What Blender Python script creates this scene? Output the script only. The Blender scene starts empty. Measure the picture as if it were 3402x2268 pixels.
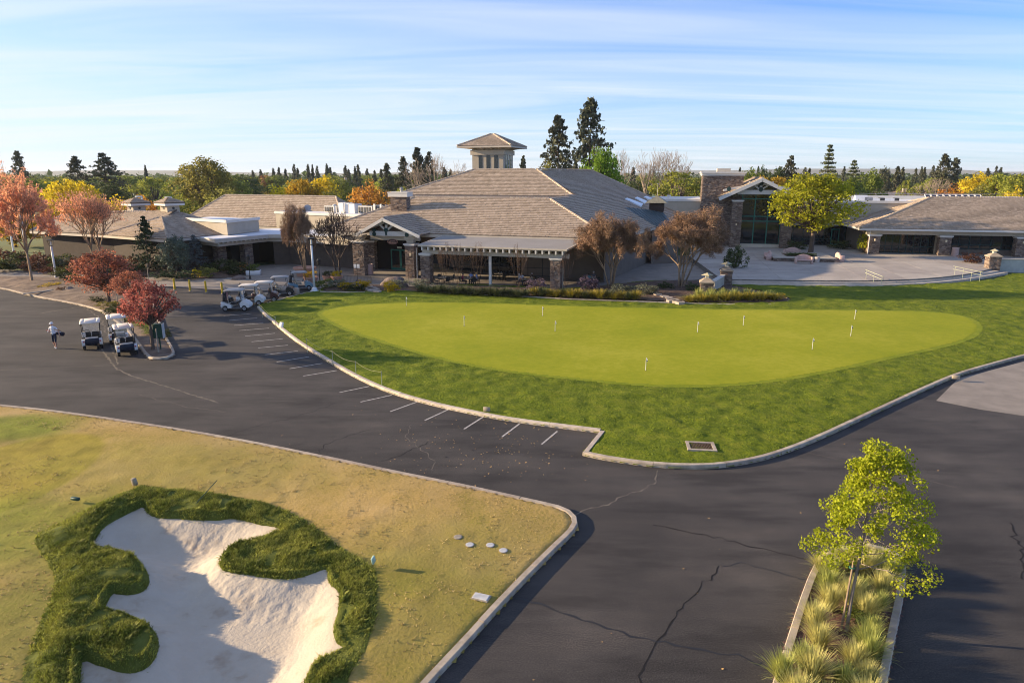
import bpy, bmesh, math, random
import numpy as np
from mathutils import Vector, Matrix
rnd = random.Random(11)
nrs = np.random.RandomState(5)
scene = bpy.context.scene
COL = scene.collection
R = math.radians

# ------------------------------------------------------------------ camera, sky, sun, exposure
CAM_H = 11.5                       # drone height in metres
FPX = 2268.0                       # focal length in pixels of the 3402 px wide photograph (24 mm equivalent)
PITCH = math.atan((1134 - 579) / FPX)
cd = bpy.data.cameras.new('camera')
cd.sensor_width = 36.0; cd.lens = 24.0; cd.clip_end = 20000; cd.clip_start = 0.1
cam = bpy.data.objects.new('camera', cd); COL.objects.link(cam)
cam.location = (0, 0, CAM_H); cam.rotation_euler = (math.pi / 2 - PITCH, 0, 0)
scene.camera = cam

SUN_EL = R(14.0)
SHADOW_AZ = R(-8.0)               # direction in which shadows fall, from +X
sd = Vector((-math.cos(SHADOW_AZ) * math.cos(SUN_EL), -math.sin(SHADOW_AZ) * math.cos(SUN_EL), math.sin(SUN_EL)))
world = bpy.data.worlds.new('World'); scene.world = world; world.use_nodes = True
nt = world.node_tree; nt.nodes.clear()
def wn(t, **k):
    n = nt.nodes.new(t)
    for a, b in k.items(): setattr(n, a, b)
    return n
wout = wn('ShaderNodeOutputWorld'); wbg = wn('ShaderNodeBackground')
sky = wn('ShaderNodeTexSky'); sky.sky_type = 'NISHITA'; sky.sun_disc = False
sky.sun_elevation = SUN_EL; sky.sun_rotation = math.atan2(sd.x, sd.y)
sky.altitude = 50; sky.air_density = 1.0; sky.dust_density = 0.3; sky.ozone_density = 2.0
# thin cirrus: streaky noise on the direction, projected on a high flat layer
tc = wn('ShaderNodeTexCoord'); sep = wn('ShaderNodeSeparateXYZ'); nt.links.new(tc.outputs['Generated'], sep.inputs[0])
def wmath(op, a, b=None, c=None):
    n = wn('ShaderNodeMath', operation=op)
    for i, q in enumerate((a, b, c)):
        if q is None: continue
        if isinstance(q, (int, float)): n.inputs[i].default_value = q
        else: nt.links.new(q, n.inputs[i])
    return n.outputs[0]
zc = wmath('ADD', wmath('MAXIMUM', sep.outputs[2], 0.0), 0.06)
cx = wmath('DIVIDE', sep.outputs[0], zc); cy = wmath('DIVIDE', sep.outputs[1], zc)
comb = wn('ShaderNodeCombineXYZ'); nt.links.new(cx, comb.inputs[0]); nt.links.new(cy, comb.inputs[1])
mp = wn('ShaderNodeMapping'); mp.inputs['Rotation'].default_value = (0, 0, R(14)); mp.inputs['Scale'].default_value = (0.13, 0.62, 1)
nt.links.new(comb.outputs[0], mp.inputs[0])
n1 = wn('ShaderNodeTexNoise'); n1.inputs['Scale'].default_value = 1.7; n1.inputs['Detail'].default_value = 8; n1.inputs['Roughness'].default_value = 0.56; n1.inputs['Distortion'].default_value = 1.1
nt.links.new(mp.outputs[0], n1.inputs['Vector'])
cr = wn('ShaderNodeValToRGB'); cr.color_ramp.elements[0].position = 0.36; cr.color_ramp.elements[1].position = 0.88
nt.links.new(n1.outputs['Fac'], cr.inputs[0])
cov = wmath('MULTIPLY', cr.outputs[0], 0.60)
# thicker, brighter veil around the low sun (forward scattering in the cirrus)
vd_ = wn('ShaderNodeVectorMath', operation='DOT_PRODUCT'); nt.links.new(tc.outputs['Generated'], vd_.inputs[0]); vd_.inputs[1].default_value = tuple(sd)
aure = wmath('POWER', wmath('MAXIMUM', wmath('ADD', wmath('MULTIPLY', vd_.outputs['Value'], 0.5), 0.5), 0.0), 2.5)
# haze veil towards the horizon
veil = wmath('POWER', wmath('SUBTRACT', 1.0, wmath('MINIMUM', wmath('MAXIMUM', sep.outputs[2], 0.0), 1.0)), 7.0)
fac = wmath('MINIMUM', wmath('ADD', wmath('ADD', wmath('MULTIPLY', veil, 0.58), cov), wmath('MULTIPLY', aure, 0.50)), 0.93)
tint = wn('ShaderNodeMix', data_type='RGBA', blend_type='MULTIPLY'); tint.inputs['Factor'].default_value = 1.0
nt.links.new(sky.outputs[0], tint.inputs['A']); tint.inputs['B'].default_value = (0.30, 0.62, 1.18, 1)
mx = wn('ShaderNodeMix', data_type='RGBA'); nt.links.new(fac, mx.inputs['Factor'])
nt.links.new(tint.outputs['Result'], mx.inputs['A']); mx.inputs['B'].default_value = (3.95, 4.25, 4.65, 1)
nt.links.new(mx.outputs['Result'], wbg.inputs['Color']); wbg.inputs['Strength'].default_value = 0.10
nt.links.new(wbg.outputs[0], wout.inputs[0])

ld = bpy.data.lights.new('sun', 'SUN'); ld.energy = 5.0; ld.angle = R(0.55); ld.color = (1.0, 0.77, 0.50)
sun = bpy.data.objects.new('sun', ld); COL.objects.link(sun)
sun.rotation_euler = (-sd).to_track_quat('-Z', 'Y').to_euler(); sun.location = (-60, 20, 60)
vs = scene.view_settings
scene.display_settings.display_device = 'sRGB'
vs.view_transform = 'Standard'; vs.look = 'None'; vs.exposure = 1.2; vs.gamma = 1.0; vs.use_curve_mapping = False
scene.cycles.max_bounces = 6; scene.cycles.diffuse_bounces = 3; scene.cycles.glossy_bounces = 3
scene.cycles.transmission_bounces = 4; scene.cycles.transparent_max_bounces = 6
scene.cycles.use_denoising = True
scene.cycles.pixel_filter_type = 'BLACKMAN_HARRIS'; scene.cycles.filter_width = 1.05

# ------------------------------------------------------------------ measuring from the photograph
cP, sP = math.cos(PITCH), math.sin(PITCH)
def ray(x, y):
    a = (x - 1701) / FPX; b = (1134 - y) / FPX
    return Vector((a, cP + b * sP, -sP + b * cP))
CAMV = Vector((0, 0, CAM_H))
def G(x, y, z=0.0):                # point at height z seen at photo pixel x, y
    d = ray(x, y); return CAMV + d * ((z - CAM_H) / d.z)
K = 3402 / 2352.0
def GD(x, y, z=0.0): return G(x * K, y * K, z)
def AtY(x, y, Y):                  # point at ground distance Y
    d = ray(x, y); return CAMV + d * (Y / d.y)
class Frame:                       # a building's own axes: u to the right along its front, v to the back
    def __init__(s, deg, k=1.0):
        t = R(deg); s.u = Vector((math.cos(t), math.sin(t), 0)); s.v = Vector((-math.sin(t), math.cos(t), 0)); s.k = k; s.a = t
    def __call__(s, u, v, z):
        return Vector((0, 0, CAM_H)) * (1 - s.k) + (s.u * u + s.v * v + Vector((0, 0, z))) * s.k
    def P(s, u, v, z): return s.u * u + s.v * v + Vector((0, 0, z))
    def loc(s, p): return (p.dot(s.u), p.dot(s.v), p.z)
    def PV(s, x, y, v):            # pixel on the vertical plane v = const -> u, z
        d = ray(x, y); t = (v - CAMV.dot(s.v)) / d.dot(s.v); p = CAMV + d * t
        return p.dot(s.u), p.z
def ray_plane(x, y, p0, n):
    d = ray(x, y); return CAMV + d * ((p0 - CAMV).dot(n) / d.dot(n))

# ------------------------------------------------------------------ materials
MATS = {}
def asphalt_mat():
    m = bpy.data.materials.new('asphalt'); m.use_nodes = True; N = m.node_tree.nodes; L = m.node_tree.links; b = N['Principled BSDF']; b.inputs['Roughness'].default_value = 0.9; b.inputs['Specular IOR Level'].default_value = 0.25
    co = N.new('ShaderNodeTexCoord')
    def nz(sc, det=5, rough=0.6, stretch=None):
        n = N.new('ShaderNodeTexNoise'); n.inputs['Scale'].default_value = sc; n.inputs['Detail'].default_value = det; n.inputs['Roughness'].default_value = rough; v = co.outputs['Object']
        if stretch: mp_ = N.new('ShaderNodeMapping'); mp_.inputs['Scale'].default_value = stretch; mp_.inputs['Rotation'].default_value = (0, 0, 0.5); L.new(v, mp_.inputs[0]); v = mp_.outputs[0]
        L.new(v, n.inputs['Vector']); return n.outputs['Fac']
    def rampn(f, stops):
        r = N.new('ShaderNodeValToRGB')
        for i, (p, q) in enumerate(stops):
            e = r.color_ramp.elements[i] if i < 2 else r.color_ramp.elements.new(p)
            e.position = p; e.color = (*q, 1)
        L.new(f, r.inputs[0]); return r.outputs[0]
    def mixn(a, b_, mode, fac):
        x = N.new('ShaderNodeMix'); x.data_type = 'RGBA'; x.blend_type = mode; x.inputs['Factor'].default_value = fac; L.new(a, x.inputs['A']); L.new(b_, x.inputs['B']); return x.outputs['Result']
    base = rampn(nz(0.18, 8), [(0.30, (0.038, 0.035, 0.033)), (0.55, (0.060, 0.054, 0.049)), (0.75, (0.092, 0.082, 0.072))])
    spk = rampn(nz(26, 3, 0.8), [(0.35, (0.45, 0.45, 0.46)), (0.52, (1, 1, 1)), (0.68, (1.9, 1.85, 1.75))])
    st = rampn(nz(0.55, 6, 0.65, (0.35, 1.4, 1)), [(0.36, (0.62, 0.62, 0.63)), (0.5, (1, 1, 1)), (0.72, (1.35, 1.3, 1.24))])
    c = mixn(mixn(base, spk, 'MULTIPLY', 0.75), st, 'MULTIPLY', 0.9); L.new(c, b.inputs['Base Color'])
    bu = N.new('ShaderNodeBump'); bu.inputs['Strength'].default_value = 0.5; bu.inputs['Distance'].default_value = 0.012; L.new(nz(40, 4, 0.7), bu.inputs['Height']); L.new(bu.outputs[0], b.inputs['Normal'])
    return m
def mat(name, col, rough=0.8, var=0.12, scale=2.0, bump=0.0, bscale=20.0, island=0.0, col2=None, metal=0.0, objrand=0.0,
        spec=0.3, detail=4, ramp=None, ramp_island=None, trans=0.0, bdist=0.02, stretch=None, alpha=None, coat=0.0):
    if name in MATS: return MATS[name]
    m = bpy.data.materials.new(name); m.use_nodes = True; t = m.node_tree; N = t.nodes; L = t.links
    b = N['Principled BSDF']; b.inputs['Roughness'].default_value = rough; b.inputs['Metallic'].default_value = metal
    b.inputs['Specular IOR Level'].default_value = spec
    if coat: b.inputs['Coat Weight'].default_value = coat; b.inputs['Coat Roughness'].default_value = 0.15
    co = N.new('ShaderNodeTexCoord'); vec = co.outputs['Object']
    if stretch:
        mm = N.new('ShaderNodeMapping'); mm.inputs['Scale'].default_value = stretch; L.new(vec, mm.inputs[0]); vec = mm.outputs[0]
    nz = N.new('ShaderNodeTexNoise'); nz.inputs['Scale'].default_value = scale; nz.inputs['Detail'].default_value = detail; nz.inputs['Roughness'].default_value = 0.6
    L.new(vec, nz.inputs['Vector'])
    rp = N.new('ShaderNodeValToRGB'); e = rp.color_ramp.elements
    c = Vector(col); c2 = Vector(col2) if col2 else None
    if ramp:
        for i, (p, q) in enumerate(ramp):
            el = e[i] if i < 2 else e.new(p)
            el.position = p; el.color = (*q, 1)
    else:
        e[0].position = 0.3; e[1].position = 0.7
        e[0].color = (*(c * (1 - var)), 1); e[1].color = (*((c2 if c2 else c * (1 + var))), 1)
    L.new(nz.outputs['Fac'], rp.inputs[0]); out = rp.outputs[0]
    if island or ramp_island:
        ge = N.new('ShaderNodeNewGeometry')
        if ramp_island:
            r2 = N.new('ShaderNodeValToRGB')
            for i, (p, q) in enumerate(ramp_island):
                el = r2.color_ramp.elements[i] if i < 2 else r2.color_ramp.elements.new(p)
                el.position = p; el.color = (*q, 1)
            L.new(ge.outputs['Random Per Island'], r2.inputs[0])
            mi = N.new('ShaderNodeMix'); mi.data_type = 'RGBA'; mi.inputs['Factor'].default_value = 0.75
            L.new(out, mi.inputs['A']); L.new(r2.outputs[0], mi.inputs['B']); out = mi.outputs['Result']
        else:
            hs = N.new('ShaderNodeHueSaturation'); mr = N.new('ShaderNodeMapRange')
            mr.inputs['To Min'].default_value = 1 - island; mr.inputs['To Max'].default_value = 1 + island
            L.new(ge.outputs['Random Per Island'], mr.inputs[0]); L.new(mr.outputs[0], hs.inputs['Value']); L.new(out, hs.inputs['Color']); out = hs.outputs[0]
    if objrand:
        oi = N.new('ShaderNodeObjectInfo'); hs = N.new('ShaderNodeHueSaturation')
        mr = N.new('ShaderNodeMapRange'); mr.inputs['To Min'].default_value = 1 - objrand; mr.inputs['To Max'].default_value = 1 + objrand
        mh = N.new('ShaderNodeMapRange'); mh.inputs['To Min'].default_value = 0.5 - objrand * 0.06; mh.inputs['To Max'].default_value = 0.5 + objrand * 0.06
        L.new(oi.outputs['Random'], mr.inputs[0]); L.new(mr.outputs[0], hs.inputs['Value']); L.new(oi.outputs['Random'], mh.inputs[0]); L.new(mh.outputs[0], hs.inputs['Hue'])
        L.new(out, hs.inputs['Color']); out = hs.outputs[0]
    L.new(out, b.inputs['Base Color'])
    if bump:
        bn = N.new('ShaderNodeTexNoise'); bn.inputs['Scale'].default_value = bscale; bn.inputs['Detail'].default_value = 5
        L.new(vec, bn.inputs['Vector'])
        bu = N.new('ShaderNodeBump'); bu.inputs['Strength'].default_value = bump; bu.inputs['Distance'].default_value = bdist
        L.new(bn.outputs['Fac'], bu.inputs['Height']); L.new(bu.outputs[0], b.inputs['Normal'])
    if trans:
        o = N['Material Output']; tr = N.new('ShaderNodeBsdfTranslucent'); L.new(out, tr.inputs[0])
        ms = N.new('ShaderNodeMixShader'); ms.inputs[0].default_value = trans
        L.new(b.outputs[0], ms.inputs[1]); L.new(tr.outputs[0], ms.inputs[2]); L.new(ms.outputs[0], o.inputs[0])
    MATS[name] = m; return m
def glass(name, col=(0.01, 0.014, 0.018), rough=0.04):
    if name in MATS: return MATS[name]
    m = bpy.data.materials.new(name); m.use_nodes = True; b = m.node_tree.nodes['Principled BSDF']
    b.inputs['Base Color'].default_value = (*col, 1); b.inputs['Roughness'].default_value = rough; b.inputs['Specular IOR Level'].default_value = 0.6
    nz = m.node_tree.nodes.new('ShaderNodeTexNoise'); nz.inputs['Scale'].default_value = 0.7
    bu = m.node_tree.nodes.new('ShaderNodeBump'); bu.inputs['Strength'].default_value = 0.02; bu.inputs['Distance'].default_value = 0.2
    m.node_tree.links.new(nz.outputs['Fac'], bu.inputs['Height']); m.node_tree.links.new(bu.outputs[0], b.inputs['Normal'])
    MATS[name] = m; return m

# ------------------------------------------------------------------ mesh building
def tag(o, label=None, cat=None, group=None, kind=None):
    if label: o['label'] = label
    if cat: o['category'] = cat
    if group: o['group'] = group
    if kind: o['kind'] = kind
    return o
def thing(name, loc=(0, 0, 0), rz=0.0, label=None, cat=None, group=None, kind=None, scale=None):
    o = bpy.data.objects.new(name, None); o.empty_display_size = 0.2; COL.objects.link(o)
    o.location = loc; o.rotation_euler = (0, 0, rz)
    if scale: o.scale = scale
    return tag(o, label, cat, group, kind)
def link(name, me, parent=None, world=False):
    o = bpy.data.objects.new(name, me); COL.objects.link(o)
    if parent is not None:
        o.parent = parent
        if world:
            q = parent; off = Vector((0, 0, 0))
            while q is not None: off += q.location; q = q.parent
            o.location = -off
    return o
def copy_tree(o, parent=None):
    c = o.copy(); COL.objects.link(c); c.parent = parent
    for ch in o.children: copy_tree(ch, c)
    return c
class MB:
    def __init__(s): s.v = []; s.f = []; s.m = []; s.cur = 0
    def add(s, vs_, fs):
        n = len(s.v); s.v.extend([tuple(q) for q in vs_]); s.f.extend([tuple(i + n for i in f) for f in fs]); s.m.extend([s.cur] * len(fs)); return s
    def quad(s, a, b, c, d): return s.add([a, b, c, d], [(0, 1, 2, 3)])
    def poly(s, pts): return s.add(pts, [tuple(range(len(pts)))])
    def box(s, c, size, rz=0.0, M=None):
        hx, hy, hz = [q / 2 for q in size]; c = Vector(c)
        mm = Matrix.Rotation(rz, 3, 'Z') if M is None else M
        p = [c + mm @ Vector((sx * hx, sy * hy, sz * hz)) for sz in (-1, 1) for sy in (-1, 1) for sx in (-1, 1)]
        return s.add(p, [(0, 2, 3, 1), (4, 5, 7, 6), (0, 1, 5, 4), (2, 6, 7, 3), (0, 4, 6, 2), (1, 3, 7, 5)])
    def bevbox(s, c, size, b=0.03, rz=0.0, M=None, top=0.0):
        hx, hy, hz = [q / 2 for q in size]; c = Vector(c); mm = Matrix.Rotation(rz, 3, 'Z') if M is None else M
        rings = []
        for z, ins in ((-hz, b), (-hz + b, 0), (hz - b, top), (hz, b + top)):
            r = []
            X, Y = hx - ins, hy - ins
            for (x, y) in ((X - b, -Y), (X, -Y + b), (X, Y - b), (X - b, Y), (-X + b, Y), (-X, Y - b), (-X, -Y + b), (-X + b, -Y)): r.append(c + mm @ Vector((x, y, z)))
            rings.append(r)
        return s.loft(rings)
    def loft(s, rings, cap=True, closed=True):
        n = len(rings[0]); vs_ = [q for r in rings for q in r]; fs = []
        for i in range(len(rings) - 1):
            for j in range(n if closed else n - 1):
                a = i * n + j; b = i * n + (j + 1) % n; fs.append((a, b, b + n, a + n))
        if cap: fs.append(tuple(range(n))[::-1]); fs.append(tuple(range((len(rings) - 1) * n, len(rings) * n)))
        return s.add(vs_, fs)
    def tube(s, p0, p1, r0, r1=None, n=8):
        p0 = Vector(p0); p1 = Vector(p1); r1 = r0 if r1 is None else r1; d = (p1 - p0)
        if d.length < 1e-6: return s
        q = d.to_track_quat('Z', 'Y'); rings = []
        for p, r in ((p0, r0), (p1, r1)): rings.append([p + q @ Vector((r * math.cos(2 * math.pi * k / n), r * math.sin(2 * math.pi * k / n), 0)) for k in range(n)])
        return s.loft(rings)
    def path(s, pts, r, n=6, closed=False):
        pts = [Vector(p) for p in pts]; rings = []; N_ = len(pts)
        for i, p in enumerate(pts):
            a = pts[i - 1] if (i > 0 or closed) else p; b = pts[(i + 1) % N_] if (i < N_ - 1 or closed) else p
            q = (b - a).to_track_quat('Z', 'Y'); rings.append([p + q @ Vector((r * math.cos(2 * math.pi * k / n), r * math.sin(2 * math.pi * k / n), 0)) for k in range(n)])
        if closed: rings.append(rings[0])
        return s.loft(rings, cap=not closed)
    def lathe(s, prof, c=(0, 0, 0), n=16, axis='Z', caps=True):
        c = Vector(c); rings = []
        for r, h in prof:
            ring = []
            for k in range(n):
                a = 2 * math.pi * k / n; x, y = r * math.cos(a), r * math.sin(a)
                ring.append(c + (Vector((x, y, h)) if axis == 'Z' else Vector((x, h, y))))
            rings.append(ring)
        return s.loft(rings, cap=caps)
    def prism(s, pts, z0, z1):
        n = len(pts); lo = [Vector((p[0], p[1], z0)) for p in pts]; hi = [Vector((p[0], p[1], z1)) for p in pts]
        fs = [(i, (i + 1) % n, (i + 1) % n + n, i + n) for i in range(n)] + [tuple(range(n))[::-1], tuple(range(n, 2 * n))]
        return s.add(lo + hi, fs)
    def slab(s, pts, th):          # sloped polygon given thickness downwards
        n = len(pts); hi = [Vector(p) for p in pts]; lo = [p - Vector((0, 0, th)) for p in hi]
        fs = [(i, (i + 1) % n, (i + 1) % n + n, i + n) for i in range(n)] + [tuple(range(n))[::-1], tuple(range(n, 2 * n))]
        return s.add(lo + hi, fs)
    def mesh(s, name, mats, smooth=False, fix=True):
        me = bpy.data.meshes.new(name); me.from_pydata(s.v, [], s.f)
        for m_ in (mats if isinstance(mats, (list, tuple)) else [mats]): me.materials.append(m_)
        if any(s.m): me.polygons.foreach_set('material_index', s.m)
        if fix:
            bm = bmesh.new(); bm.from_mesh(me); bmesh.ops.recalc_face_normals(bm, faces=bm.faces); bm.to_mesh(me); bm.free()
        if smooth: me.polygons.foreach_set('use_smooth', [True] * len(me.polygons)); 
        if smooth == 'auto': me.set_sharp_from_angle(angle=R(35))
        me.update(); return me
    def build(s, name, mats, parent=None, smooth=False, world=False, fix=True):
        return link(name, s.mesh(name, mats, smooth, fix), parent, world)
def np_mesh(name, verts, faces, m, smooth=False):      # faces: (n,4) or (n,3) array
    me = bpy.data.meshes.new(name); nv = len(verts); nf, k = faces.shape
    me.vertices.add(nv); me.vertices.foreach_set('co', np.asarray(verts, np.float32).ravel())
    me.loops.add(nf * k); me.loops.foreach_set('vertex_index', faces.astype(np.int32).ravel())
    me.polygons.add(nf); me.polygons.foreach_set('loop_start', np.arange(0, nf * k, k, dtype=np.int32)); me.polygons.foreach_set('loop_total', np.full(nf, k, np.int32))
    if smooth: me.polygons.foreach_set('use_smooth', np.ones(nf, bool))
    for m_ in (m if isinstance(m, (list, tuple)) else [m]): me.materials.append(m_)
    me.update(calc_edges=True); me.validate(); return me
# numpy helpers: polygons, value noise
def inpoly(x, y, poly):
    ins = np.zeros(x.shape, bool); n = len(poly); j = n - 1
    for i in range(n):
        xi, yi = poly[i][0], poly[i][1]; xj, yj = poly[j][0], poly[j][1]
        c = ((yi > y) != (yj > y)) & (x < (xj - xi) * (y - yi) / (yj - yi + 1e-12) + xi); ins ^= c; j = i
    return ins
def distpoly(x, y, poly, closed=True):
    d = np.full(x.shape, 1e9); n = len(poly)
    for i in range(n if closed else n - 1):
        ax, ay = poly[i][0], poly[i][1]; bx, by = poly[(i + 1) % n][0], poly[(i + 1) % n][1]
        ex, ey = bx - ax, by - ay; L2 = ex * ex + ey * ey + 1e-12
        t = np.clip(((x - ax) * ex + (y - ay) * ey) / L2, 0, 1); d = np.minimum(d, np.hypot(x - ax - t * ex, y - ay - t * ey))
    return d
_lat = nrs.rand(256, 256)
def vnoise(x, y, s):
    x = x / s + 37.3; y = y / s + 11.7; xi = np.floor(x).astype(int); yi = np.floor(y).astype(int); fx = x - xi; fy = y - yi
    fx = fx * fx * (3 - 2 * fx); fy = fy * fy * (3 - 2 * fy); g = lambda a, b: _lat[a % 256, b % 256]
    return (g(xi, yi) * (1 - fx) + g(xi + 1, yi) * fx) * (1 - fy) + (g(xi, yi + 1) * (1 - fx) + g(xi + 1, yi + 1) * fx) * fy - 0.5
def smooth01(t): t = np.clip(t, 0, 1); return t * t * (3 - 2 * t)
def smooth_poly(pts, it=2, closed=True):
    for _ in range(it):
        q = []; n = len(pts)
        rng = range(n) if closed else range(n - 1)
        if not closed: q.append(pts[0])
        for i in rng:
            a, b = pts[i], pts[(i + 1) % n]; q.append(a * 0.75 + b * 0.25); q.append(a * 0.25 + b * 0.75)
        if not closed: q.append(pts[-1])
        pts = q
    return pts
def grid_in(poly, step, hfun, name, m, keep=None, smooth=True, parent=None, rot=0.0):
    xs = [p[0] for p in poly]; ys = [p[1] for p in poly]
    X, Y = np.meshgrid(np.arange(min(xs) - step, max(xs) + 2 * step, step), np.arange(min(ys) - step, max(ys) + 2 * step, step))
    ny, nx = X.shape; cxm = X[:-1, :-1] + step / 2; cym = Y[:-1, :-1] + step / 2
    k = inpoly(cxm, cym, poly)
    if keep is not None: k &= keep(cxm, cym)
    Z = hfun(X, Y); idx = np.arange(ny * nx).reshape(ny, nx)
    f = np.stack([idx[:-1, :-1][k], idx[:-1, 1:][k], idx[1:, 1:][k], idx[1:, :-1][k]], 1)
    used = np.unique(f); remap = np.full(ny * nx, -1); remap[used] = np.arange(len(used))
    V = np.stack([X.ravel(), Y.ravel(), Z.ravel()], 1)[used]
    return link(name, np_mesh(name, V, remap[f], m, smooth), parent)
def poly_sheet(name, pts, z, m, kind='structure', parent=None):
    me = bpy.data.meshes.new(name); bm = bmesh.new()
    f = bm.faces.new([bm.verts.new((p[0], p[1], z)) for p in pts]); bm.normal_update()
    if f.normal.z < 0: f.normal_flip()
    bmesh.ops.triangulate(bm, faces=bm.faces[:]); bm.to_mesh(me); bm.free(); me.materials.append(m)
    o = link(name, me, parent)
    if kind: o['kind'] = kind
    return o
# ------------------------------------------------------------------ ground materials
A = {}
A['far_grass'] = mat('far_grass', (0.10, 0.14, 0.035), 0.95, scale=0.02, col2=(0.20, 0.20, 0.08), bump=0.3, bscale=2)
asph = asphalt_mat()
def lawn_mat(name, stops, bscale, bump, big=0.35, fine=22.0, bdist=0.05, warm=None):
    m = bpy.data.materials.new(name); m.use_nodes = True; t = m.node_tree; N = t.nodes; L = t.links; b = N['Principled BSDF']
    b.inputs['Roughness'].default_value = 0.95; b.inputs['Specular IOR Level'].default_value = 0.12
    co = N.new('ShaderNodeTexCoord')
    a1 = N.new('ShaderNodeTexNoise'); a1.inputs['Scale'].default_value = big; a1.inputs['Detail'].default_value = 8; a1.inputs['Roughness'].default_value = 0.62
    a2 = N.new('ShaderNodeTexNoise'); a2.inputs['Scale'].default_value = fine; a2.inputs['Detail'].default_value = 4; a2.inputs['Roughness'].default_value = 0.7
    for q in (a1, a2): L.new(co.outputs['Object'], q.inputs['Vector'])
    mxn = N.new('ShaderNodeMix'); mxn.inputs[0].default_value = 0.38; L.new(a1.outputs['Fac'], mxn.inputs[2]); L.new(a2.outputs['Fac'], mxn.inputs[3])
    rp = N.new('ShaderNodeValToRGB')
    for i, (p, q) in enumerate(stops):
        el = rp.color_ramp.elements[i] if i < 2 else rp.color_ramp.elements.new(p)
        el.position = p; el.color = (*q, 1)
    L.new(mxn.outputs[0], rp.inputs[0]); L.new(rp.outputs[0], b.inputs['Base Color'])
    bn = N.new('ShaderNodeTexNoise'); bn.inputs['Scale'].default_value = bscale; bn.inputs['Detail'].default_value = 6; bn.inputs['Roughness'].default_value = 0.7
    L.new(co.outputs['Object'], bn.inputs['Vector'])
    bu = N.new('ShaderNodeBump'); bu.inputs['Strength'].default_value = bump; bu.inputs['Distance'].default_value = bdist
    L.new(bn.outputs['Fac'], bu.inputs['Height']); L.new(bu.outputs[0], b.inputs['Normal'])
    return m
A['lawn'] = lawn_mat('lawn_grass', [(0.34, (0.06, 0.092, 0.006)), (0.5, (0.125, 0.162, 0.010)), (0.66, (0.20, 0.215, 0.020))], 6.0, 1.0, bdist=0.16, big=1.1, fine=5.0)
A['green'] = lawn_mat('putting_turf', [(0.36, (0.22, 0.25, 0.010)), (0.5, (0.275, 0.285, 0.014)), (0.64, (0.345, 0.33, 0.03))], 14.0, 0.30, big=0.13, fine=2.5, bdist=0.03)
A['dry'] = lawn_mat('dry_turf', [(0.28, (0.16, 0.155, 0.022)), (0.38, (0.27, 0.21, 0.045)), (0.47, (0.40, 0.27, 0.085)), (0.64, (0.50, 0.345, 0.145))], 9.0, 0.55, big=0.26, fine=11.0, bdist=0.06)
A['rim'] = lawn_mat('rough_soil_grass', [(0.3, (0.06, 0.08, 0.012)), (0.7, (0.15, 0.16, 0.035))], 9.0, 0.6, big=1.5, bdist=0.06)
A['sand'] = mat('bunker_sand', (0.60, 0.50, 0.40), 0.95, scale=0.9, ramp=[(0.28, (0.36, 0.275, 0.19)), (0.42, (0.48, 0.41, 0.315)), (0.8, (0.54, 0.475, 0.375))], bump=0.6, bscale=11, bdist=0.035, detail=9)
A['kerb'] = mat('kerb_concrete', (0.38, 0.315, 0.24), 0.9, scale=3, var=0.25, bump=0.3, bscale=60, bdist=0.01, objrand=0.12)
A['conc'] = mat('concrete_walk', (0.25, 0.215, 0.175), 0.9, scale=0.7, var=0.2, bump=0.2, bscale=40, bdist=0.01)
A['plaza'] = mat('exposed_aggregate', (0.36, 0.315, 0.265), 0.9, scale=0.5, var=0.15, bump=0.5, bscale=55, bdist=0.012, objrand=0.10, detail=8)
A['mulch'] = mat('brown_mulch', (0.13, 0.085, 0.06), 0.95, scale=5, ramp=[(0.3, (0.06, 0.037, 0.028)), (0.55, (0.14, 0.09, 0.062)), (0.75, (0.24, 0.16, 0.11))], bump=0.9, bscale=22, bdist=0.05, detail=8)
A['dirt'] = mat('dry_bed_soil', (0.20, 0.145, 0.10), 0.95, scale=1.2, ramp=[(0.3, (0.10, 0.07, 0.052)), (0.6, (0.22, 0.16, 0.11)), (0.8, (0.30, 0.22, 0.15))], bump=0.8, bscale=12, bdist=0.06, detail=8)
A['paint'] = mat('worn_line_paint', (0.4, 0.38, 0.35), 0.8, scale=7, ramp=[(0.25, (0.16, 0.15, 0.14)), (0.55, (0.46, 0.43, 0.39))])

def S(pts, z=0.0): return [G(x, y, z) for x, y in pts]
def D(pts, z=0.0): return [GD(x, y, z) for x, y in pts]

# ground sheet to the horizon (open under the practice turf, where the bunker is dug in), roads
me = bpy.data.meshes.new('ground'); HX0, HX1, HY0, HY1 = -56, -3, 11.3, 40
me.from_pydata([(x, y, -0.05) for y in (-300, HY0, HY1, 12000) for x in (-9000, HX0, HX1, 9000)], [], [(r * 4 + c, r * 4 + c + 1, r * 4 + c + 5, r * 4 + c + 4) for r in range(3) for c in range(3) if not (r == 1 and c == 1)]); me.materials.append(A['far_grass'])
tag(link('ground', me), kind='structure')
prac_kerb = smooth_poly(D([(-160, 918), (0, 934), (100, 944), (200, 957), (330, 976), (450, 995), (600, 1022), (760, 1055), (900, 1085), (1050, 1115), (1150, 1137), (1240, 1157), (1290, 1168), (1320, 1183), (1331, 1206), (1318, 1228), (1290, 1254), (1230, 1314), (1150, 1398), (1080, 1478), (1000, 1564), (900, 1680), (760, 1860)]), 2, False)
poly_sheet('road', [Vector((-60, prac_kerb[0].y, 0))] + [Vector(p) for p in prac_kerb] + [Vector(p) for p in ((-8, 4, 0), (140, 4, 0), (140, 62, 0), (30, 66, 0), (-18, 73, 0), (-140, 76, 0), (-140, prac_kerb[0].y, 0))], 0.0, asph)
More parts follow.
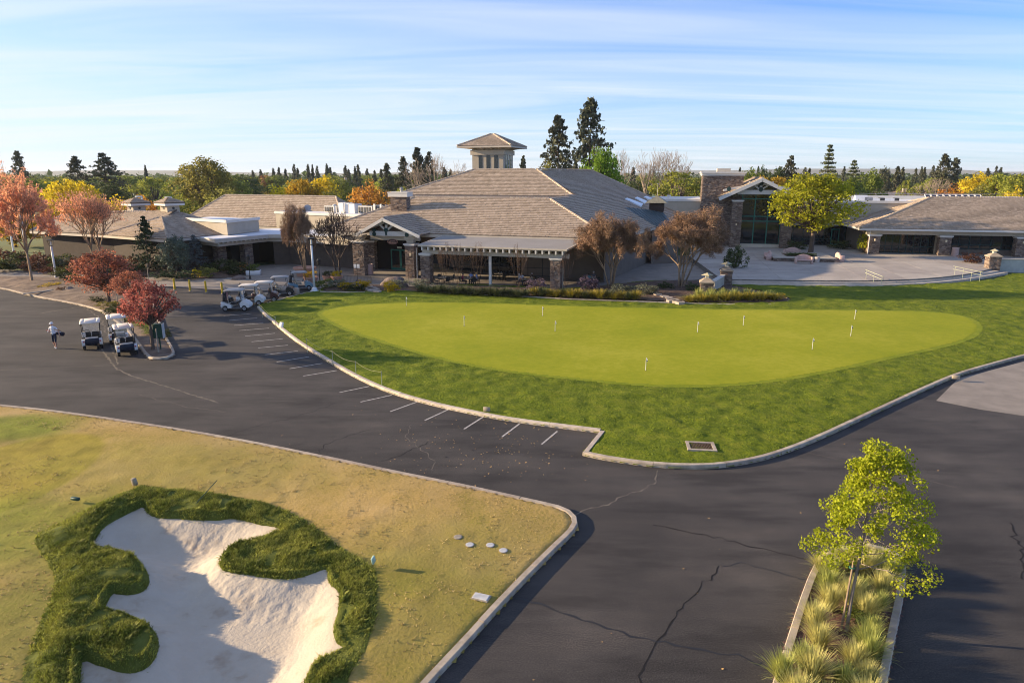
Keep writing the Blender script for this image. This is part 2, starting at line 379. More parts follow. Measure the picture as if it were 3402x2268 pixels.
# lighter concrete driveway at the right
drv = D([(2150, 920), (2200, 870), (2352, 830), (2600, 790), (2600, 960), (2352, 955), (2250, 940)])
poly_sheet('driveway', drv, 0.006, A['conc'])

LZ = 0.15
park_kerb = D([(590, 707), (603, 722), (622, 738), (660, 771), (700, 800), (745, 827), (800, 860), (860, 890), (920, 912), (1000, 934), (1080, 951), (1150, 965), (1250, 979), (1378, 995)])
front_kerb = D([(1378, 995), (1337, 1046)])
road_kerb = D([(1337, 1046), (1380, 1056), (1450, 1067), (1520, 1075), (1600, 1078), (1660, 1075), (1750, 1060), (1830, 1033), (1900, 1003), (1980, 965), (2050, 932), (2130, 895), (2200, 864), (2280, 841), (2352, 821), (2480, 795), (2640, 770)])
park_s = smooth_poly(park_kerb, 2, False); road_s = smooth_poly(road_kerb, 2, False)
lawn_back = D([(2640, 640), (2400, 632), (2330, 628), (2280, 645), (2180, 655), (2000, 658), (1780, 657), (1660, 650), (1500, 645), (1200, 645), (900, 650), (760, 655), (735, 667), (690, 675), (640, 690), (605, 700)])
lawn_poly = park_s + [front_kerb[1]] + road_s[1:] + lawn_back
green_poly = smooth_poly(D([(722, 722), (745, 712), (800, 702), (880, 697), (1000, 694), (1200, 698), (1400, 704), (1600, 709), (1800, 712), (2000, 713), (2150, 716), (2225, 727), (2262, 747), (2250, 770), (2210, 787), (2140, 805), (2050, 823), (1950, 846), (1850, 866), (1750, 881), (1650, 889), (1550, 890), (1450, 886), (1350, 876), (1200, 861), (1100, 846), (1000, 825), (900, 795), (820, 770), (760, 746)], LZ), 2)
apron = S([(-90, 890), (60, 898), (214, 907), (330, 913), (480, 922), (700, 905), (850, 885), (1000, 868), (1430, 850), (2330, 850), (2400, 935), (2330, 930), (2150, 935), (1980, 955), (1850, 963), (1750, 958), (1560, 950), (1420, 958), (1250, 950), (1095, 955), (1050, 962), (960, 964), (850, 966), (700, 962), (560, 952), (485, 950), (430, 943), (330, 930), (214, 922), (0, 918), (-90, 916)])
front_bed = smooth_poly(S([(1062, 966), (1095, 951), (1250, 946), (1330, 950), (1420, 957), (1560, 950), (1750, 958), (1850, 964), (1980, 954), (2150, 934), (2330, 930), (2430, 950), (2560, 975), (2626, 992), (2626, 1002), (2590, 1008), (2450, 1010), (2300, 1006), (2100, 999), (1900, 992), (1700, 981), (1500, 974), (1300, 970), (1150, 969)], 0.1), 1)
def lawn_h(X, Y):
    edge = smooth01(distpoly(X, Y, park_s + [front_kerb[1]] + road_s, False) / 4.0)
    g = inpoly(X, Y, green_poly); dg = distpoly(X, Y, green_poly)
    rough = (vnoise(X, Y, 0.34) * 0.075 + vnoise(X + 50, Y, 0.8) * 0.08) * np.where(g, 0, smooth01(dg / 0.25))
    und = (vnoise(X, Y, 9) * 0.28 + 0.02) * edge * np.where(g, 0.45, smooth01(dg / 3) * 0.55 + 0.45)
    ek = distpoly(X, Y, park_s + [front_kerb[1]] + road_s, False)
    return np.where(ek < 0.2, 0.06, LZ - 0.02 * (1 - smooth01(ek / 0.8)) + rough * smooth01(ek / 0.8) + und)
tag(grid_in(lawn_poly, 0.17, lawn_h, 'lawn', A['lawn'], keep=lambda x, y: (~inpoly(x, y, green_poly) | (distpoly(x, y, green_poly) < 0.3)) & ~inpoly(x, y, front_bed) & ~inpoly(x, y, apron)), kind='structure')
A['collar'] = lawn_mat('collar_turf', [(0.34, (0.15, 0.19, 0.010)), (0.5, (0.20, 0.235, 0.014)), (0.66, (0.26, 0.27, 0.024))], 10.0, 0.5, big=0.7, fine=4.0, bdist=0.06)
tag(grid_in(green_poly, 0.14, lambda X, Y: lawn_h(X, Y) + 0.006, 'green_collar', A['collar'], keep=lambda x, y: distpoly(x, y, green_poly) < 0.55), kind='structure')
tag(grid_in(green_poly, 0.22, lambda X, Y: LZ + 0.012 + (vnoise(X, Y, 9) * 0.28 + 0.02) * smooth01(distpoly(X, Y, park_s + [front_kerb[1]] + road_s, False) / 4.0) * 0.45, 'putting_green', A['green'], keep=lambda x, y: distpoly(x, y, green_poly) > 0.4), kind='structure')

# ---------------- kerbs: real stones about three metres long with open joints
def resample(pts, step):
    out = [pts[0].copy()]; acc = 0.0
    for a, b in zip(pts[:-1], pts[1:]):
        L_ = (b - a).length; t = step - acc
        while t <= L_: out.append(a + (b - a) * (t / L_)); t += step
        acc = (acc + L_) % step if L_ > 0 else acc
        acc = L_ - (t - step) if t - step <= L_ else acc
    if (out[-1] - pts[-1]).length > 0.05: out.append(pts[-1].copy())
    return out
def kerb(pts, side, w=0.17, h=0.15, z0=-0.02, piece=3.0, m=None, name='kerb', zb=0.0):
    par = thing(name, tuple(pts[0]), kind='structure')
    q = resample([Vector((p.x, p.y, 0)) for p in pts], 0.5); n = int(round(piece / 0.5)); i = 0
    while i < len(q) - 1:
        seg = q[i:i + n + 1]; 
        if len(seg) < 2: break
        seg = [p.copy() for p in seg]
        d0 = (seg[1] - seg[0]).normalized(); d1 = (seg[-1] - seg[-2]).normalized(); seg[0] += d0 * 0.012; seg[-1] -= d1 * 0.012
        jit = rnd.uniform(-0.006, 0.006); rings = []
        for k, p in enumerate(seg):
            a = seg[max(k - 1, 0)]; b = seg[min(k + 1, len(seg) - 1)]; t = (b - a).normalized(); nn = Vector((-t.y, t.x, 0)) * side
            H = h + jit
            prof = [(0, z0), (0.012, H - 0.03), (0.035, H), (w, H), (w, z0)]
            rings.append([p + nn * x + Vector((0, 0, z + zb)) for x, z in prof])
        MB().loft(rings).build('kerb_stone', m or A['kerb'], par, world=True)
        i += n
    return par
A['kerb_white'] = mat('pale_kerb_concrete', (0.50, 0.42, 0.33), 0.9, scale=3, var=0.22, bump=0.3, bscale=60, bdist=0.01, objrand=0.10)
kerb(park_s, 1, m=A['kerb_white'], w=0.22, h=0.16); kerb(front_kerb, 1, m=A['kerb_white'], w=0.22, h=0.16); kerb(road_s, 1, w=0.2, h=0.17)
kerb(smooth_poly(D([(590, 707), (605, 700), (640, 690), (690, 676), (735, 668)]), 1, False), -1, w=0.15, h=0.12)

# ---------------- dry practice turf with the bunker
prac_poly = prac_kerb + [Vector((-60, prac_kerb[-1].y, 0)), Vector((-60, prac_kerb[0].y, 0))]
sand_px = [(335, 1155), (350, 1172), (375, 1179), (420, 1180), (500, 1184), (530, 1180), (565, 1186), (605, 1196), (640, 1207), (645, 1213), (620, 1228), (580, 1243), (545, 1255), (520, 1270), (513, 1288), (522, 1300), (560, 1308), (620, 1316), (660, 1318), (700, 1312), (740, 1302), (757, 1300), (762, 1330), (785, 1350), (790, 1370), (785, 1400), (775, 1430), (778, 1455), (786, 1475), (805, 1480), (790, 1490), (750, 1510), (725, 1530), (705, 1568), (690, 1640), (640, 1760), (160, 1760), (162, 1600), (165, 1540), (170, 1503), (195, 1498), (240, 1512), (290, 1523), (325, 1520), (346, 1490), (345, 1457), (325, 1440), (280, 1425), (230, 1412), (218, 1400), (240, 1365), (252, 1350), (290, 1353), (320, 1345), (331, 1325), (320, 1300), (290, 1280), (250, 1266), (208, 1260), (200, 1248), (206, 1230), (230, 1202), (270, 1180), (310, 1163)]
rim_px = [(300, 1127), (315, 1118), (350, 1119), (420, 1125), (500, 1133), (560, 1140), (610, 1150), (660, 1170), (700, 1190), (735, 1215), (762, 1240), (800, 1265), (842, 1290), (862, 1310), (866, 1350), (863, 1400), (860, 1440), (846, 1470), (832, 1500), (805, 1545), (780, 1600), (760, 1790), (40, 1790), (45, 1600), (55, 1540), (66, 1500), (90, 1440), (110, 1390), (130, 1340), (116, 1290), (86, 1260), (78, 1230), (100, 1215), (150, 1195), (190, 1172), (240, 1147), (280, 1132)]
sand_poly = smooth_poly(D(sand_px, 0.12), 2); rim_poly = smooth_poly(D(rim_px, 0.2), 2)
def prac_h(X, Y):
    ke = smooth01(distpoly(X, Y, prac_kerb, False) / 2.5)
    dr = distpoly(X, Y, rim_poly); ir = inpoly(X, Y, rim_poly)
    bank = np.where(ir, 0.16 * smooth01(dr / 0.7) * smooth01((X + 7.0) / -3.5), 0.0) + np.where(ir, 0.03 * smooth01(dr / 0.5), 0)
    h = 0.14 + ke * (0.10 + vnoise(X, Y, 6) * 0.30) + vnoise(X, Y, 0.35) * 0.035 * np.where(ir, 1, ke) + bank + vnoise(X, Y, 0.6) * 0.10 * ir
    ds = distpoly(X, Y, sand_poly); isd = inpoly(X, Y, sand_poly)
    h = np.where(distpoly(X, Y, prac_kerb, False) < 0.19, 0.04, h)
    return np.where(isd, h - 0.6 * smooth01(ds / 0.3), h - 0.07 * (1 - smooth01(ds / 0.35)))
def sand_h(X, Y):
    ds = distpoly(X, Y, sand_poly); isd = inpoly(X, Y, sand_poly)
    f = vnoise(X, Y, 0.15) * 0.036 * smooth01(vnoise(X + 9, Y, 1.1) * 3 + 0.5) + vnoise(X, Y, 0.5) * 0.018 + vnoise(X, Y, 2.5) * 0.03
    Z = np.where(isd, 0.10 - 0.60 * smooth01(ds / 1.25) ** 0.9, 0.10)
    if X.ndim == 2 and min(X.shape) > 60:          # soften the creases where the banks' slopes meet
        for _ in range(3):
            for ax in (0, 1):
                k = 11; P = np.concatenate([np.repeat(Z.take([0], ax), k // 2 + 1, ax), Z, np.repeat(Z.take([-1], ax), k // 2, ax)], ax); cs = np.cumsum(P, ax); n_ = Z.shape[ax]; Z = (cs.take(np.arange(k, k + n_), ax) - cs.take(np.arange(0, n_), ax)) / k
    return Z + f * smooth01(ds / 0.3)
near_sand = lambda x, y: inpoly(x, y, sand_poly) | (distpoly(x, y, sand_poly) < 0.25)
bbox_b = (min(p.x for p in rim_poly) - 0.5, max(p.x for p in rim_poly) + 0.5, min(p.y for p in rim_poly) - 0.5, max(p.y for p in rim_poly) + 0.5)
inrim = lambda x, y: inpoly(x, y, rim_poly)
tag(grid_in(prac_poly, 0.17, lambda X, Y: prac_h(X, Y) - 0.05 * smooth01(distpoly(X, Y, rim_poly) / 0.1) * inpoly(X, Y, rim_poly), 'practice_turf', A['dry'], keep=lambda x, y: ~inrim(x, y) | (distpoly(x, y, rim_poly) < 0.35)), kind='structure')
tag(grid_in(rim_poly, 0.1, prac_h, 'bunker_bank', A['rim'], keep=lambda x, y: ~inpoly(x, y, sand_poly) | (distpoly(x, y, sand_poly) < 0.36)), kind='structure')
tag(grid_in([Vector((p.x, p.y, 0)) for p in rim_poly], 0.055, sand_h, 'bunker_sand', A['sand'], keep=near_sand), kind='structure')
kerb(prac_kerb, -1, w=0.2, h=0.15)
# soft-edged mown patches on the practice turf: a chipping green and a strip of fresh grass
def add_patches(m, patches):
    N = m.node_tree.nodes; L = m.node_tree.links; b = N['Principled BSDF']; src = b.inputs['Base Color'].links[0].from_socket; co = N.new('ShaderNodeTexCoord'); wob = N.new('ShaderNodeTexNoise'); wob.inputs['Scale'].default_value = 0.5; L.new(co.outputs['Object'], wob.inputs['Vector']); fn = N.new('ShaderNodeTexNoise'); fn.inputs['Scale'].default_value = 1.2; fn.inputs['Detail'].default_value = 6; L.new(co.outputs['Object'], fn.inputs['Vector'])
    for c, ax, rz, col, soft, amt in patches:
        mp_ = N.new('ShaderNodeMapping'); mp_.vector_type = 'TEXTURE'; mp_.inputs['Location'].default_value = (c.x, c.y, 0); mp_.inputs['Scale'].default_value = (ax[0], ax[1], 50); mp_.inputs['Rotation'].default_value = (0, 0, rz); L.new(co.outputs['Object'], mp_.inputs[0])
        ln = N.new('ShaderNodeVectorMath'); ln.operation = 'LENGTH'; L.new(mp_.outputs[0], ln.inputs[0]); ad = N.new('ShaderNodeMath'); ad.operation = 'MULTIPLY_ADD'; L.new(wob.outputs['Fac'], ad.inputs[0]); ad.inputs[1].default_value = soft * 1.5; L.new(ln.outputs['Value'], ad.inputs[2])
        mr = N.new('ShaderNodeMapRange'); mr.interpolation_type = 'SMOOTHSTEP'; mr.inputs['From Min'].default_value = 1 - soft + soft * 0.75; mr.inputs['From Max'].default_value = 1 + soft + soft * 0.75; mr.inputs['To Min'].default_value = amt; mr.inputs['To Max'].default_value = 0; L.new(ad.outputs[0], mr.inputs[0])
        rp = N.new('ShaderNodeValToRGB'); rp.color_ramp.elements[0].position = 0.3; rp.color_ramp.elements[1].position = 0.7; rp.color_ramp.elements[0].color = (*[q * 0.8 for q in col], 1); rp.color_ramp.elements[1].color = (*[q * 1.2 for q in col], 1); L.new(fn.outputs['Fac'], rp.inputs[0])
        mx_ = N.new('ShaderNodeMix'); mx_.data_type = 'RGBA'; L.new(mr.outputs[0], mx_.inputs['Factor']); L.new(src, mx_.inputs['A']); L.new(rp.outputs[0], mx_.inputs['B']); src = mx_.outputs['Result']
    L.new(src, b.inputs['Base Color'])
c1 = GD(10, 1092, 0.2); c2 = GD(30, 983, 0.2)
add_patches(A['dry'], [(c1, ((GD(203, 1080) - c1).length, (GD(10, 1020) - c1).length), 0.0, (0.30, 0.235, 0.03), 0.06, 0.85), (c2, ((GD(170, 985) - c2).length, (GD(30, 966) - c2).length), 0.1, (0.20, 0.22, 0.025), 0.35, 0.9), (GD(30, 1215, 0.2), (4.5, 2.6), 0.2, (0.23, 0.24, 0.03), 0.6, 0.75), (GD(60, 1420, 0.2), (1.6, 4.0), 0.2, (0.16, 0.17, 0.03), 0.6, 0.7), (GD(960, 1290, 0.2), (4.0, 2.4), 0.4, (0.20, 0.19, 0.035), 0.7, 0.6), (GD(1000, 1480, 0.2), (2.0, 3.0), 0.4, (0.19, 0.18, 0.03), 0.7, 0.6), (GD(420, 1070, 0.2), (6.0, 2.6), -0.2, (0.24, 0.22, 0.035), 0.7, 0.55)])

# long rough grass on the bunker banks (and ragged edge grass): blades as one mass
def blades(name, poly, hf, n, hgt, wid, m, keep=None, lean=(0.25, -0.05), parent=None, k=3):
    xs = [p.x for p in poly]; ys = [p.y for p in poly]
    x = nrs.uniform(min(xs), max(xs), n * 4); y = nrs.uniform(min(ys), max(ys), n * 4)
    ok = inpoly(x, y, poly)
    if keep is not None: ok &= keep(x, y)
    x = x[ok][:n]; y = y[ok][:n]; n = len(x)
    x = np.repeat(x, k) + nrs.normal(0, 0.02, n * k); y = np.repeat(y, k) + nrs.normal(0, 0.02, n * k); N_ = n * k
    z = hf(x, y) - 0.02; H = hgt * nrs.uniform(0.5, 1.3, N_) * (0.8 + vnoise(x, y, 0.5) * 1.1 + vnoise(x, y, 0.22) * 0.5); a = nrs.uniform(0, 2 * np.pi, N_); w = wid * nrs.uniform(0.6, 1.4, N_)
    lx = (lean[0] + nrs.normal(0, 0.45, N_)) * H; ly = (lean[1] + nrs.normal(0, 0.45, N_)) * H
    V = np.empty((N_, 4, 3)); dx = np.cos(a) * w / 2; dy = np.sin(a) * w / 2
    V[:, 0] = np.stack([x - dx, y - dy, z], 1); V[:, 1] = np.stack([x + dx, y + dy, z], 1)
    V[:, 2] = np.stack([x + dx * 0.7 + lx * 0.45, y + dy * 0.7 + ly * 0.45, z + H * 0.6], 1); V[:, 3] = np.stack([x - dx * 0.2 + lx, y - dy * 0.2 + ly, z + H], 1)
    return tag(link(name, np_mesh(name, V.reshape(-1, 3), np.arange(N_ * 4).reshape(-1, 4), m), parent), kind='stuff')
A['blade'] = mat('rough_grass_blade', (0.14, 0.20, 0.022), 0.7, island=0.6, scale=1.1, var=0.4, col2=(0.38, 0.38, 0.07), trans=0.25)
A['blade_dry'] = mat('dry_grass_blade', (0.42, 0.32, 0.14), 0.8, island=0.35, scale=0.5, var=0.3, trans=0.2)
A['blade_lawn'] = mat('lawn_blade', (0.15, 0.20, 0.012), 0.7, island=0.4, scale=0.6, var=0.25, trans=0.25)
keep_rim = lambda x, y: (~inpoly(x, y, sand_poly) | (distpoly(x, y, sand_poly) < 0.26)) & (y < 28) & ((distpoly(x, y, rim_poly) > 0.25) | (nrs.uniform(0, 1, x.shape) < 0.45)) & (vnoise(x, y, 0.55) > -0.36)
blades('rough_grass', rim_poly, prac_h, 52000, 0.10, 0.02, A['blade'], keep_rim)
o = blades('lawn_grass', lawn_poly, lawn_h, 42000, 0.055, 0.03, A['blade_lawn'], lambda x, y: (~inpoly(x, y, green_poly)) & (y < 46) & (nrs.uniform(0, 1, x.shape) < np.clip((52 - y) / 24, 0.05, 1)), k=3)
blades('dry_grass', prac_poly, prac_h, 16000, 0.05, 0.03, A['blade_dry'], lambda x, y: (~inrim(x, y)) & (x > -24) & (y < 36) & (vnoise(x, y, 3) > -0.12), k=3)

# ---------------- walks, beds, plaza
poly_sheet('walkway', apron, 0.03, A['conc'])
grid_in(front_bed, 0.3, lambda X, Y: 0.17 + vnoise(X, Y, 1.0) * 0.12 + 0.12 * smooth01(distpoly(X, Y, front_bed) / 1.5), 'planting_bed', A['mulch'])['kind'] = 'structure'
kerb(S([(1062, 968), (1150, 970), (1300, 971), (1500, 975), (1700, 982), (1900, 993), (2100, 1000), (2300, 1007), (2450, 1011), (2560, 1010), (2612, 1004), (2628, 996), (2610, 985), (2560, 973)], 0.2), 1, w=0.12, h=0.07, zb=0.15)
left_bed = S([(-90, 950), (0, 958), (112, 987), (234, 1008), (327, 1031), (360, 1052), (421, 1099), (449, 1136), (487, 1190), (514, 1197), (561, 1193), (583, 1180), (579, 1162), (561, 1134), (545, 1101), (528, 1060), (516, 1020), (508, 985), (490, 956), (430, 945), (330, 931), (214, 923), (0, 919), (-90, 917)])
lb = smooth_poly(left_bed, 1)
grid_in(lb, 0.3, lambda X, Y: np.where(distpoly(X, Y, lb) < 0.2, 0.04, 0.10) + (vnoise(X, Y, 1.2) * 0.12 + 0.3 * smooth01(distpoly(X, Y, lb) / 3.5)) * smooth01(distpoly(X, Y, lb) / 0.4), 'tree_bed', A['dirt'])['kind'] = 'structure'
kerb(smooth_poly(left_bed[:19], 1, False), 1, w=0.18, h=0.14)
kerb(S([(77, 977), (150, 968), (220, 956), (298, 947)], 0.25), 1, w=0.5, h=0.06, zb=0.24, m=A['conc'], name='garden_path')
house_bed = smooth_poly(S([(40, 880), (60, 893), (214, 905), (330, 911), (480, 920), (640, 927), (780, 925), (830, 905), (840, 880), (700, 870), (540, 860), (300, 860), (60, 850)]), 1)
grid_in(house_bed, 0.4, lambda X, Y: 0.12 + vnoise(X, Y, 1.2) * 0.15 + 0.2 * smooth01(distpoly(X, Y, house_bed) / 2), 'shrub_bed', A['mulch'])['kind'] = 'structure'

PZ = 0.6
st_top = [(2427, 927), (2628, 930), (2780, 931.5), (2909, 931), (3010, 928), (3097, 923), (3175, 915), (3237, 906), (3289, 893)]
st_bot = [(2427, 945), (2628, 949), (2762, 950.5), (2862, 950), (2990, 947), (3097, 942), (3190, 932), (3261, 923), (3368, 902)]
T0 = smooth_poly([G(x, y, PZ) for x, y in st_top], 2, False); T3 = smooth_poly([G(x, y, LZ) for x, y in st_bot], 2, False)
backp = [G(3340, 886, PZ), G(3700, 890, PZ), G(3700, 800, PZ), G(2300, 790, PZ), G(2290, 850, PZ), G(2395, 925, PZ)]
plaza_poly = T0 + backp
plz = thing('plaza', tuple(T0[0]), kind='structure')
def clip(poly, p0, n):
    out = []
    for i in range(len(poly)):
        a, b = poly[i], poly[(i + 1) % len(poly)]; da = (a - p0).dot(n); db = (b - p0).dot(n)
        if da >= 0: out.append(a)
        if (da >= 0) != (db >= 0): out.append(a + (b - a) * (da / (da - db)))
    return out
FP = Frame(-12); base2 = [Vector((p.x, p.y, 0)) for p in plaza_poly]
us = [p.dot(FP.u) for p in base2]; vsv = [p.dot(FP.v) for p in base2]; gsz = 4.4; g = 0.012
cu = min(us)
while cu < max(us):
    cv = min(vsv)
    while cv < max(vsv):
        q = base2
        for d_, lim in ((FP.u, cu + g), (-FP.u, -(cu + gsz - g)), (FP.v, cv + g), (-FP.v, -(cv + gsz - g))):
            q = clip(q, d_ * lim, d_)
            if len(q) < 3: break
        if len(q) >= 3:
            w = PZ + rnd.uniform(-0.004, 0.004); MB().prism(q, w - 0.12, w).build('paving_slab', A['plaza'], plz, world=True)
        cv += gsz
    cu += gsz
MB().prism([p for p in base2], -0.02, PZ - 0.03).build('slab_base', mat('slab_edge_concrete', (0.22, 0.20, 0.175), 0.9), plz, world=True)
steps = thing('plaza_steps', tuple(T3[0]), kind='structure')
A['step'] = mat('step_concrete', (0.50, 0.42, 0.33), 0.9, scale=1.5, var=0.15, bump=0.2, bscale=50, bdist=0.01)
ctr = G(2780, 880, PZ)
st_1 = [(2427, 934), (2628, 937.5), (2780, 939), (2909, 938.5), (3010, 935.5), (3097, 930), (3180, 921), (3250, 911), (3318, 899)]
st_2 = [(2427, 942), (2628, 945.5), (2780, 947), (2909, 946.5), (3010, 943.5), (3110, 938), (3205, 928), (3275, 917), (3350, 904)]
for i, spx in ((1, st_1), (2, st_2)):
    zt = PZ - 0.15 * i; ring = smooth_poly([G(x, y, zt) for x, y in spx], 2, False)
    inner = [Vector((p.x, p.y, 0)) + (Vector((ctr.x, ctr.y, 0)) - Vector((p.x, p.y, 0))).normalized() * 1.2 for p in ring]
    m_ = MB(); n = len(ring)
    lo = [Vector((p.x, p.y, 0)) for p in ring]
    m_.loft([[Vector((q.x, q.y, 0.0)), Vector((p.x, p.y, 0.0)), Vector((p.x, p.y, zt)), Vector((q.x, q.y, zt))] for p, q in zip(lo, inner)])
    m_.build('step', A['step'], steps, world=True)

# ---------------- painted bay lines, cracks
Z5 = lambda p: (700 + p[0] / 3.92, 850 + p[1] / 3.92)
bays = [[Z5(a), Z5(b)] for a, b in (((170, 780), (530, 750)), ((240, 840), (605, 808)), ((305, 905), (685, 875)), ((370, 972), (760, 940)), ((450, 1045), (838, 1007)), ((530, 1118), (940, 1078)), ((618, 1198), (1005, 1162)), ((712, 1285), (1135, 1238)), ((860, 1380), (1280, 1312)), ((1025, 1468), (1455, 1398)), ((1205, 1563), (1640, 1492)))]
bays += [[(x0 * K, y0 * K), (x1 * K, y1 * K)] for x0, y0, x1, y1 in ((780, 901, 848, 887), (828, 923, 900, 907), (896, 945, 960, 922), (976, 965, 1030, 940), (1066, 985, 1110, 957), (1153, 1003, 1193, 973), (1244, 1020, 1280, 990))]
lines = thing('bay_lines', kind='structure')
for a, b in bays:
    p, q = G(*a), G(*b); t = (q - p).normalized(); n = Vector((-t.y, t.x, 0)) * 0.045; z = Vector((0, 0, 0.005))
    MB().quad(p + n + z, q + n + z, q - n + z, p - n + z).build('painted_line', A['paint'], lines)
A['crack'] = mat('crack_dark', (0.012, 0.011, 0.011), 0.95); A['crack_sand'] = mat('crack_sandy', (0.135, 0.115, 0.09), 0.95, scale=4, var=0.35)
A['seal'] = mat('crack_sealant', (0.022, 0.022, 0.023), 0.6)
def crack(px, w, m, jit=0.06):
    pts = [GD(x, y) for x, y in px]; q = resample(pts, 0.22); V = []
    lft = []; rgt = []
    for i, p in enumerate(q):
        t = (q[min(i + 1, len(q) - 1)] - q[max(i - 1, 0)]).normalized(); n = Vector((-t.y, t.x, 0)); c = p + n * rnd.gauss(0, jit); ww = w * rnd.uniform(0.3, 1.2)
        lft.append(c + n * ww / 2 + Vector((0, 0, 0.004))); rgt.append(c - n * ww / 2 + Vector((0, 0, 0.004)))
    m_ = MB()
    for i in range(len(q) - 1): m_.quad(lft[i], lft[i + 1], rgt[i + 1], rgt[i])
    m_.build('pavement_crack', m, CR)
CR = thing('pavement_cracks', kind='structure')
crack([(225, 790), (265, 845), (300, 862), (400, 893), (470, 915), (500, 925)], 0.13, A['crack_sand'], 0.03)
crack([(0, 850), (120, 845), (270, 838)], 0.05, A['crack_sand'], 0.03); crack([(155, 680), (230, 730), (258, 790), (270, 838)], 0.12, A['crack_sand'], 0.08)
crack([(90, 720), (180, 705), (330, 690)], 0.16, A['crack_sand'], 0.05)
crack([(500, 1010), (580, 980), (680, 958), (770, 925)], 0.04, A['crack']); crack([(720, 1048), (745, 1020), (850, 985)], 0.04, A['crack'])
crack([(880, 1060), (940, 1035), (985, 1015)], 0.05, A['crack']); crack([(945, 975), (930, 1000), (960, 1025), (1000, 1060), (990, 1080)], 0.04, A['crack_sand'])
crack([(1325, 1185), (1345, 1168), (1400, 1158), (1440, 1135), (1480, 1125), (1507, 1105), (1510, 1080)], 0.07, A['crack_sand'], 0.05)
crack([(1470, 1568), (1500, 1490), (1545, 1420), (1600, 1360), (1655, 1300)], 0.05, A['crack'], 0.05)
crack([(1120, 1360), (1250, 1390), (1450, 1460), (1750, 1520)], 0.09, A['seal'], 0.05); crack([(1500, 1205), (1650, 1235), (1860, 1285)], 0.06, A['crack'], 0.05)
crack([(1860, 1040), (1990, 1070), (2200, 1120)], 0.03, A['crack_sand'], 0.02); crack([(2320, 1200), (2345, 1260), (2350, 1330)], 0.08, A['crack'], 0.06)
crack([(1660, 1300), (1700, 1290), (1850, 1330)], 0.05, A['seal'], 0.04); crack([(560, 1040), (700, 1020)], 0.03, A['crack']); crack([(320, 905), (430, 935), (520, 945)], 0.03, A['crack_sand'])
# fallen leaves
V = []; m_ = MB()
for i in range(300):
    if i < 190: x, y = rnd.gauss(1060, 130), rnd.gauss(1010, 45)
    elif i < 250: x, y = rnd.gauss(1180, 60), rnd.gauss(1050, 30)
    else: x, y = rnd.uniform(600, 2350), rnd.uniform(950, 1560)
    p = GD(x, y, 0.012)
    if inpoly(np.array([p.x]), np.array([p.y]), lawn_poly)[0] or inpoly(np.array([p.x]), np.array([p.y]), prac_poly)[0]: continue
    a = rnd.uniform(0, 6.3); s = rnd.uniform(0.02, 0.055); up = Vector((0, 0, 1))
    d = Vector((math.cos(a), math.sin(a), rnd.uniform(-.1, .4))) * s; n = Vector((-math.sin(a), math.cos(a), rnd.uniform(-.1, .4))) * s * 0.6
    m_.quad(p - d, p + n, p + d, p - n)
tag(m_.build('fallen_leaves', mat('fallen_leaf', (0.42, 0.27, 0.11), 0.9, island=0.4), fix=False), kind='stuff')
# ------------------------------------------------------------------ building materials and builders
TILE_RAMP = [(0.0, (0.31, 0.245, 0.178)), (0.35, (0.37, 0.292, 0.215)), (0.7, (0.42, 0.333, 0.247)), (1.0, (0.49, 0.392, 0.295))]
B = {}
B['tile'] = mat('concrete_roof_tile', (0.38, 0.30, 0.22), 0.85, scale=0.5, var=0.25, ramp_island=TILE_RAMP)
B['under'] = mat('roof_underlay', (0.10, 0.08, 0.065), 0.9)
B['white'] = mat('off_white_paint', (0.66, 0.63, 0.57), 0.6, scale=1.5, var=0.05)
B['cream'] = mat('cream_trim', (0.52, 0.46, 0.37), 0.7, scale=1.5, var=0.06)
B['stucco'] = mat('beige_stucco', (0.44, 0.385, 0.30), 0.9, scale=1.0, var=0.08, bump=0.3, bscale=40, bdist=0.01)
B['taupe'] = mat('taupe_stucco', (0.17, 0.135, 0.105), 0.9, scale=1.0, var=0.1, bump=0.3, bscale=40, bdist=0.01)
B['flat'] = mat('white_roof_membrane', (0.70, 0.70, 0.70), 0.7, scale=0.4, var=0.1)
B['canopy'] = mat('grey_canopy_membrane', (0.27, 0.25, 0.225), 0.75, scale=0.4, var=0.08)
B['green'] = mat('green_metal', (0.028, 0.15, 0.115), 0.45, var=0.1)
B['dkgreen'] = mat('dark_green_metal', (0.02, 0.055, 0.05), 0.5, var=0.1)
B['glass'] = glass('dark_glass')
B['deep_shade'] = mat('deep_shade_black', (0.012, 0.010, 0.009), 0.9)  # near-black colour that stands in for shade at the entrance and porch
B['seam'] = mat('standing_seam_metal', (0.10, 0.135, 0.145), 0.5, metal=0.3, var=0.12)
B['metal'] = mat('grey_metal', (0.34, 0.34, 0.34), 0.5, metal=0.5, var=0.15)
B['dark'] = mat('dark_grille', (0.05, 0.05, 0.05), 0.7)
STONE = [(0.0, (0.075, 0.052, 0.042)), (0.25, (0.15, 0.105, 0.082)), (0.5, (0.225, 0.165, 0.125)), (0.72, (0.20, 0.17, 0.15)), (0.88, (0.34, 0.255, 0.185)), (1.0, (0.40, 0.31, 0.23))]
B['stone'] = mat('stacked_stone', (0.2, 0.15, 0.12), 0.9, scale=6, var=0.4, ramp_island=STONE, bump=0.5, bscale=30, bdist=0.02)
B['mortar'] = mat('stone_backing', (0.06, 0.048, 0.04), 0.95)

